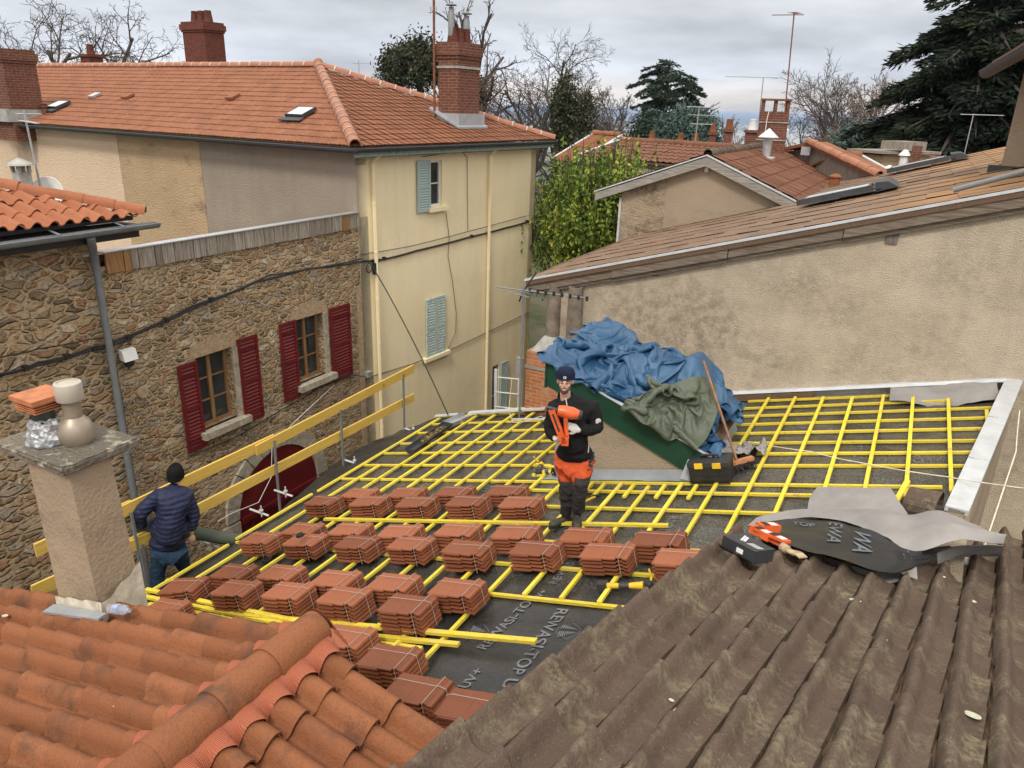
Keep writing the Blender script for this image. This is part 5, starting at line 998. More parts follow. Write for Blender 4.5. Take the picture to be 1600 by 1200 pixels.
# ================================================================ near terracotta roof with its chimney
tr_ = thing('terracotta_house', 'near house with weathered terracotta canal tiles and a round ridge', 'house', (-3.5, 1, 0))
TS = rad(15.5); TRg = V(-2.80, 2.82, 6.90); cT, sT = math.cos(TS), math.sin(TS)
DLf, NLf, DRt, NRt = V(-cT, 0, -sT), V(-sT, 0, cT), V(cT, 0, -sT), V(sT, 0, cT)
mb = MB(); tiles(mb, TRg-NLf*.03, V(0, -1, 0), DLf, NLf, 22, 17, .2, .345, canal(.088, .68, .55), 16, .026, .018, .006, u0=-.0, d0=-.05, taper=.08)
mb.build('roof_tiles', M_canal, tr_, 40)
mb = MB(); tiles(mb, TRg-NRt*.03, V(0, -1, 0), DRt, NRt, 22, 8, .2, .345, canal(.086, .68, .55), 16, .030, .018, .006, u0=.03, d0=.02, taper=.10)
mb.build('roof_tiles', M_canal, tr_, 40)
mb = MB(); caps(mb, TRg+V(0, -4.2, .03), TRg+V(0, .03, .03), .122, .38, n=16, mort=False)
c_ = TRg+V(0, .03, .03); mb.add([c_+V(.118*math.cos(a), 0, .118*math.sin(a)) for a in np.linspace(-.15, math.pi+.15, 15)], [tuple(range(15))]); mb.build('ridge_tiles', M_canal, tr_, 50)
t = NT('pleated ridge strip'); wv = t.n('ShaderNodeTexWave', bands_direction='Y'); wv.inputs['Scale'].default_value = 34; wv.inputs['Distortion'].default_value = .2; t.l(t.tc.outputs['Object'], wv.inputs[0]); t.bump(wv.outputs[1], .003); M_strip = t.done(t.mix(wv.outputs[1], (.34, .085, .038), (.42, .125, .060)), .6)
mb = MB(); pr = canal(.086, .68, .55)
for sd_, Dd_, Nn_, u_off in ((-1, DLf, NLf, 0.), (1, DRt, NRt, .03)):
    yy_ = np.linspace(0, 4.2, 260); mb.grid(np.array([[TRg+V(sd_*.075, 0, .05)+V(0, -y, 0), TRg-V(0, y, 0)+Dd_*.15+Nn_*(.075+.02*(pr(((y-u_off) % .2)/.2)/.086)), TRg-V(0, y, 0)+Dd_*(.225+.02*math.sin(y*31) if sd_ > 0 else .17)+Nn_*(pr(((y-u_off) % .2)/.2)*1.1+.018)] for y in yy_]))
yy_ = [TRg+V(.12*math.cos(a), .05, .03+.125*math.sin(a)) for a in np.linspace(0, math.pi, 9)]; y2_ = [TRg+V(.2*math.cos(a), .09, -.08+.10*math.sin(a)) for a in np.linspace(0, math.pi, 9)]; mb.grid(np.array([yy_, y2_])); mb.build('ridge_strip', M_strip, tr_, 180)
wl = lambda x: 6.88-abs(x+2.8)*math.tan(TS)-.09
mb = MB(); mb.prism([V(-8.0, 2.74, 0), V(-.8, 2.74, 0), V(-.8, 2.74, wl(-.8)), V(-2.8, 2.74, wl(-2.8)), V(-8.0, 2.74, wl(-8.0))], V(0, -6.5, 0)); mb.build('wall', M_gab, tr_)
# chimney
chn = MB(); CX0, CX1, CY0, CY1 = -5.24, -4.70, 2.65, 3.03; ZT = 7.555
chn.hexa([(CX0+.05, CY0, 4.6), (CX1+.05, CY0, 4.6), (CX1+.05, CY1, 4.6), (CX0+.05, CY1, 4.6), (CX0-.07, CY0+.02, ZT), (CX1-.12, CY0+.02, ZT), (CX1-.12, CY1-.05, ZT), (CX0-.07, CY1-.05, ZT)]); ch_ = chn.build('chimney', M_chim, tr_)
mb = MB(); mb.box((-5.58, 2.60, ZT), (-4.76, 3.20, ZT+.065)); s1_ = mb.build('chimney_slab', M_chcap, ch_)
bm = bmesh.new(); bm.from_mesh(s1_.data); bmesh.ops.bevel(bm, geom=bm.edges[:], offset=.012, segments=2, affect='EDGES'); bmesh.ops.subdivide_edges(bm, edges=bm.edges[:], cuts=6, use_grid_fill=True)
for v in bm.verts: v.co += Vector((noise.noise(v.co*14), noise.noise(v.co*14+Vector((5, 0, 0))), noise.noise(v.co*12+Vector((0, 7, 0)))))*.009
bm.to_mesh(s1_.data); bm.free()
M_whitecem = plain('flaking white cement', (.60, .54, .44), .95, 0, .25, 12, .01)
def base_z(x): return 6.97-abs(x+2.8)*math.tan(TS)
mb = MB(); zz = np.linspace(CX0-.025, CX1+.02, 14)
mb.add([V(x, CY0-.022, base_z(x)-.05) for x in zz]+[V(x, CY0-.012, base_z(x)+.10+.02*fbm((x*9, 0, 0))) for x in zz], [(i, i+1, 15+i, 14+i) for i in range(13)])
yy_ = np.linspace(CY0-.02, CY1-.03, 12); mb.add([V(CX1+.012, y, 5.9) for y in yy_]+[V(CX1+.012-.02, y, 6.52+.16*max(0, (y-2.72)/.28)+.035*fbm((y*22, 3, 0))) for y in yy_], [(i, i+1, 13+i, 12+i) for i in range(11)]); mb.build('chimney_base', M_whitecem, ch_)
mb = MB(); mb.prism([V(CX0-.03, CY0-.03, base_z(CX0)+.01), V(CX1+.10, CY0-.03, base_z(CX1)+.035), V(CX1+.1, CY0-.10, base_z(CX1)+.03), V(CX0-.03, CY0-.12, base_z(CX0)-.0)], V(0, 0, .02)); mb.build('base_flashing', M_lead, ch_)
def pipec(px, py): return onz(px, py, ZT+.07)
q = pipec(122, 690); fl1 = MB(); fl1.lathe(q, [(.10, 0), (.115, .03), (.125, .09), (.10, .16), (.062, .20), (.062, .34)], 24); a_ = fl1.build('flue_cowl', plain('dusty metal flue', (.36, .30, .235), .45, .45, .2, 8), ch_, 40)
mb = MB(); mb.lathe(q+Z3*.33, [(.088, 0), (.092, .01), (.092, .12), (.088, .128), (.07, .13), (.07, .125), (.0, .125)], 26); mb.build('flue_cap', plain('cream metal cap', (.46, .42, .35), .5, .1, .1, 6), ch_, 40)
q = pipec(76, 690); mb = MB(); rng = np.random.default_rng(3)
for i, (r, h) in enumerate(((.125, 0), (.13, .06), (.10, .13), (.085, .19), (.09, .215))): pass
P_ = np.array([[q+V((r+.022*fbm((math.cos(a)*2.2, math.sin(a)*2.2, h*16), 1, 3)+.008*math.sin(a*9+h*30))*math.cos(a), (r+.022*fbm((math.cos(a)*2.2, math.sin(a)*2.2, h*16), 1, 3)+.008*math.sin(a*9+h*30))*math.sin(a), h) for a in np.linspace(0, 2*math.pi, 49)] for h, r in ((0, .125), (.02, .135), (.05, .118), (.08, .125), (.11, .098), (.14, .10), (.17, .083), (.20, .092))])
mb.grid(P_[:, ::-1]); foil = NT('crumpled foil'); v_ = foil.n('ShaderNodeTexVoronoi'); v_.inputs['Scale'].default_value = 26; foil.l(foil.tc.outputs['Object'], v_.inputs[0]); foil.bump(v_.outputs[0], .012); mb.build('foil_wrap', foil.done((.55, .56, .58), .38, .6), ch_, 180)
mb = MB(); mb.lathe(q+Z3*.17, [(.078, 0), (.078, .10), (.074, .11)], 20); mb.build('flue_pipe', plain('dark green pipe', (.035, .05, .035), .5), ch_, 40)
mb = MB(); c = q+Z3*.30; R_ = .135
for k in range(4): mb.box(c+V(-R_*.86, -R_*.86, -.03+k*.018), c+V(R_*.86, R_*.86, -.022+k*.018))
mb.box(c+V(-R_*.6, -R_*.6, -.03), c+V(R_*.6, R_*.6, .04)); tp = [c+V(sx*R_, sy*R_, .04+.0) for sx, sy in ((-1, -1), (1, -1), (1, 1), (-1, 1))]
mb.hexa(tp+[p_+V(0, 0, .035) for p_ in tp]); mb.build('terracotta_cap', plain('orange clay cap', (.47, .17, .075), .75, 0, .25, 9), ch_)
mb = MB()
for (px, py, s_) in ((8, 962, .03), (230, 984, .05), (262, 990, .02), (290, 995, .03), (212, 981, .02), (138, 1000, .012), (178, 1104, .008)):
    p = onplane(px, py, TRg+NLf*.06, NLf); mb.prism([p+DLf*s_*(1+.4*random.random())*math.cos(a)+YY*s_*.5*(1+.4*random.random())*math.sin(a) for a in np.linspace(0, 5.6, 8)], NLf*.002)
mb.build('mortar_splashes', M_whitecem, tr_)['kind'] = 'stuff'
# bottle lying at the foot of the chimney
c = V(-4.42, 2.60, base_z(-4.42)+.065); bt = thing('plastic_bottle', 'small clear plastic bottle lying at the foot of the rendered chimney', 'bottle', c); clr = NT('clear plastic'); clr.b.inputs['Transmission Weight'].default_value = .75; clr.b.inputs['Alpha'].default_value = .8
mb = MB(); mb.lathe(c-V(.10, 0, 0), [(.02, 0), (.034, .004), (.036, .05), (.033, .055), (.036, .06), (.036, .15), (.015, .185), (.014, .20)], 18, V(1, .12, .18)); mb.build('body', clr.done((.80, .84, .88), .08), bt, 40); mb = MB(); mb.lathe(c-V(.045, 0, 0)+V(.0, .007, .01), [(.037, 0), (.037, .05)], 18, V(1, .12, .18)); mb.build('wrapper', plain('blue and white wrapper', (.35, .42, .62), .5, 0, .6, 20), bt)
# ================================================================ near brown roof
br_ = thing('brown_roof_house', 'near house with dark brown weathered lichen spotted roll tiles', 'house', (.6, 2, 0))
az = rad(6.6); sB = rad(12.7); BD = V(math.sin(az)*math.cos(sB), math.cos(az)*math.cos(sB), -math.sin(sB)); BU = V(math.cos(az), -math.sin(az), 0); BN = np.cross(BU, BD); BP = onz(1300, 852, 6.7)-V(0, 0, .05)
def bpt(u, d, h=0.): return BP+BU*u+BD*d+BN*h
def bprof(t):
    if t < .16: return .072*math.sin(math.pi/2*t/.16)**.6
    if t < .50: return .072*(.5+.5*math.cos(math.pi*(t-.16)/.34))
    return -.006*math.sin((t-.50)/.34*math.pi) if t < .84 else -.030
def bend(u): return -.33 if u < .45 else (-.33+(u-.45)*3.3)
bk0 = -4.93; NCB = 20
M_b = MB(); tiles(M_b, BP-BN*.02, BU, BD, BN, 12, NCB, .21, .38, bprof, 18, .034, .028, .005, taper=.13, u0=.40-.063-.21*5, d0=bk0, ov=.07, skip=lambda i, j: bk0+(j+1)*.38 > bend(.40-.21*5+.21*i)+.2)
M_b.build('roof_tiles', M_browntile, br_, 40)
mb = MB(); uL = -.74; low_ = [bpt(uL, -5.5, -.03), bpt(1.9, -5.5, -.03), bpt(1.9, 1.8, -.03), bpt(1.28, 1.75, -.03), bpt(.45, -.42, -.03), bpt(uL, -.42, -.03)]; mb.prism(low_, -BN*.09); mb.build('roof_deck', M_brownw, br_)
mb = MB(); q = [bpt(uL+.04, -5.4, -.12), bpt(1.8, -5.4, -.12), bpt(1.8, 1.2, -.12), bpt(1.2, 1.2, -.12), bpt(.45, -.55, -.12), bpt(uL+.04, -.55, -.12)]; n = 6
mb.add([V(p[0], p[1], 0) for p in q]+q, [(5, 4, 3, 2, 1, 0), (6, 7, 8, 9, 10, 11)]+[(i, (i+1) % n, n+(i+1) % n, n+i) for i in range(n)]); mb.build('wall', M_gab, br_)
mb = MB(); mb.prism([bpt(-.5, -.45, -.03), bpt(.4, -.45, -.03), bpt(1.3, 1.75, -.03), bpt(1.2, 1.8, -.03), bpt(.3, -.1, -.04), bpt(-.5, -.12, -.04)], BN*.008); mb.build('eaves_strip', M_zincl, br_)
# lichen rosettes
rng = np.random.default_rng(12)
ML = plain('pale lichen', (.52, .53, .42), .95, 0, .25, 60, .003)
lm = MB()
for (px, py, s_) in ((1058, 1100, .034), (1050, 1090, .014), (1333, 943, .03), (1335, 951, .028), (1469, 912, .026), (1515, 951, .03), (1521, 1114, .04), (1382, 1010, .008), (1471, 1090, .008)):
    p = onplane(px, py, BP+BN*.02, BN); u = (p-BP)@BU; tt = ((u-(.40-.063)) % .21)/.21; p = p+BN*(bprof(tt)-.010); n_ = 16
    ring_ = [p+BU*s_*(1+.25*fbm((k, s_*90, px)))*math.cos(2*math.pi*k/n_)+BD*s_*.8*math.sin(2*math.pi*k/n_)*(1+.2*fbm((k+9, px, 1))) for k in range(n_)]; lm.prism(ring_, BN*.003)
lm.build('lichen_patches', ML, br_)['kind'] = 'stuff'
# ================================================================ guard rail of the scaffold
gr_ = thing('guard_rail', 'scaffold guard rail of long pine planks on steel posts along the eave', 'guard rail', (-7.5, 7, 2)); XR = -7.47
def plank(q0, q1, h, xo=0., nm='plank'):
    a, b = onx(*q0, XR+xo), onx(*q1, XR+xo); mb = MB(); mb.beam(a, b, .03, h, Z3, col=random.random()); return mb.build(nm, M_plank, gr_)
plank((190, 800), (428, 686), .15); plank((400, 704), (646, 576), .15, .035); plank((55, 860), (120, 829), .15); plank((120, 829), (205, 790), .15, -.036)
plank((170, 868), (646, 621), .15); plank((50, 925), (235, 840), .15, .036); 
for q in ((428, 688, 800), (630, 584, 695), (532, 640, 735), (205, 800, 960), (222, 850, 930)):
    a, b = onx(q[0], q[1], XR+.05), onx(q[0], q[2], XR+.05); b = V(a[0], a[1], b[2]-.9); mb = MB(); mb.obox((a+b)/2, V(.014, 0, 0), V(0, .014, 0), Z3*(a[2]-b[2])/2); po = mb.build('post', M_pipe, gr_)
for q in ((440, 770), (402, 800), (640, 672), (548, 722), (325, 850)):
    a = onx(*q, -7.32); mb = MB(); mb.tube([a+V(-.12, -.02, .02), a+V(.18, .03, -.02)], .016, 6); mb.tube([a+V(.08, 0, -.05), a+V(.08, 0, .12)], .011, 6); mb.lathe(a+V(.08, 0, .04), [(.03, 0), (.03, .02)], 6); mb.build('jack_clamp', M_zincl, gr_)
mb = MB(); mb.box((-8.15, 2.9, 2.55), (-7.55, 9.5, 2.60)); mb.build('walkway', M_greyw, gr_)
# ================================================================ strapped stacks of new tiles
def stack_proto(nl):
    root = bpy.data.objects.new('tile_stack', None); COL.objects.link(root); ORG[root.name] = V(0, 0, 0); kids = []
    xs = [(-.235, .012), (-.215, .018), (-.20, .012), (-.02, .012), (.0, .016), (.02, .012), (.12, .012), (.14, .030), (.185, .034), (.20, .020), (.235, .016), (.238, .003)]
    tmb = MB(); th = .013; fr, bk = -.145, .145
    top = [(x, z) for x, z in xs]; n = len(top); prof_ = top+[(x, z-th) for x, z in top[::-1]]
    tmb.prism([V(x, fr, z) for x, z in prof_], V(0, bk-fr, 0)); tmb.prism([V(x, fr-.012, z-.004) for x, z in prof_[2:5]]+[V(prof_[4][0], fr-.012, prof_[4][1]-.022), V(prof_[2][0], fr-.012, prof_[2][1]-.022)], V(0, .02, 0)); me0 = tmb.mesh('tile', M_stack)
    for k in range(nl):
        o = bpy.data.objects.new('tile', me0); COL.objects.link(o); o.parent = root; o.location = (random.gauss(0, .0025), random.gauss(0, .0025), .012+k*.038); o.rotation_euler = (0, 0, random.gauss(0, .006)); kids.append(o)
        if k: pass
    H_ = .012+(nl-1)*.038+.037; m2 = MB()
    m2.add([], []) if False else None
    for k in range(nl-1):     # the ribs that hold one tile off the next
        pass
    sm_ = MB()
    def band(pts, w_):
        for i in range(len(pts)-1): sm_.beam(pts[i], pts[i+1], w_, .003, Z3 if abs(pts[i+1][2]-pts[i][2]) < .05 else V(0, 1, 0) if abs(pts[0][1]-pts[-1][1]) < .05 else V(1, 0, 0))
    band([V(-.245, .045, .0), V(-.243, .045, H_-.015), V(-.19, .045, H_+.001), V(.13, .04, H_+.0), V(.19, .04, H_+.004), V(.245, .04, H_-.01), V(.246, .045, 0)], .0035)
    band([V(.165, -.155, 0), V(.165, -.152, H_), V(.165, .152, H_+.002), V(.165, .155, 0)], .0035)
    st = sm_.mesh('strap', M_strap); o = bpy.data.objects.new('strap', st); COL.objects.link(o); o.parent = root; kids.append(o); KIDS[root.name] = kids; return root
M_strap = plain('white plastic strap', (.46, .42, .37), .5)
rows = [('far', 'rear line of the far double row', [(561, 767), (634.5, 766), (709.5, 764), (790.5, 762.5)], 4),
        ('farfront', 'front line of the far double row', [(504, 779), (576, 779), (649.5, 780.5), (729, 779), (813, 780.5)], 5),
        ('midback', 'rear line of the middle double row', [(472.5, 822.5), (546, 822.5), (624, 825.5), (714, 824), (804, 827), (913.5, 831.6), (1027.5, 837)], 5),
        ('mid', 'front line of the middle double row', [(406, 837), (475, 840), (556.5, 843.5), (640.5, 845), (729, 854), (835.5, 852.5), (948, 856.5), (1065, 866)], 5),
        ('nearback', 'rear line of the near double row', [(364, 889), (437.5, 890.5), (523, 899.5), (613, 905.5), (712, 914)], 5),
        ('near', 'front line of the near double row', [(367, 915), (448, 919), (535, 927), (634, 940)], 6),
        ('last', 'nearest group of tile stacks by the terracotta roof', [(286, 910), (256, 945), (538, 990), (607, 1022), (649, 1072), (737, 1097)], 5)]
ordn = ['first', 'second', 'third', 'fourth', 'fifth', 'sixth', 'seventh', 'eighth']; protos = {}
special = {(406, 837): 'strapped tile stack at the end of the long grey tube', (475, 840): 'strapped tile stack with a small black disc lying on its top', (913.5, 831.6): 'strapped tile stack right below the boot of the man with the nailer', (286, 910): 'tilted tile stack right behind the legs of the man in blue', (256, 945): 'low dark tile stack almost hidden behind the rendered chimney', (538, 990): 'tile stack mostly hidden behind the tip of the terracotta ridge', (607, 1022): 'tile stack beside the bare black membrane, above the terracotta roof', (649, 1072): 'tile stack peeking out behind the terracotta roll tiles', (737, 1097): 'nearest tile stack, wedged between the terracotta and brown roofs', (1065, 866): 'tile stack partly hidden by the mossy edge of the brown roof', (729, 854): 'tile stack with slipped, crooked tiles in the middle row'}
for key, phr, lst, nl in rows:
    for i, (px, py) in enumerate(lst):
        if nl not in protos: protos[nl] = stack_proto(nl); o = protos[nl]
        else: o = copy_tree(protos[nl])
        if key == 'last' and (px, py) == (256, 945): pass
        p = rp(px, py, .055+.012+nl*.038); p = p-RN*(.012+nl*.038); o.location = tuple(p); o.rotation_euler = (0, -RS, random.gauss(0, .025)+(.25 if px == 286 else 0))
        tag(o, special.get((px, py), 'tile stack, %s from the left in the %s' % (ordn[i], phr)), 'tile stack', 'strapped stacks of new roof tiles laid out on the battens')
        if (px, py) == (729, 854):
            for q_, ch2 in enumerate([c for c in o.children if c.name.startswith('tile')]): ch2.rotation_euler = (random.gauss(0, .02), .03*q_*.5, random.gauss(0, .03)); ch2.location[2] += .004*q_
# ================================================================ loose timber and bits on the roof
def bar(q0, q1, label, off=.075, m=M_yel, nm='loose_batten', wd=.05, ht=.027, off2=None):
    a, b = rp(*q0, off), rp(*q1, off2 if off2 is not None else off); mb = MB(); d = b-a; ang = math.atan2(d[1], d[0]); mb.beam(a, b, wd, ht, RN, col=random.random()); return rooted(mb, nm, m, (a+b)/2, label, 'batten')
bar((228, 921), (470, 972), 'upper loose batten running down from the rendered chimney', .10, M_yelx); bar((226, 932), (440, 974), 'middle loose batten running down from the rendered chimney', .075, M_yelx); bar((232, 944), (380, 972), 'lowest loose batten beside the rendered chimney', .06, M_yelx)
bar((380, 961), (838, 1002), 'long loose batten pointing at the bare black membrane', .085, M_yelx, wd=.055); bar((500, 986), (717, 1007), 'short batten just under the long loose one', .05, M_yelx)
bar((507, 811), (1044, 821), 'long loose batten under the boot of the man with the nailer', .072, M_yelx, wd=.05)
bar((1398, 788), (1418, 752), 'short offcut of batten near the brown clay cap', .075); bar((838, 725), (868, 731), 'yellow offcut beside the pile of tools', .08); bar((832, 742), (852, 742), 'small yellow offcut in front of the pile of tools', .07); bar((790, 640), (868, 634), 'batten lying at the far left corner of the roof', .06); bar((668, 1080), (714, 1088), 'batten end beside the nearest tile stack', .05, M_yelx); bar((668, 1095), (684, 1075), 'crossing batten end beside the nearest tile stack', .075)
def channel(q0, q1, r, label, m, off=.09, ang=False, nm='gutter_piece', off2=None):
    a, b = rp(*q0, off), rp(*q1, off2 if off2 is not None else off); mb = MB()
    if ang:
        d = unit(b-a); s = unit(np.cross(d, Z3)); mb.prism([a-s*r, a-s*r*.9-Z3*r*.8, a+s*r*.9-Z3*r*.8, a+s*r, a+s*r*.85-Z3*r*.7, a-s*r*.85-Z3*r*.7], b-a)
    else: gutter(mb, a, b, r, 8)
    return rooted(mb, nm, m, (a+b)/2, label, 'gutter', smooth=40)
g1 = channel((640, 702), (700, 660), .085, 'dark half round gutter piece lying on the far battens', M_zincd, .12); a, b = rp(660, 690, .09), rp(692, 668, .09); mb = MB(); rng = np.random.default_rng(2); leaves(mb, a+(b-a)*rng.uniform(0, 1, (260, 1))+rng.normal(0, .02, (260, 3)), .05, rng, .5); o = rooted(mb, 'leaf_debris', foliage_mat('dry leaves', (.12, .08, .04), (.35, .25, .12)), a, 'dry leaf litter lying in the dark gutter piece', 'leaf litter'); o['kind'] = 'stuff'
channel((698, 660), (732, 645), .10, 'short square edged zinc gutter piece at the far corner', M_zinc, .12, True)
bar((733, 645), (852, 638), 'pale zinc strip lying along the far roof edge', .10, M_zincl, 'zinc_strip', .12, .03); bar((680, 650), (715, 647), 'short white zinc strip left of the square gutter piece', .08, M_zincl, 'zinc_strip', .10, .02); bar((800, 655), (880, 655), 'narrow pale strip near the left elbow of the man with the nailer', .09, M_zincl, 'zinc_strip', .04, .02)
# cable hanging from the facade to the roof edge
a = onfac(579, 412, .06); b = rp(700, 648, .12); mb = wire([a, b], .013, -.12, 16); rooted(mb, 'hanging_cable', M_cable, a, 'black cable running down from the yellow facade to the far roof edge', 'cable'); 
mb = MB(); mb.tube([a+V(.03, 0, .03)+V(0, .09*math.cos(t_)-.09, .1*math.sin(t_)-.1) for t_ in np.linspace(0, 6.2, 16)], .012, 6); mb.obox(a+V(.03, .08, -.12), V(.03, 0, 0), V(0, .03, 0), Z3*.12); rooted(mb, 'cable_clamp', M_cable, a, 'black cable loop and clamp where the cables meet on the yellow corner', 'clamp')
# ladder behind the roof edge
a, b = onx(778, 640, -6.2), onx(775, 585, -6.2); a2, b2 = a+V(.42, .12, 0), b+V(.42, .12, 0); ld = thing('ladder', 'pale ladder standing behind the far roof edge by the brick stack', 'ladder', a-Z3*1.5)
for p, q in ((a, b), (a2, b2)): mb = MB(); mb.beam(p-Z3*3, q+Z3*.1, .03, .06, V(1, 0, 0)); mb.build('rail', M_zincl, ld)
for k in range(9): mb = MB(); c = a+(b-a)*1.0-Z3*(.05+.29*k); mb.tube([c, c+V(.42, .12, 0)], .014, 6); mb.build('rung', M_zincl, ld)
# small discs
for (px, py, r, lab, dz) in ((418, 876, .065, 'black ring shaped tape roll on the membrane between tile rows', .03), (523, 968, .06, 'dark round reel beside the tip of the terracotta ridge', .03), (469, 838, .045, 'small black disc on top of a tile stack', .31)):
    c = rp(px, py, dz); mb = MB(); mb.lathe(c, [(r*.5, 0), (r, .0), (r, .03), (r*.5, .03), (r*.5, 0)], 20, RN); mb.lathe(c+RN*.01, [(r*.3, 0), (r*.3, .02)], 12, RN); rooted(mb, 'tape_roll', M_blk, c, lab, 'tape roll', smooth=40)
# strings
mb = wire([rp(1170, 690, .05), rp(1270, 706, .06), rp(1340, 722, .06), rp(1480, 745, .12), rp(1660, 770, .35)], .006, .01, 8); M_string = plain('white string', (.72, .66, .52), .8); rooted(mb, 'string', M_string, rp(1340, 722), 'pale string running across the battens and over the right parapet', 'string')
mb = wire([rp(1515, 815, .15)+V(.15, 0, -.2), rp(1560, 700, .2)+V(.15, 0, .0), rp(1585, 640, .2)+V(.05, 0, 0)], .006, .02, 8); rooted(mb, 'string', M_string, rp(1560, 700), 'pale string hanging down outside the right parapet', 'string')
mb = wire([onx(800, 590, -5.6), onx(795, 640, -5.6), rp(802, 660, .1), rp(845, 650, .12), rp(868, 655, .1)], .006, .03, 6); rooted(mb, 'thin_cord', M_string, rp(802, 660), 'thin white cord looping at the far left roof corner', 'cord')
# ---------------------------------------------------------------- tools
M_tooly = plain('yellow tool plastic', (.80, .50, .03), .4); M_orange = plain('orange plastic', (.75, .13, .035), .35, 0, .2, 10); M_dgrey = plain('dark grey plastic', (.04, .04, .042), .5)
def lbox(c, ax, s, bev=0.): # helper: oriented box as lists
    return c, ax[0]*s[0]/2, ax[1]*s[1]/2, ax[2]*s[2]/2
def frame(a): return (RU*math.cos(a)+YY*math.sin(a), YY*math.cos(a)-RU*math.sin(a), RN)
c = rp(1112, 735, .14); ax = frame(.05); tcse = thing('tool_case', 'black tool case with yellow latches standing beside the dormer', 'case', c-RN*.14)
mb = MB(); mb.obox(*lbox(c, ax, (.44, .30, .20))); mb.obox(*lbox(c-RN*.04-ax[1]*.155, ax, (.40, .02, .05))); mb.build('body', M_blk, tcse)
mb = MB(); mb.obox(*lbox(c+RN*.125, ax, (.46, .32, .05))); mb.build('lid', M_dgrey, tcse)
for s in (-1, 1): mb = MB(); mb.obox(*lbox(c+RN*.12-ax[1]*.165+ax[0]*s*.10, ax, (.09, .02, .06))); mb.build('latch', M_tooly, tcse)
mb = MB(); mb.tube([c+ax[0]*-.1+RN*.15, c+ax[0]*-.09+RN*.19, c+ax[0]*.09+RN*.19, c+ax[0]*.1+RN*.15], .014, 8); mb.build('handle', M_blk, tcse)
for k in range(4): pass
# broom leaning on the dormer
bh = rp(1152, 722, .10); bt_ = onplane(1100, 566, (-1.62, 9.0, 0), (0, 1, 0)); bt_ = V(-1.60, 8.95, 0); bt_ = onplane(1098, 562, (0, 8.75, 0), (0, 1, 0)); br2 = thing('broom', 'wooden handled broom leaning against the tarp beside the tool case', 'broom', bh)
bt_ = onplane(1099, 564, (0, 8.30, 0), (0, 1, 0)); mb = MB(); mb.tube([bh, bt_], .016, 8); mb.build('handle', plain('dull wooden pole', (.33, .17, .09), .6, 0, .3, 12), br2, 60); mb = MB(); mb.obox(bh, frame(.7)[0]*.20, frame(.7)[1]*.035, RN*.022); mb.build('head', plain('orange wood', (.48, .21, .10), .6), br2)
mb = MB(); rng = np.random.default_rng(4); n_ = 260; pts = bh+np.outer(rng.uniform(-.2, .2, n_), frame(.7)[0])+np.outer(rng.uniform(-.03, .03, n_), frame(.7)[1]); leaves(mb, pts, .14, rng, .06, 0, None, np.tile(V(.5, -.3, -.6), (n_, 1))); mb.build('bristles', M_blk, br2)
# grinder / drill
def power_tool(c, a, label, L_=.34, name='cordless_grinder'):
    ax = frame(a); X_, Y_, Zr = ax; t_ = thing(name, label, 'power tool', c); mb = MB(); mb.tube([c-X_*L_*.5, c-X_*L_*.2, c, c+X_*L_*.25], [.028, .024, .026, .036], 12); mb.build('body', M_tooly, t_, 50)
    mb = MB(); mb.obox(*lbox(c-X_*L_*.55, ax, (.09, .075, .07))); mb.build('battery', M_dgrey, t_); mb = MB(); mb.tube([c-X_*L_*.22, c-X_*L_*.02], [.029, .031], 12); mb.build('grip', M_dgrey, t_); mb = MB(); mb.lathe(c+X_*L_*.36+Zr*.0, [(.035, -.03), (.04, .02), (.03, .035)], 12, Zr); mb.lathe(c+X_*L_*.38-Zr*.035, [(.065, 0), (.065, .004)], 20, Zr); mb.build('head', M_blk, t_, 40); mb = MB(); mb.tube([c+X_*L_*.38, c+X_*L_*.40+Y_*.07+Zr*.05, c+X_*L_*.36+Y_*.09+Zr*.11], .011, 8); mb.build('side_handle', M_tooly, t_); return t_
power_tool(rp(985, 915, .06), .18, 'yellow and black cordless grinder on the membrane by the brown roof', .46)
power_tool(rp(845, 728, .10), 1.9, 'yellow and black cordless tool lying among offcuts behind the men', .28); power_tool(rp(858, 737, .09), .3, 'second cordless tool nearest the man in orange trousers', .24)
mb = MB(); c = rp(925, 782, .05); mb.tube([rp(908, 786, .05), rp(930, 776, .05)], .014, 6); hm = thing('hammer', 'small hammer with dark head on the membrane right of the boots', 'hammer', c); mb.build('handle', M_tooly, hm); mb = MB(); mb.obox(rp(932, 775, .055), RU*.05, YY*.014, RN*.014); mb.build('head', M_blk, hm)
# nail boxes at the top edge of the brown roof
def bfr(a): return (BU*math.cos(a)+BD*math.sin(a), BD*math.cos(a)-BU*math.sin(a), BN)
c = onplane(1168, 857, BP+BN*.12, BN); ax = bfr(-.42); nb_ = thing('nail_box', 'black open nail box with white stripes on the top edge of the brown roof', 'box', c-BN*.06); mb = MB(); mb.obox(*lbox(c, ax, (.30, .22, .10))); mb.build('carton', plain('black printed card', (.035, .035, .04), .45, 0, .3, 6), nb_)
mb = MB(); mb.prism([c-ax[0]*.15-ax[1]*.111-BN*.05, c+ax[0]*.15-ax[1]*.111-BN*.05, c+ax[0]*.17-ax[1]*.17-BN*.01, c-ax[0]*.13-ax[1]*.17-BN*.01], BN*.004); mb.build('flap', M_blk, nb_)
mb = MB()
for k in range(6): mb.obox(c+BN*.052+ax[0]*(.03+.018*k)-ax[1]*.02, ax[0]*.003, ax[1]*.028+ax[0]*.008, BN*.0008)
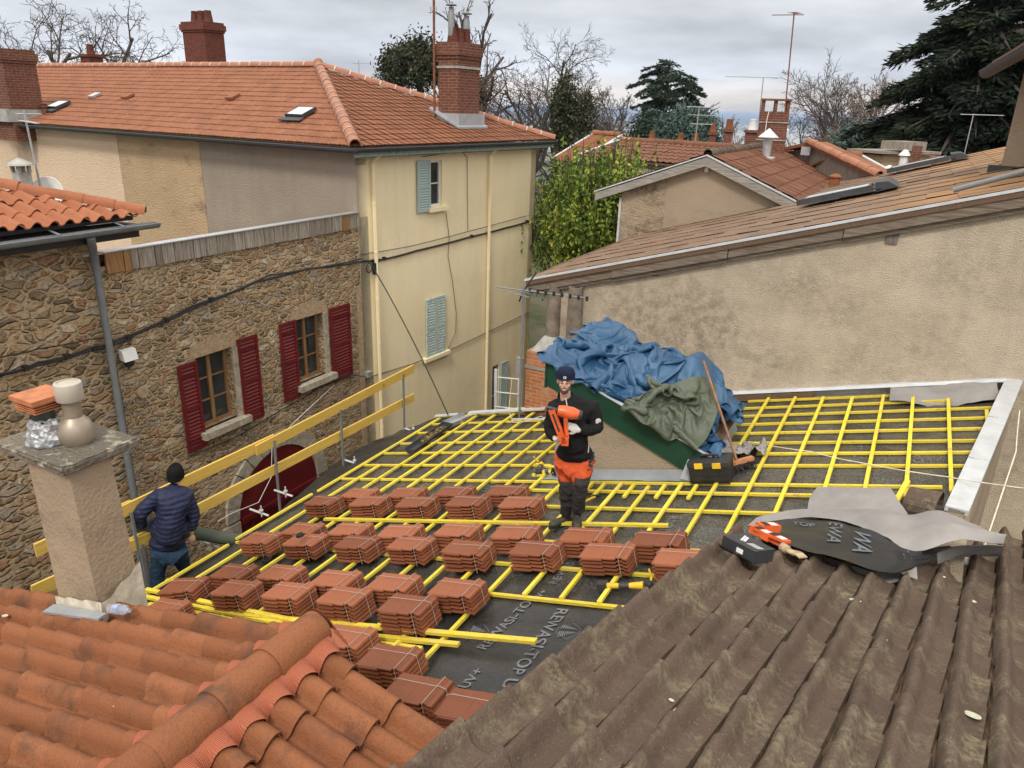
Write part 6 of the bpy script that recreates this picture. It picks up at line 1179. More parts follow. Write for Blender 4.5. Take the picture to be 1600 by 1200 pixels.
mb.obox(c+BN*.052-ax[0]*.07+ax[1]*.02, ax[0]*.008, ax[1]*.06-ax[0]*.03, BN*.0008); mb.obox(c+BN*.052-ax[0]*.045+ax[1]*.02, ax[0]*.012, ax[1]*.05-ax[0]*.025, BN*.0008); mb.obox(c-ax[1]*.1105+ax[0]*.02, ax[0]*.03, BN*.018, ax[1]*.0008); mb.build('marking', M_white, nb_)
for k, (px, py, a, lab) in enumerate(((1190, 833, -.5, 'orange red nail strip box behind the black box'), (1214, 843, -.42, 'second orange red nail strip box, nearest the glove'), (1200, 824, .9, 'orange red packet crossing behind the other boxes'))):
    c = onplane(px, py, BP+BN*.10, BN); ax = bfr(a); t_ = thing('nail_packet', lab, 'box', c-BN*.03, 'orange nail packets on the brown roof edge'); mb = MB(); mb.obox(*lbox(c, ax, (.20, .075, .06))); mb.build('carton', M_orange, t_); mb = MB(); mb.obox(*lbox(c+BN*.032+ax[0]*.04, ax, (.06, .06, .003))); mb.build('white_tag', M_white, t_); mb = MB(); mb.obox(*lbox(c+BN*.032-ax[0]*.035, ax, (.05, .07, .004))); mb.build('dark_band', M_blk, t_)
def glove(c, ax, name, label):
    gm = plain('tan work glove', (.45, .34, .22), .9, 0, .2, 20); mb = MB(); R3 = np.array(ax).T; mb.ell(c, (.055, .04, .018), 12, R=R3)
    for k in range(4): b = c+ax[0]*.04+ax[1]*(-.03+.02*k); mb.tube([b, b+ax[0]*.04+ax[2]*.012, b+ax[0]*.075+ax[1]*.004*k], [.013, .012, .009], 8)
    b = c+ax[1]*.03; mb.tube([b, b+ax[1]*.04+ax[0]*.02, b+ax[1]*.05+ax[0]*.045], [.013, .012, .009], 8); mb.tube([c-ax[0]*.03, c-ax[0]*.09], [.034, .038], 10); return rooted(mb, name, gm, c, label, 'glove', smooth=180)
c = onplane(1236, 862, BP+BN*.09, BN); glove(c, bfr(-.5), 'work_glove', 'tan work glove beside the orange nail packets')
# brown clay hip cap at the lower end of the parapet
c = rp(1440, 788, .06); d = unit(V(.9, -.25, .1)); mb = MB(); s = unit(np.cross(d, Z3)); n_ = 9; A_ = [(-.0, .14), (.14, .15), (.27, .16)]; mb.grid(np.array([[c-d*.13+d*l+s*r*math.cos(t_)+Z3*r*math.sin(t_) for t_ in np.linspace(-.2, math.pi+.2, n_)] for l, r in A_])); mb.grid(np.array([[c-d*.13+d*l+s*(r-.02)*math.cos(t_)+Z3*(r-.02)*math.sin(t_) for t_ in np.linspace(-.2, math.pi+.2, n_)] for l, r in A_])[:, ::-1]); rooted(mb, 'clay_hip_cap', M_browntile, c, 'brown faceted clay hip cap at the lower end of the parapet', 'hip tile')
# ---------------------------------------------------------------- the turned back membrane
def sheet(name, P_, mats, loc, label, cat='membrane', th=.0015, smooth=180):
    P_ = np.array(P_); mb = MB(); mb.grid(P_, 0); dn = P_-V(0, 0, 1)*th*2; mb.grid(dn[:, ::-1], 1 if len(mats) > 1 else 0); return rooted(mb, name, mats, loc, label, cat, smooth=smooth)
M_black_m = plain('black membrane sheet', (.014, .014, .015), .45, 0, .2, 4)
def lerp2(A, B, C_, D_, u, v): return (A*(1-u)+B*u)*(1-v)+(D_*(1-u)+C_*u)*v
# far flat grey flap lying on the battens
G_ = []; f0, f1, f2, f3 = rp(1252, 778, .09), rp(1285, 797, .07), rp(1420, 800, .12), rp(1395, 762, .14)
top_l, top_r = rp(1278, 760, .1), rp(1392, 763, .12); bot_l, bot_r = rp(1262, 800, .08), rp(1420, 806, .14)
G_ = [[lerp2(bot_l, bot_r, top_r, top_l, u, v)+V(-.03*math.sin(math.pi*v)*(1-u), 0, .012*fbm((u*4, v*3, 2))+.05*math.exp(-((u-.0)**2)*40)*0) for v in np.linspace(0, 1, 14)] for u in np.linspace(0, 1, 40)]
sheet('grey_membrane_flap', G_, [M_grymem], rp(1340, 780), 'flat grey membrane flap lying on the yellow battens')
# long fold: grey on top, black face hanging towards the viewer
def spl(pts, t):
    n = len(pts)-1; i = min(int(t*n), n-1); f = t*n-i; p0, p1, p2, p3 = pts[max(i-1, 0)], pts[i], pts[i+1], pts[min(i+2, n)]
    return .5*((2*p1)+(p2-p0)*f+(2*p0-5*p1+4*p2-p3)*f*f+(3*p1-p0-3*p2+p3)*f**3)
back = [rp(1210, 806, .05), rp(1270, 800, .09), rp(1340, 796, .14), rp(1420, 798, .20), rp(1480, 806, .24), rp(1530, 822, .20), rp(1570, 842, .16)]
ridge = [rp(1168, 822, .10), rp(1240, 809, .14), rp(1310, 814, .20), rp(1372, 832, .28), rp(1425, 858, .26), rp(1500, 850, .24), rp(1568, 850, .14)]
front = [onplane(1175, 838, BP+BN*.05, BN), onplane(1240, 865, BP+BN*.07, BN), onplane(1300, 880, BP+BN*.08, BN), onplane(1385, 905, BP+BN*.06, BN), onplane(1440, 888, BP+BN*.08, BN), onplane(1500, 868, BP+BN*.07, BN), onplane(1562, 866, BP+BN*.06, BN)]
G_ = [[spl(back, u)*(1-v)+spl(ridge, u)*v+V(0, 0, .055*math.sin(math.pi*v)+.022*fbm((u*5, v*2, 0), 1, 3)+.035*math.exp(-((u-.62-.2*v)*14)**2)-.04*math.exp(-((u-.5-.15*v)*16)**2)) for v in np.linspace(0, 1, 18)] for u in np.linspace(0, 1, 90)]
sheet('grey_membrane_fold', G_, [M_grymem, M_black_m], ridge[3], 'large grey membrane folded back along the top of the brown roof')
def bface(u, v, e=0.):
    p = spl(ridge, u)*(1-v)+spl(front, u)*v; return p+V(0, -.0, +.01*math.sin(math.pi*v)+.03*math.sin(u*22+v*3)*v*(1-v)*2+.018*fbm((u*7, v*4, 3), 1, 3)+.055*v)+V(0, -.3, 1)*e-Z3*.010*(1-v)
G_ = [[bface(u, v) for v in np.linspace(0, 1, 18)] for u in np.linspace(0, .80, 90)]
bf = sheet('black_membrane_face', G_, [M_black_m], front[2], 'black printed underside of the membrane hanging over the brown roof edge')
G_ = [[(spl(ridge, u)*(1-v)+spl(front, u)*v)+Z3*(.05*math.sin(math.pi*v)-.02) for v in np.linspace(0, 1, 12)] for u in np.linspace(.74, 1, 30)]
sheet('grey_membrane_tail', G_, [M_grymem], front[5], 'grey tapering end of the membrane over the rightmost brown tiles')
M_print2 = plain('pale membrane print', (.13, .15, .18), .5, 0, .3, 18)
def btext(s_, size, u0, v0, du, dv):   # letters laid on the black face; du: along, dv: up (in u, v units per metre)
    vs, fs = text_mesh(s_, size); P_ = [bface(u0+v[0]*du[0]+v[1]*dv[0], v0+v[0]*du[1]+v[1]*dv[1], .008) for v in vs]; mb = MB(); mb.add(P_, fs); mb.build('lettering', M_print2, bf)
btext('WA', .20, .40, .12, (-.02, 1.7), (.46, .1)); btext('EWA', .16, .30, .10, (0, 1.7), (.46, .0)); btext('TOP', .10, .16, .25, (.45, .3), (.0, -1.5)); btext('- - - -', .12, .62, .35, (0, 1.4), (.3, 0)); btext('- - -', .12, .585, .45, (0, 1.4), (.3, 0))
c = onplane(1420, 900, BP+BN*.06, BN); mb = MB(); mb.prism([c+BU*-.07, c+BU*.06+BD*-.02, c+BU*.03+BD*.12+BN*.05, c+BD*.05+BN*.03], BN*.004); rooted(mb, 'membrane_corner', M_grymem, c, 'small turned up grey corner of membrane among the brown tiles', 'membrane')
# small crumpled sheets by the dormer
def crump(cpx, w_, d_, h_, label, m, seed, a=0., off=.12):
    c = rp(*cpx, off); ax = frame(a); G_ = [[c+ax[0]*(u-.5)*w_+ax[1]*(v-.5)*d_+RN*h_*(fbm((u*3+seed, v*3, 1), 1, 4)*.9+.5*math.sin(u*5+seed)*math.sin(v*3.)) for v in np.linspace(0, 1, 26)] for u in np.linspace(0, 1, 36)]
    return sheet('membrane_scrap', G_, [m, M_black_m], c, label)
crump((1160, 700), .55, .3, .16, 'crumpled grey membrane scrap behind the broom head', M_grymem, 2, .2, .14); crump((884, 735), .30, .26, .12, 'crumpled grey membrane scrap at the left foot of the dormer', M_grymem, 5, -.3, .09)
c = rp(1132, 640, .12); mb = MB(); mb.prism([c+V(-.12, 0, .1), c+V(.0, -.02, -.04), c+V(.16, .05, .02), c+V(.06, .12, .12)], V(0, 0, .006)); rooted(mb, 'bent_flashing', M_zincl, c, 'bent pale flashing sheet sticking out right of the tarp', 'flashing')
c = onplane(970, 523, (0, 10.9, 0), (0, 1, 0)); mb = MB(); mb.box(c+V(-.25, -.12, -.04), c+V(.25, -.08, .05)); rooted(mb, 'brown_board', M_brownw, c, 'brown board end showing above the blue tarp against the wall', 'board')
# ---------------------------------------------------------------- tarps: a cloth solved onto the dormer
def cloth(nu, nv, w_, d_, c, squeeze, seed, hfun, steps=110, it=9, yaw=0., pull=None):
    rng = np.random.default_rng(seed); u = np.linspace(-.5, .5, nu); v = np.linspace(-.5, .5, nv); Ug, Vg = np.meshgrid(u, v, indexing='ij'); cy, sy = math.cos(yaw), math.sin(yaw)
    X = np.zeros((nu, nv, 3)); lx = Ug*w_*squeeze[0]; ly = Vg*d_*squeeze[1]; X[..., 0] = c[0]+lx*cy-ly*sy; X[..., 1] = c[1]+lx*sy+ly*cy
    nz = np.zeros((nu, nv))
    for k in range(16): f = rng.uniform(2, 11, 2); nz += rng.normal()*np.sin(f[0]*Ug*6.28/2+f[1]*Vg*6.28/2*rng.choice([-1, 1])+rng.uniform(0, 6.28))/math.hypot(*f)
    X[..., 2] = c[2]+.22*nz; X[..., :2] += rng.normal(0, .012, (nu, nv, 2)); V_ = np.zeros_like(X); du, dv = w_/(nu-1), d_/(nv-1); dg = math.hypot(du, dv)
    def con(A, B, L_, k):
        d = B-A; n = np.linalg.norm(d, axis=-1, keepdims=True)+1e-9; e = d*((n-L_)/n)*.5*k; A += e; B -= e
    for st in range(steps):
        Pp = X.copy(); V_[..., 2] -= 9.8*.016; V_ *= .965; X = X+V_*.016
        for _ in range(it):
            for s in (0, 1):
                con(X[s:-1:2], X[s+1::2][:X[s:-1:2].shape[0]], du, 1.) ; con(X[:, s:-1:2], X[:, s+1::2][:, :X[:, s:-1:2].shape[1]], dv, 1.)
            con(X[:-1, :-1], X[1:, 1:], dg, .35); con(X[1:, :-1], X[:-1, 1:], dg, .35)
            for g in (4,):
                L_ = du*g; A, B = X[:-g], X[g:]; d = B-A; n = np.linalg.norm(d, axis=-1, keepdims=True)+1e-9; e = d*(np.minimum(n-L_*.74, 0)/n)*.5*.3; A -= -e*1.; B += -e*1.
                A, B = X[:, :-g], X[:, g:]; d = B-A; n = np.linalg.norm(d, axis=-1, keepdims=True)+1e-9; e = d*(np.minimum(n-dv*g*.74, 0)/n)*.5*.3; A -= -e; B += -e
            h = hfun(X[..., 0], X[..., 1]); low = X[..., 2] < h; X[..., 2] = np.where(low, h, X[..., 2]); 
        V_ = (X-Pp)/.016; V_[low] *= .35; sp_ = np.linalg.norm(V_, axis=-1, keepdims=True); V_ *= np.minimum(1, 3/(sp_+1e-9))
    return X
def hbase(x, y):
    top = np.where((x > x0-.3) & (x < x1+.22) & (y > y0-.06) & (y < y1+.1), zt0-(x-x0)*.362+.03, P0[2]+(x-P0[0])*math.tan(RS)+.05)
    return top
def gs(x, y, cx, cy, sx, sy, h): return h*np.exp(-((x-cx)/sx)**4-((y-cy)/sy)**4)
def hmound(x, y): return hbase(x, y)+gs(x, y, -2.38, 8.82, .55, .52, .44)+gs(x, y, -1.88, 8.78, .28, .46, .36)
def hgreen(x, y): return hbase(x, y)+gs(x, y, -2.25, 8.45, .40, .28, .26)+gs(x, y, -1.95, 8.35, .30, .26, .22)
def tarp(X, name, m, label):
    mb = MB(); mb.grid(X); o = rooted(mb, name, m, X.mean((0, 1)), label, 'tarp', smooth=180); s_ = o.modifiers.new('smooth', 'SUBSURF'); s_.levels = s_.render_levels = 2; return o
def tarpmat(name, c1, c2, lo, r=.38):
    t = NT(name); n = t.noise(5, 5, .6); f = t.noise(1.6, 4); 
    wx = t.n('ShaderNodeTexWave', bands_direction='X'); wx.inputs['Scale'].default_value = 90; t.l(t.tc.outputs['Object'], wx.inputs[0]); t.bump(t.noise(24, 6, .7), .012); 
    return t.done(t.mix(t.ramp(f, [(.42, 0), (.62, .8)]), t.mix(n, c1, c2), lo), r, 0, .5)
M_tarpb = tarpmat('blue tarpaulin', (.010, .055, .135), (.024, .09, .195), (.05, .13, .24), .30); M_tarpg = tarpmat('green grey tarpaulin', (.055, .07, .045), (.10, .12, .078), (.085, .10, .07))
Xb = cloth(108, 84, 4.1, 3.2, (-2.64, 8.80, 7.9), (.46, .44), 7, hmound, 110, yaw=-.06); tarp(Xb, 'blue_tarp', M_tarpb, 'big crumpled blue tarp heaped over the dormer')
HM = np.full((120, 120), -9.); gx = lambda x: np.clip(((x+4.6)/.035).astype(int), 0, 119); gy = lambda y: np.clip(((y-7.0)/.035).astype(int), 0, 119)
np.maximum.at(HM, (gx(Xb[..., 0]), gy(Xb[..., 1])), Xb[..., 2])
for _ in range(2):
    K = HM.copy()
    for dx_ in (-1, 0, 1):
        for dy_ in (-1, 0, 1): K = np.maximum(K, np.roll(np.roll(HM, dx_, 0), dy_, 1))
    HM = K
def hgreen(x, y): return np.maximum(hbase(x, y)+gs(x, y, -2.2, 8.35, .36, .26, .16), HM[gx(x), gy(y)]+.012)
Xg = cloth(50, 46, 1.35, 1.25, (-2.12, 8.08, 7.3), (.34, .30), 4, hgreen, 90); tarp(Xg, 'green_tarp', M_tarpg, 'crumpled olive green tarp heaped on the front of the blue one')
# ================================================================ people
def skinned(nodes, edges, sub=2, root=None):
    # nodes: name -> (pos, rx, ry)
    bm = bmesh.new(); lay = bm.verts.layers.skin.verify(); ids = {}
    for k, (p, rx, ry) in nodes.items():
        v = bm.verts.new(tuple(p)); v[lay].radius = (rx, ry); v[lay].use_root = (k == (root or next(iter(nodes)))); ids[k] = v
    for a, b in edges: bm.edges.new((ids[a], ids[b]))
    me = bpy.data.meshes.new('tmp'); bm.to_mesh(me); bm.free(); o = bpy.data.objects.new('tmp', me); COL.objects.link(o)
    o.modifiers.new('skin', 'SKIN'); s = o.modifiers.new('sub', 'SUBSURF'); s.levels = sub
    dg = bpy.context.evaluated_depsgraph_get(); m2 = bpy.data.meshes.new_from_object(o.evaluated_get(dg)); bpy.data.objects.remove(o)
    vs = np.array([v.co[:] for v in m2.vertices]); fs = [tuple(p.vertices) for p in m2.polygons]; return vs, fs
def fuse(parts, vox, name, mats, parent, smooth_it=4, matf=None, disp=None):
    # several closed shells become one continuous surface
    mb = MB()
    for vs, fs in parts: mb.add(vs, fs)
    me = mb.mesh('tmp', mats[0]); o = bpy.data.objects.new('tmp', me); COL.objects.link(o); r = o.modifiers.new('r', 'REMESH'); r.mode = 'VOXEL'; r.voxel_size = vox; r.use_smooth_shade = True
    s = o.modifiers.new('s', 'SMOOTH'); s.iterations = smooth_it; s.factor = .5
    dg = bpy.context.evaluated_depsgraph_get(); m2 = bpy.data.meshes.new_from_object(o.evaluated_get(dg)); bpy.data.objects.remove(o)
    vs = np.array([v.co[:] for v in m2.vertices]); fs = [tuple(p.vertices) for p in m2.polygons]
    if disp: ns = np.array([v.normal[:] for v in m2.vertices]); vs = vs+ns*np.array([disp(p) for p in vs])[:, None]
    mb = MB(); mb.add(vs, fs)
    if matf: mb.m = [matf(vs[list(f)].mean(0)) for f in fs]
    return mb.build(name, mats, parent, 180)
def elli(c, r, n=16, R=None): m = MB(); m.ell(c, r, n, R=R); return m.v[0], m.f
class Pose:
    def __init__(s, px, py, P): s.P = np.array(P, float); h = (CAM-s.P)*V(1, 1, 0); s.n = unit(h); s.r = V(-s.n[1], s.n[0], 0)
    def J(s, px, py, f=0.): return onplane(px, py, s.P+s.n*f, s.n)
    def off(s, p, a, f, z): return p+s.r*a+s.n*f+Z3*z
def fold(sc1=9, amp=.006, seed=0): return lambda p: amp*fbm((p[0]*sc1+seed, p[1]*sc1, p[2]*sc1*1.4), 1, 4)
def hand(wr, d, pal, fl, side=1, L=.095, curl=.9):
    # wrist wr, direction d towards the knuckles, pal: palm normal, fingers curl to the palm side; returns shells
    d, pal = unit(d), unit(pal); pal = unit(pal-d*(pal@d)); s = np.cross(d, pal)*side; out = []; R3 = np.array([d, s, pal]).T
    out.append(elli(wr+d*.045, (.052, .042, .020), 14, R3)); nd = {}; 
    for k, (ln, o_) in enumerate(((.068, -.030), (.077, -.010), (.072, .011), (.056, .030))):
        b = wr+d*.07+s*o_; a1 = curl*(.45+.06*k); p1 = b+(d*math.cos(a1*.6)+pal*math.sin(a1*.6))*ln*.45; p2 = p1+(d*math.cos(a1*1.9)+pal*math.sin(a1*1.9))*ln*.33; p3 = p2+(d*math.cos(a1*2.9)+pal*math.sin(a1*2.9))*ln*.27
        out.append(skinned({'a': (b-d*.02, .0105, .0105), 'b': (p1, .010, .010), 'c': (p2, .0095, .0095), 'd': (p3, .008, .008)}, [('a', 'b'), ('b', 'c'), ('c', 'd')], 1))
    b = wr+d*.02-s*.03; p1 = b+unit(d*.6-s*.7+pal*.4)*.035; p2 = p1+unit(d*.9-s*.1+pal*.6)*.032; out.append(skinned({'a': (b, .013, .013), 'b': (p1, .0115, .0115), 'c': (p2, .010, .010)}, [('a', 'b'), ('b', 'c')], 1)); return out
M_skin = plain('skin', (.60, .37, .275), .5, 0, .08, 30); M_cloth_b = plain('black fleece', (.012, .012, .013), .95, 0, .3, 40, .002, .2); M_org_cl = plain('orange work trousers', (.52, .085, .028), .85, 0, .25, 12, .002, .2); M_gr_cl = plain('dark grey work cloth', (.045, .043, .045), .88, 0, .2, 14, .002, .2); M_navy = plain('navy knit', (.014, .02, .045), .95, 0, .3, 60, .003, .2)
M_boot = plain('worn boot leather', (.045, .04, .028), .7, 0, .5, 30); M_glw = plain('white knit glove', (.58, .56, .52), .9, 0, .15, 40); M_nvj = NT('quilted navy jacket'); wv = M_nvj.n('ShaderNodeTexWave', bands_direction='Z'); wv.inputs['Scale'].default_value = 5.5; wv.inputs['Distortion'].default_value = .8; M_nvj.l(M_nvj.tc.outputs['Object'], wv.inputs[0]); M_nvj.bump(wv.outputs[1], .006); M_nvj = M_nvj.done((.016, .022, .062), .65, 0, .35)
M_jean = plain('dark blue jeans', (.022, .045, .085), .9, 0, .4, 14, .002, .2); M_beard = plain('dark stubble', (.12, .065, .045), .8, 0, .3, 90); M_hair = plain('dark hair', (.018, .013, .010), .7)
def head(c, n, r, tilt=0.):       # c: centre of the cranium; n: facing; r: right of the figure as seen by the viewer
    R3 = np.array([r, n, Z3]).T; P = lambda a, f, z: c+r*a+n*f+Z3*z
    out = [elli(P(0, -.012, .015), (.076, .094, .092), 20, R3), elli(P(0, .022, -.055), (.058, .066, .068), 16, R3), elli(P(0, .050, -.096), (.034, .034, .022), 12, R3), elli(P(0, .076, .012), (.056, .022, .020), 12, R3)]
    out.append(skinned({'a': (P(0, .086, .008), .008, .008), 'b': (P(0, .103, -.022), .012, .011), 'c': (P(0, .096, -.034), .017, .010)}, [('a', 'b'), ('b', 'c')], 1))
    for s in (-1, 1): out += [elli(P(s*.076, -.002, -.015), (.010, .020, .030), 10, R3), elli(P(s*.036, .066, -.030), (.020, .018, .018), 10, R3)]
    out += [elli(P(0, .084, -.062), (.026, .012, .007), 10, R3), elli(P(0, .082, -.074), (.022, .012, .007), 10, R3)]; return out, P, R3
def face(P, R3, par, beard=True):
    for s in (-1, 1):
        mb = MB(); mb.ell(P(s*.030, .078, -.005), (.0125, .010, .0065), 12, R=R3); mb.ell(P(s*.030, .086, -.005), (.0055, .004, .0055), 10, 1, R=R3); mb.build('eye', [plain('eye white', (.55, .5, .46), .3), plain('dark iris', (.02, .012, .008), .2)], par, 180)
        mb = MB(); mb.tube([P(s*.012, .094, .016), P(s*.030, .092, .022), P(s*.048, .082, .015)], [.004, .005, .003], 6); mb.build('eyebrow', M_hair, par, 180)
    mb = MB(); mb.ell(P(0, .0925, -.067), (.021, .006, .0055), 12, R=R3); mb.build('teeth', M_glw, par, 180)
    mb = MB(); mb.tube([P(-.027, .088, -.060), P(0, .0975, -.058), P(.027, .088, -.060)], [.003, .004, .003], 6); mb.tube([P(-.024, .088, -.070), P(0, .0955, -.078), P(.024, .088, -.070)], [.003, .005, .003], 6); mb.build('lips', plain('lips', (.38, .14, .11), .5), par, 180)
    if beard:
        mb = MB(); G_ = []
        for v in np.linspace(0, 1, 7):
            row = []
            for a in np.linspace(-1.35, 1.35, 25):
                ct_, st_ = math.cos(a), math.sin(a); up_ = .06*abs(a/1.35)**2; z = -.078-.045*v+up_*(1-.2*v); rr = 1.035-.22*v*v; row.append(P(.0605*st_*rr, .018+.072*ct_*rr, z))
            G_.append(row)
        mb.grid(np.array(G_)); mb.build('beard', M_beard, par, 180)
        mb = MB(); mb.tube([P(-.028, .090, -.055), P(0, .1, -.047), P(.028, .090, -.055)], [.003, .005, .003], 6); mb.build('moustache', M_beard, par, 180)
def boot(an, n, toe, par, m=M_boot, L=.27):
    f = unit(V(toe[0]-an[0], toe[1]-an[1], 0)); s = V(-f[1], f[0], 0); b = V(an[0], an[1], toe[2]); R3 = np.array([f, s, Z3]).T
    sh_ = [elli(b+f*.06+Z3*.052, (.145, .052, .045), 14, R3), elli(b+f*.145+Z3*.042, (.062, .053, .040), 12, R3), elli(b-f*.03+Z3*.055, (.06, .046, .055), 12, R3), skinned({'a': (b+Z3*.04-f*.01, .05, .05), 'b': (an+Z3*.05, .052, .052)}, [('a', 'b')], 1)]
    o = fuse(sh_, .010, 'boot', [m], par, 3); mb = MB(); pts = []
    for t_ in np.linspace(0, 2*math.pi, 20, endpoint=False): pts.append(b+f*(.055+.155*math.cos(t_))+s*(.055-.008*(math.cos(t_) < -.2))*math.sin(t_))
    mb.prism(pts, Z3*.022); mb.build('sole', M_blk, o); return o
# ---- man with the nailer
root = rp(896, 820, .088); ps = Pose(0, 0, root); J = ps.J; n_, r_ = ps.n, ps.r
m1 = thing('person', 'man in black fleece, navy beanie and orange and grey work trousers holding an orange nailer', 'person', root)
hc = J(883.5, 594, .02); hp, P, R3 = head(hc, unit(n_+V(0, 0, -.0)+r_*-.05), r_)
nb, ch_c, wa, pe = J(884, 629, -.02), J(892, 655, 0), J(897, 690, 0), J(898, 712, 0)
sL, sR = J(866, 637, 0), J(925, 638, 0); eL, eR = J(860, 672, .04), J(934, 672, .06); wL, wR = J(868, 686, .20), J(903, 672, .235)
hL, hR = J(884, 720, 0), J(911, 720, 0); kL, kR = J(887, 757, .04), J(908, 752, .16); aL, aR = J(886, 797, -.10), J(903, 796, .02)
ftR, ftL = root+n_*.02, None; ftL = V(*(root+r_*-.09-n_*.16)); ftL[2] = rxy(ftL[0], ftL[1], .03)[2]; aL = ftL+Z3*.10+n_*.0; aR = V(root[0], root[1], root[2]+.10)+r_*.035+n_*-.06
toeR, toeL = aR+n_*.1-Z3*.10, aL+n_*.06-r_*.09-Z3*.10
body = [skinned({'pe': (pe, .12, .10), 'wa': (wa, .11, .09), 'ch': (ch_c, .13, .10), 'nb': (nb, .07, .06), 'nk': (hc-Z3*.09-n_*.02, .055, .055), 'sL': (sL, .05, .05), 'eL': (eL, .035, .035), 'wL': (wL, .026, .026), 'sR': (sR, .05, .05), 'eR': (eR, .035, .035), 'wR': (wR, .026, .026), 'hL': (hL, .07, .07), 'kL': (kL, .05, .05), 'aL': (aL, .035, .035), 'hR': (hR, .07, .07), 'kR': (kR, .05, .05), 'aR': (aR, .035, .035)},
    [('pe', 'wa'), ('wa', 'ch'), ('ch', 'nb'), ('nb', 'nk'), ('ch', 'sL'), ('sL', 'eL'), ('eL', 'wL'), ('ch', 'sR'), ('sR', 'eR'), ('eR', 'wR'), ('pe', 'hL'), ('hL', 'kL'), ('kL', 'aL'), ('pe', 'hR'), ('hR', 'kR'), ('kR', 'aR')], 2, 'pe')]+hp
dL, dR = unit(J(876, 688, .29)-wL), unit(J(884, 663, .27)-wR); hands = hand(wL, dL, Z3*.8-n_*.3, 0, 1) ; hands2 = hand(wR, dR, -n_*.5-Z3*.4, 0, -1)
fuse(body+hands+hands2, .0075, 'body', [M_skin], m1, 2); face(P, R3, m1)
jk = [skinned({'pe': (pe+Z3*.05, .20, .155), 'wa': (wa, .205, .155), 'ch': (ch_c+Z3*.02, .225, .165), 'sh': ((sL+sR)/2+Z3*.0-n_*.01, .17, .13), 'nb': (nb+Z3*.03, .105, .10), 'sL': (sL, .100, .100), 'eL': (eL, .080, .080), 'wL': (wL-dL*.01, .052, .052), 'sR': (sR, .100, .100), 'eR': (eR, .084, .084), 'wR': (wR-dR*.01, .054, .054)},
    [('pe', 'wa'), ('wa', 'ch'), ('ch', 'sh'), ('sh', 'nb'), ('sh', 'sL'), ('sL', 'eL'), ('eL', 'wL'), ('sh', 'sR'), ('sR', 'eR'), ('eR', 'wR')], 2, 'pe'), elli(pe+Z3*.04, (.195, .145, .10), 18, R3), elli(ch_c+Z3*.0, (.175, .125, .20), 18, R3)]
jo = fuse(jk, .012, 'fleece_jacket', [M_cloth_b], m1, 4, disp=fold(8, .014))
mb = MB(); G_ = [[nb+(r_*math.cos(a)*(.078+.006*k)+n_*math.sin(a)*(.078+.006*k))*1.0+Z3*(.035+.055*(1-abs(k-1))*1+(.0 if k < 2 else .0)+(.0 if k != 0 else -.0))+Z3*(-.055*max(0, math.sin(a))) for a in np.linspace(0, 2*math.pi, 29)] for k in range(3)]; mb.grid(np.array(G_)); mb.build('collar', M_cloth_b, jo, 180)
zt_, zb2 = J(884, 622, .115), J(887, 640, .135); mb = MB(); mb.beam(zt_, zb2, .010, .006, n_); mb.build('zip', M_zincl, jo)
c = sR*.55+eR*.45+n_*.072+r_*.035; mb = MB(); mb.lathe(c, [(.012, .0), (.030, .0), (.030, .006), (.024, .008)], 14, unit(n_+r_*.5)); mb.lathe(c, [(.004, .0), (.013, .0), (.013, .007), (.0, .008)], 10, unit(n_+r_*.5)); mb.build('sleeve_badge', M_glw, jo)
q_ = J(920, 697, .13); mb = MB(); mb.beam(q_, q_-Z3*.07, .010, .006, n_); mb.build('pocket_zip', M_zincl, jo)
zk = {0: kL[2]+.06, 1: kR[2]+.05}; midl = (kL@r_+kR@r_)/2
def trm(p): k = 1 if p@r_ > midl else 0; side = (p@r_) > (hR@r_)+.055 and p[2] > kR[2]+.16; return 1 if p[2] < zk[k] or side else 0
tro = [skinned({'pe': (pe-Z3*.01, .175, .14), 'hL': (hL-Z3*.04, .118, .12), 'mL': ((hL+kL)/2, .110, .110), 'kL': (kL, .092, .092), 'cL': ((kL+aL)/2, .072, .072), 'aL': (aL+Z3*.02, .070, .070), 'hR': (hR-Z3*.04, .118, .12), 'mR': ((hR+kR)/2, .112, .112), 'kR': (kR, .094, .092), 'cR': ((kR+aR)/2, .074, .074), 'aR': (aR+Z3*.02, .072, .072)},
    [('pe', 'hL'), ('hL', 'mL'), ('mL', 'kL'), ('kL', 'cL'), ('cL', 'aL'), ('pe', 'hR'), ('hR', 'mR'), ('mR', 'kR'), ('kR', 'cR'), ('cR', 'aR')], 2, 'pe')]
fuse(tro, .011, 'work_trousers', [M_org_cl, M_gr_cl], m1, 3, trm, fold(9, .016, 4))
boot(aR, n_, toeR, m1); boot(aL, n_, toeL, m1)

mb = MB(); ry_ = [(.0, .93), (.02, .99), (.05, 1.0), (.075, .96), (.098, .80), (.113, .5), (.119, .0)]
mb.grid(np.array([[P(.088*k*math.sin(a), -.012+.104*k*math.cos(a), .022+h+.012*math.cos(a)*(1-k*.5)) for a in np.linspace(0, 2*math.pi, 33)] for h, k in ry_])[:, ::-1]); mb.grid(np.array([[P(.093*math.sin(a), -.012+.109*math.cos(a), .020+h+.012*math.cos(a)) for a in np.linspace(0, 2*math.pi, 33)] for h in (-.004, .05)])[:, ::-1])
be = mb.build('beanie', M_navy, m1, 180); mb = MB(); c = P(0, .099, .060); mb.obox(c, R3[:, 0]*.014, R3[:, 1]*.003, Z3*.012); mb.build('beanie_tag', M_glw, be); mb = MB(); mb.obox(c+n_*.0035, R3[:, 0]*.005, R3[:, 1]*.001, Z3*.005); mb.build('tag_mark', M_navy, be)
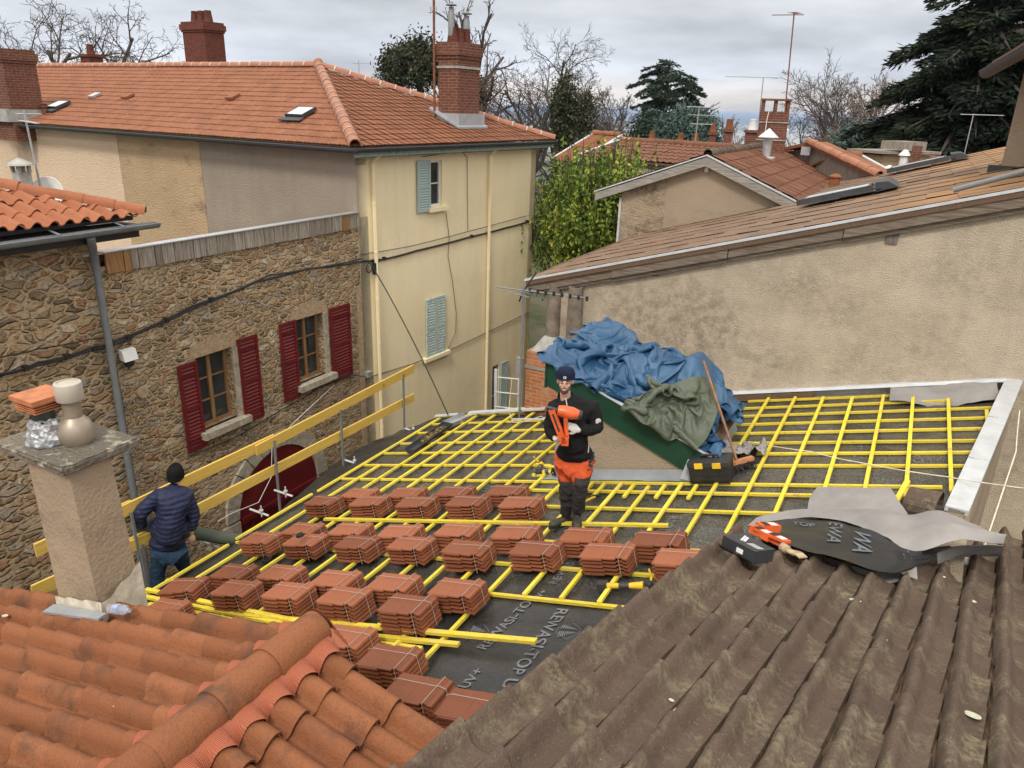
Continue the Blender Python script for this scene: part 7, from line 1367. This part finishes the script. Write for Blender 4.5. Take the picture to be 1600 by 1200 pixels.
# gloves over the hands
def glove_over(sh_, wr, d, name='glove'):
    sh2 = [((vs-vs.mean(0))*1.16+vs.mean(0), fs) for vs, fs in sh_]+[skinned({'a': (wr-d*.035, .038, .038), 'b': (wr+d*.03, .034, .028)}, [('a', 'b')], 1)]
    return fuse(sh2, .007, name, [M_glw], m1, 2)
glove_over(hands, wL, dL); g2_ = glove_over(hands2, wR, dR)
# orange nailer
c0n = J(880, 664, .33); nl = thing('nailer', 'orange and black framing nailer held against the chest', 'nail gun', c0n)
tU = unit(J(882, 690, .33)-J(860, 638, .33)); tS = unit(np.cross(tU, n_)); a, b = J(862, 640, .33), J(881, 692, .33); mb = MB(); mb.beam(a, b, .062, .05, n_); mb.build('magazine', M_orange, nl)
mb = MB(); mb.beam(a+(b-a)*.1+n_*.027, a+(b-a)*.62+n_*.027, .018, .006, n_); mb.build('feed_slot', M_dgrey, nl)
a2, b2 = J(872, 641, .31), J(904, 648, .30); mb = MB(); mb.tube([a2-(b2-a2)*.02, a2+(b2-a2)*.2, a2+(b2-a2)*.7, b2], [.048, .060, .062, .045], 14); mb.build('body', M_orange, nl, 50); mb = MB(); mb.tube([b2, b2+unit(b2-a2)*.03], [.050, .044], 14); mb.build('rear_cap', M_dgrey, nl, 40)
mb = MB(); mb.tube([J(853, 637, .33), J(858, 637, .335), J(868, 640, .33), J(873, 645, .33)], [.014, .018, .02, .02], 8); mb.build('nose', M_dgrey, nl, 50); mb = MB(); mb.tube([J(884, 652, .33), J(884, 668, .31), J(886, 680, .32)], [.024, .02, .022], 10); mb.build('handle', M_orange, nl, 50)
mb = MB(); mb.obox(J(883, 688, .32), r_*.035, n_*.035, Z3*.045); mb.build('battery', M_orange, nl)
for px in (877, 883, 888): pass
# ---- man in blue carrying the tube, seen from behind
rt2 = onx(262, 944, -7.30); ps = Pose(0, 0, rt2); J = ps.J; n_, r_ = ps.n, ps.r; m2 = thing('person', 'man in dark blue quilted jacket, black beanie and jeans seen from behind', 'person', rt2)
hc = J(275, 741, -.10); hp, P, R3 = head(hc, unit(-n_+r_*.5), -unit(r_+n_*.5))
nb, ch_c, wa, pe = J(272, 764, -.06), J(268, 790, -.03), J(264, 828, 0), J(262, 852, .0); sL, sR = J(245, 777, -.04), J(294, 777, -.04); eL, eR = J(218, 802, -.02), J(303, 808, .0); wL, wR = J(222, 826, -.14), J(299, 836, .02)
hL, hR = J(250, 858, 0), J(277, 858, 0); kL, kR = J(246, 900, -.02), J(287, 884, -.10); aL = rt2+r_*-.12+Z3*.08; q = rxy(-7.02, 4.62, .0); aR = J(291, 905, -.12)
body = [skinned({'pe': (pe, .12, .10), 'wa': (wa, .11, .09), 'ch': (ch_c, .13, .10), 'nb': (nb, .07, .06), 'nk': (hc-Z3*.09, .055, .055), 'sL': (sL, .05, .05), 'eL': (eL, .035, .035), 'wL': (wL, .026, .026), 'sR': (sR, .05, .05), 'eR': (eR, .035, .035), 'wR': (wR, .026, .026), 'hL': (hL, .07, .07), 'kL': (kL, .05, .05), 'aL': (aL, .035, .035), 'hR': (hR, .07, .07), 'kR': (kR, .05, .05), 'aR': (aR, .035, .035)},
    [('pe', 'wa'), ('wa', 'ch'), ('ch', 'nb'), ('nb', 'nk'), ('ch', 'sL'), ('sL', 'eL'), ('eL', 'wL'), ('ch', 'sR'), ('sR', 'eR'), ('eR', 'wR'), ('pe', 'hL'), ('hL', 'kL'), ('kL', 'aL'), ('pe', 'hR'), ('hR', 'kR'), ('kR', 'aR')], 2, 'pe')]+hp
h1 = hand(wR, -Z3+r_*.1, -n_-r_*.4, 0, 1, curl=.7); h2 = hand(wL, r_*.7-n_*.5-Z3*.4, Z3-n_*.3, 0, -1)
fuse(body+h1+h2, .008, 'body', [M_skin], m2, 2)
jk = [skinned({'pe': (pe+Z3*.03, .25, .175), 'wa': (wa, .27, .175), 'ch': (ch_c, .27, .175), 'sh': ((sL+sR)/2, .20, .14), 'nb': (nb+Z3*.06, .115, .11), 'sL': (sL, .105, .105), 'eL': (eL, .090, .090), 'wL': (wL, .062, .062), 'sR': (sR, .100, .100), 'eR': (eR, .080, .080), 'wR': (wR+Z3*.05, .058, .058)}, [('pe', 'wa'), ('wa', 'ch'), ('ch', 'sh'), ('sh', 'nb'), ('sh', 'sL'), ('sL', 'eL'), ('eL', 'wL'), ('sh', 'sR'), ('sR', 'eR'), ('eR', 'wR')], 2, 'pe'), elli(pe+Z3*.05, (.215, .155, .10), 18, R3), elli(wa, (.225, .15, .22), 18, R3), elli(ch_c, (.225, .145, .18), 18, R3), elli(nb+Z3*.03, (.075, .075, .05), 14, R3)]
fuse(jk, .012, 'quilted_jacket', [M_nvj], m2, 4, disp=fold(7, .012, 9))
tro = [skinned({'pe': (pe-Z3*.01, .175, .14), 'hL': (hL-Z3*.04, .118, .12), 'mL': ((hL+kL)/2, .108, .11), 'kL': (kL, .09, .09), 'cL': ((kL+aL)/2, .066, .066), 'aL': (aL, .062, .062), 'hR': (hR-Z3*.04, .118, .12), 'mR': ((hR+kR)/2, .108, .11), 'kR': (kR, .09, .09), 'cR': ((kR+aR)/2, .066, .066), 'aR': (aR, .062, .062)}, [('pe', 'hL'), ('hL', 'mL'), ('mL', 'kL'), ('kL', 'cL'), ('cL', 'aL'), ('pe', 'hR'), ('hR', 'mR'), ('mR', 'kR'), ('kR', 'cR'), ('cR', 'aR')], 2, 'pe')]
fuse(tro, .011, 'jeans', [M_jean], m2, 3, None, fold(9, .012, 14)); boot(aL, n_, aL-n_*.1-Z3*.08, m2); boot(aR, n_, aR-n_*.1+r_*.05-Z3*.09, m2)
mb = MB(); ry_ = [(.0, .95), (.03, 1.0), (.06, .98), (.085, .90), (.105, .70), (.118, .42), (.122, 0.)]
mb.grid(np.array([[P(.092*k*math.sin(a), -.014+.108*k*math.cos(a), -.022+h*1.25+.02*math.cos(a)*(1-k*.5)) for a in np.linspace(0, 2*math.pi, 33)] for h, k in ry_])[:, ::-1]); mb.grid(np.array([[P(.096*math.sin(a), -.014+.112*math.cos(a), -.02+h+.02*math.cos(a)) for a in np.linspace(0, 2*math.pi, 33)] for h in (-.015, .045)])[:, ::-1]); mb.build('beanie', plain('black knit', (.010, .010, .011), .95, 0, .3, 60, .003, .15), m2, 180)
q = J(263, 846, .13); mb = MB(); mb.obox(q, r_*.008, n_*.004, Z3*.022); mb.build('belt_tag', M_glw, m2)
a, b = J(212, 818, -.20), J(378, 845, -.12); a0_, b0_ = a, rp(378, 844, .12); b0_ = J(378, 845, -.25); tb = thing('long_tube', 'long grey green mossy tube carried at the hip by the man in blue', 'tube', (a0_+b0_)/2)
t = NT('mossy tube'); f = t.ramp(t.noise(4, 5, .7), [(.5, 0), (.6, 1)]); tm = t.done(t.mix(f, (.075, .09, .07), (.06, .13, .025)), .8)
mb = MB(); mb.tube([a0_, a0_+(b0_-a0_)*.3, b0_], .082, 18); mb.build('pipe', tm, tb, 50); mb = MB(); d_ = unit(b0_-a0_); mb.lathe(a0_-d_*.03, [(.07, .002), (.098, 0), (.10, .0), (.10, .20), (.085, .22)], 18, d_); mb.build('collar', plain('grey collar', (.10, .115, .11), .7), tb, 40)
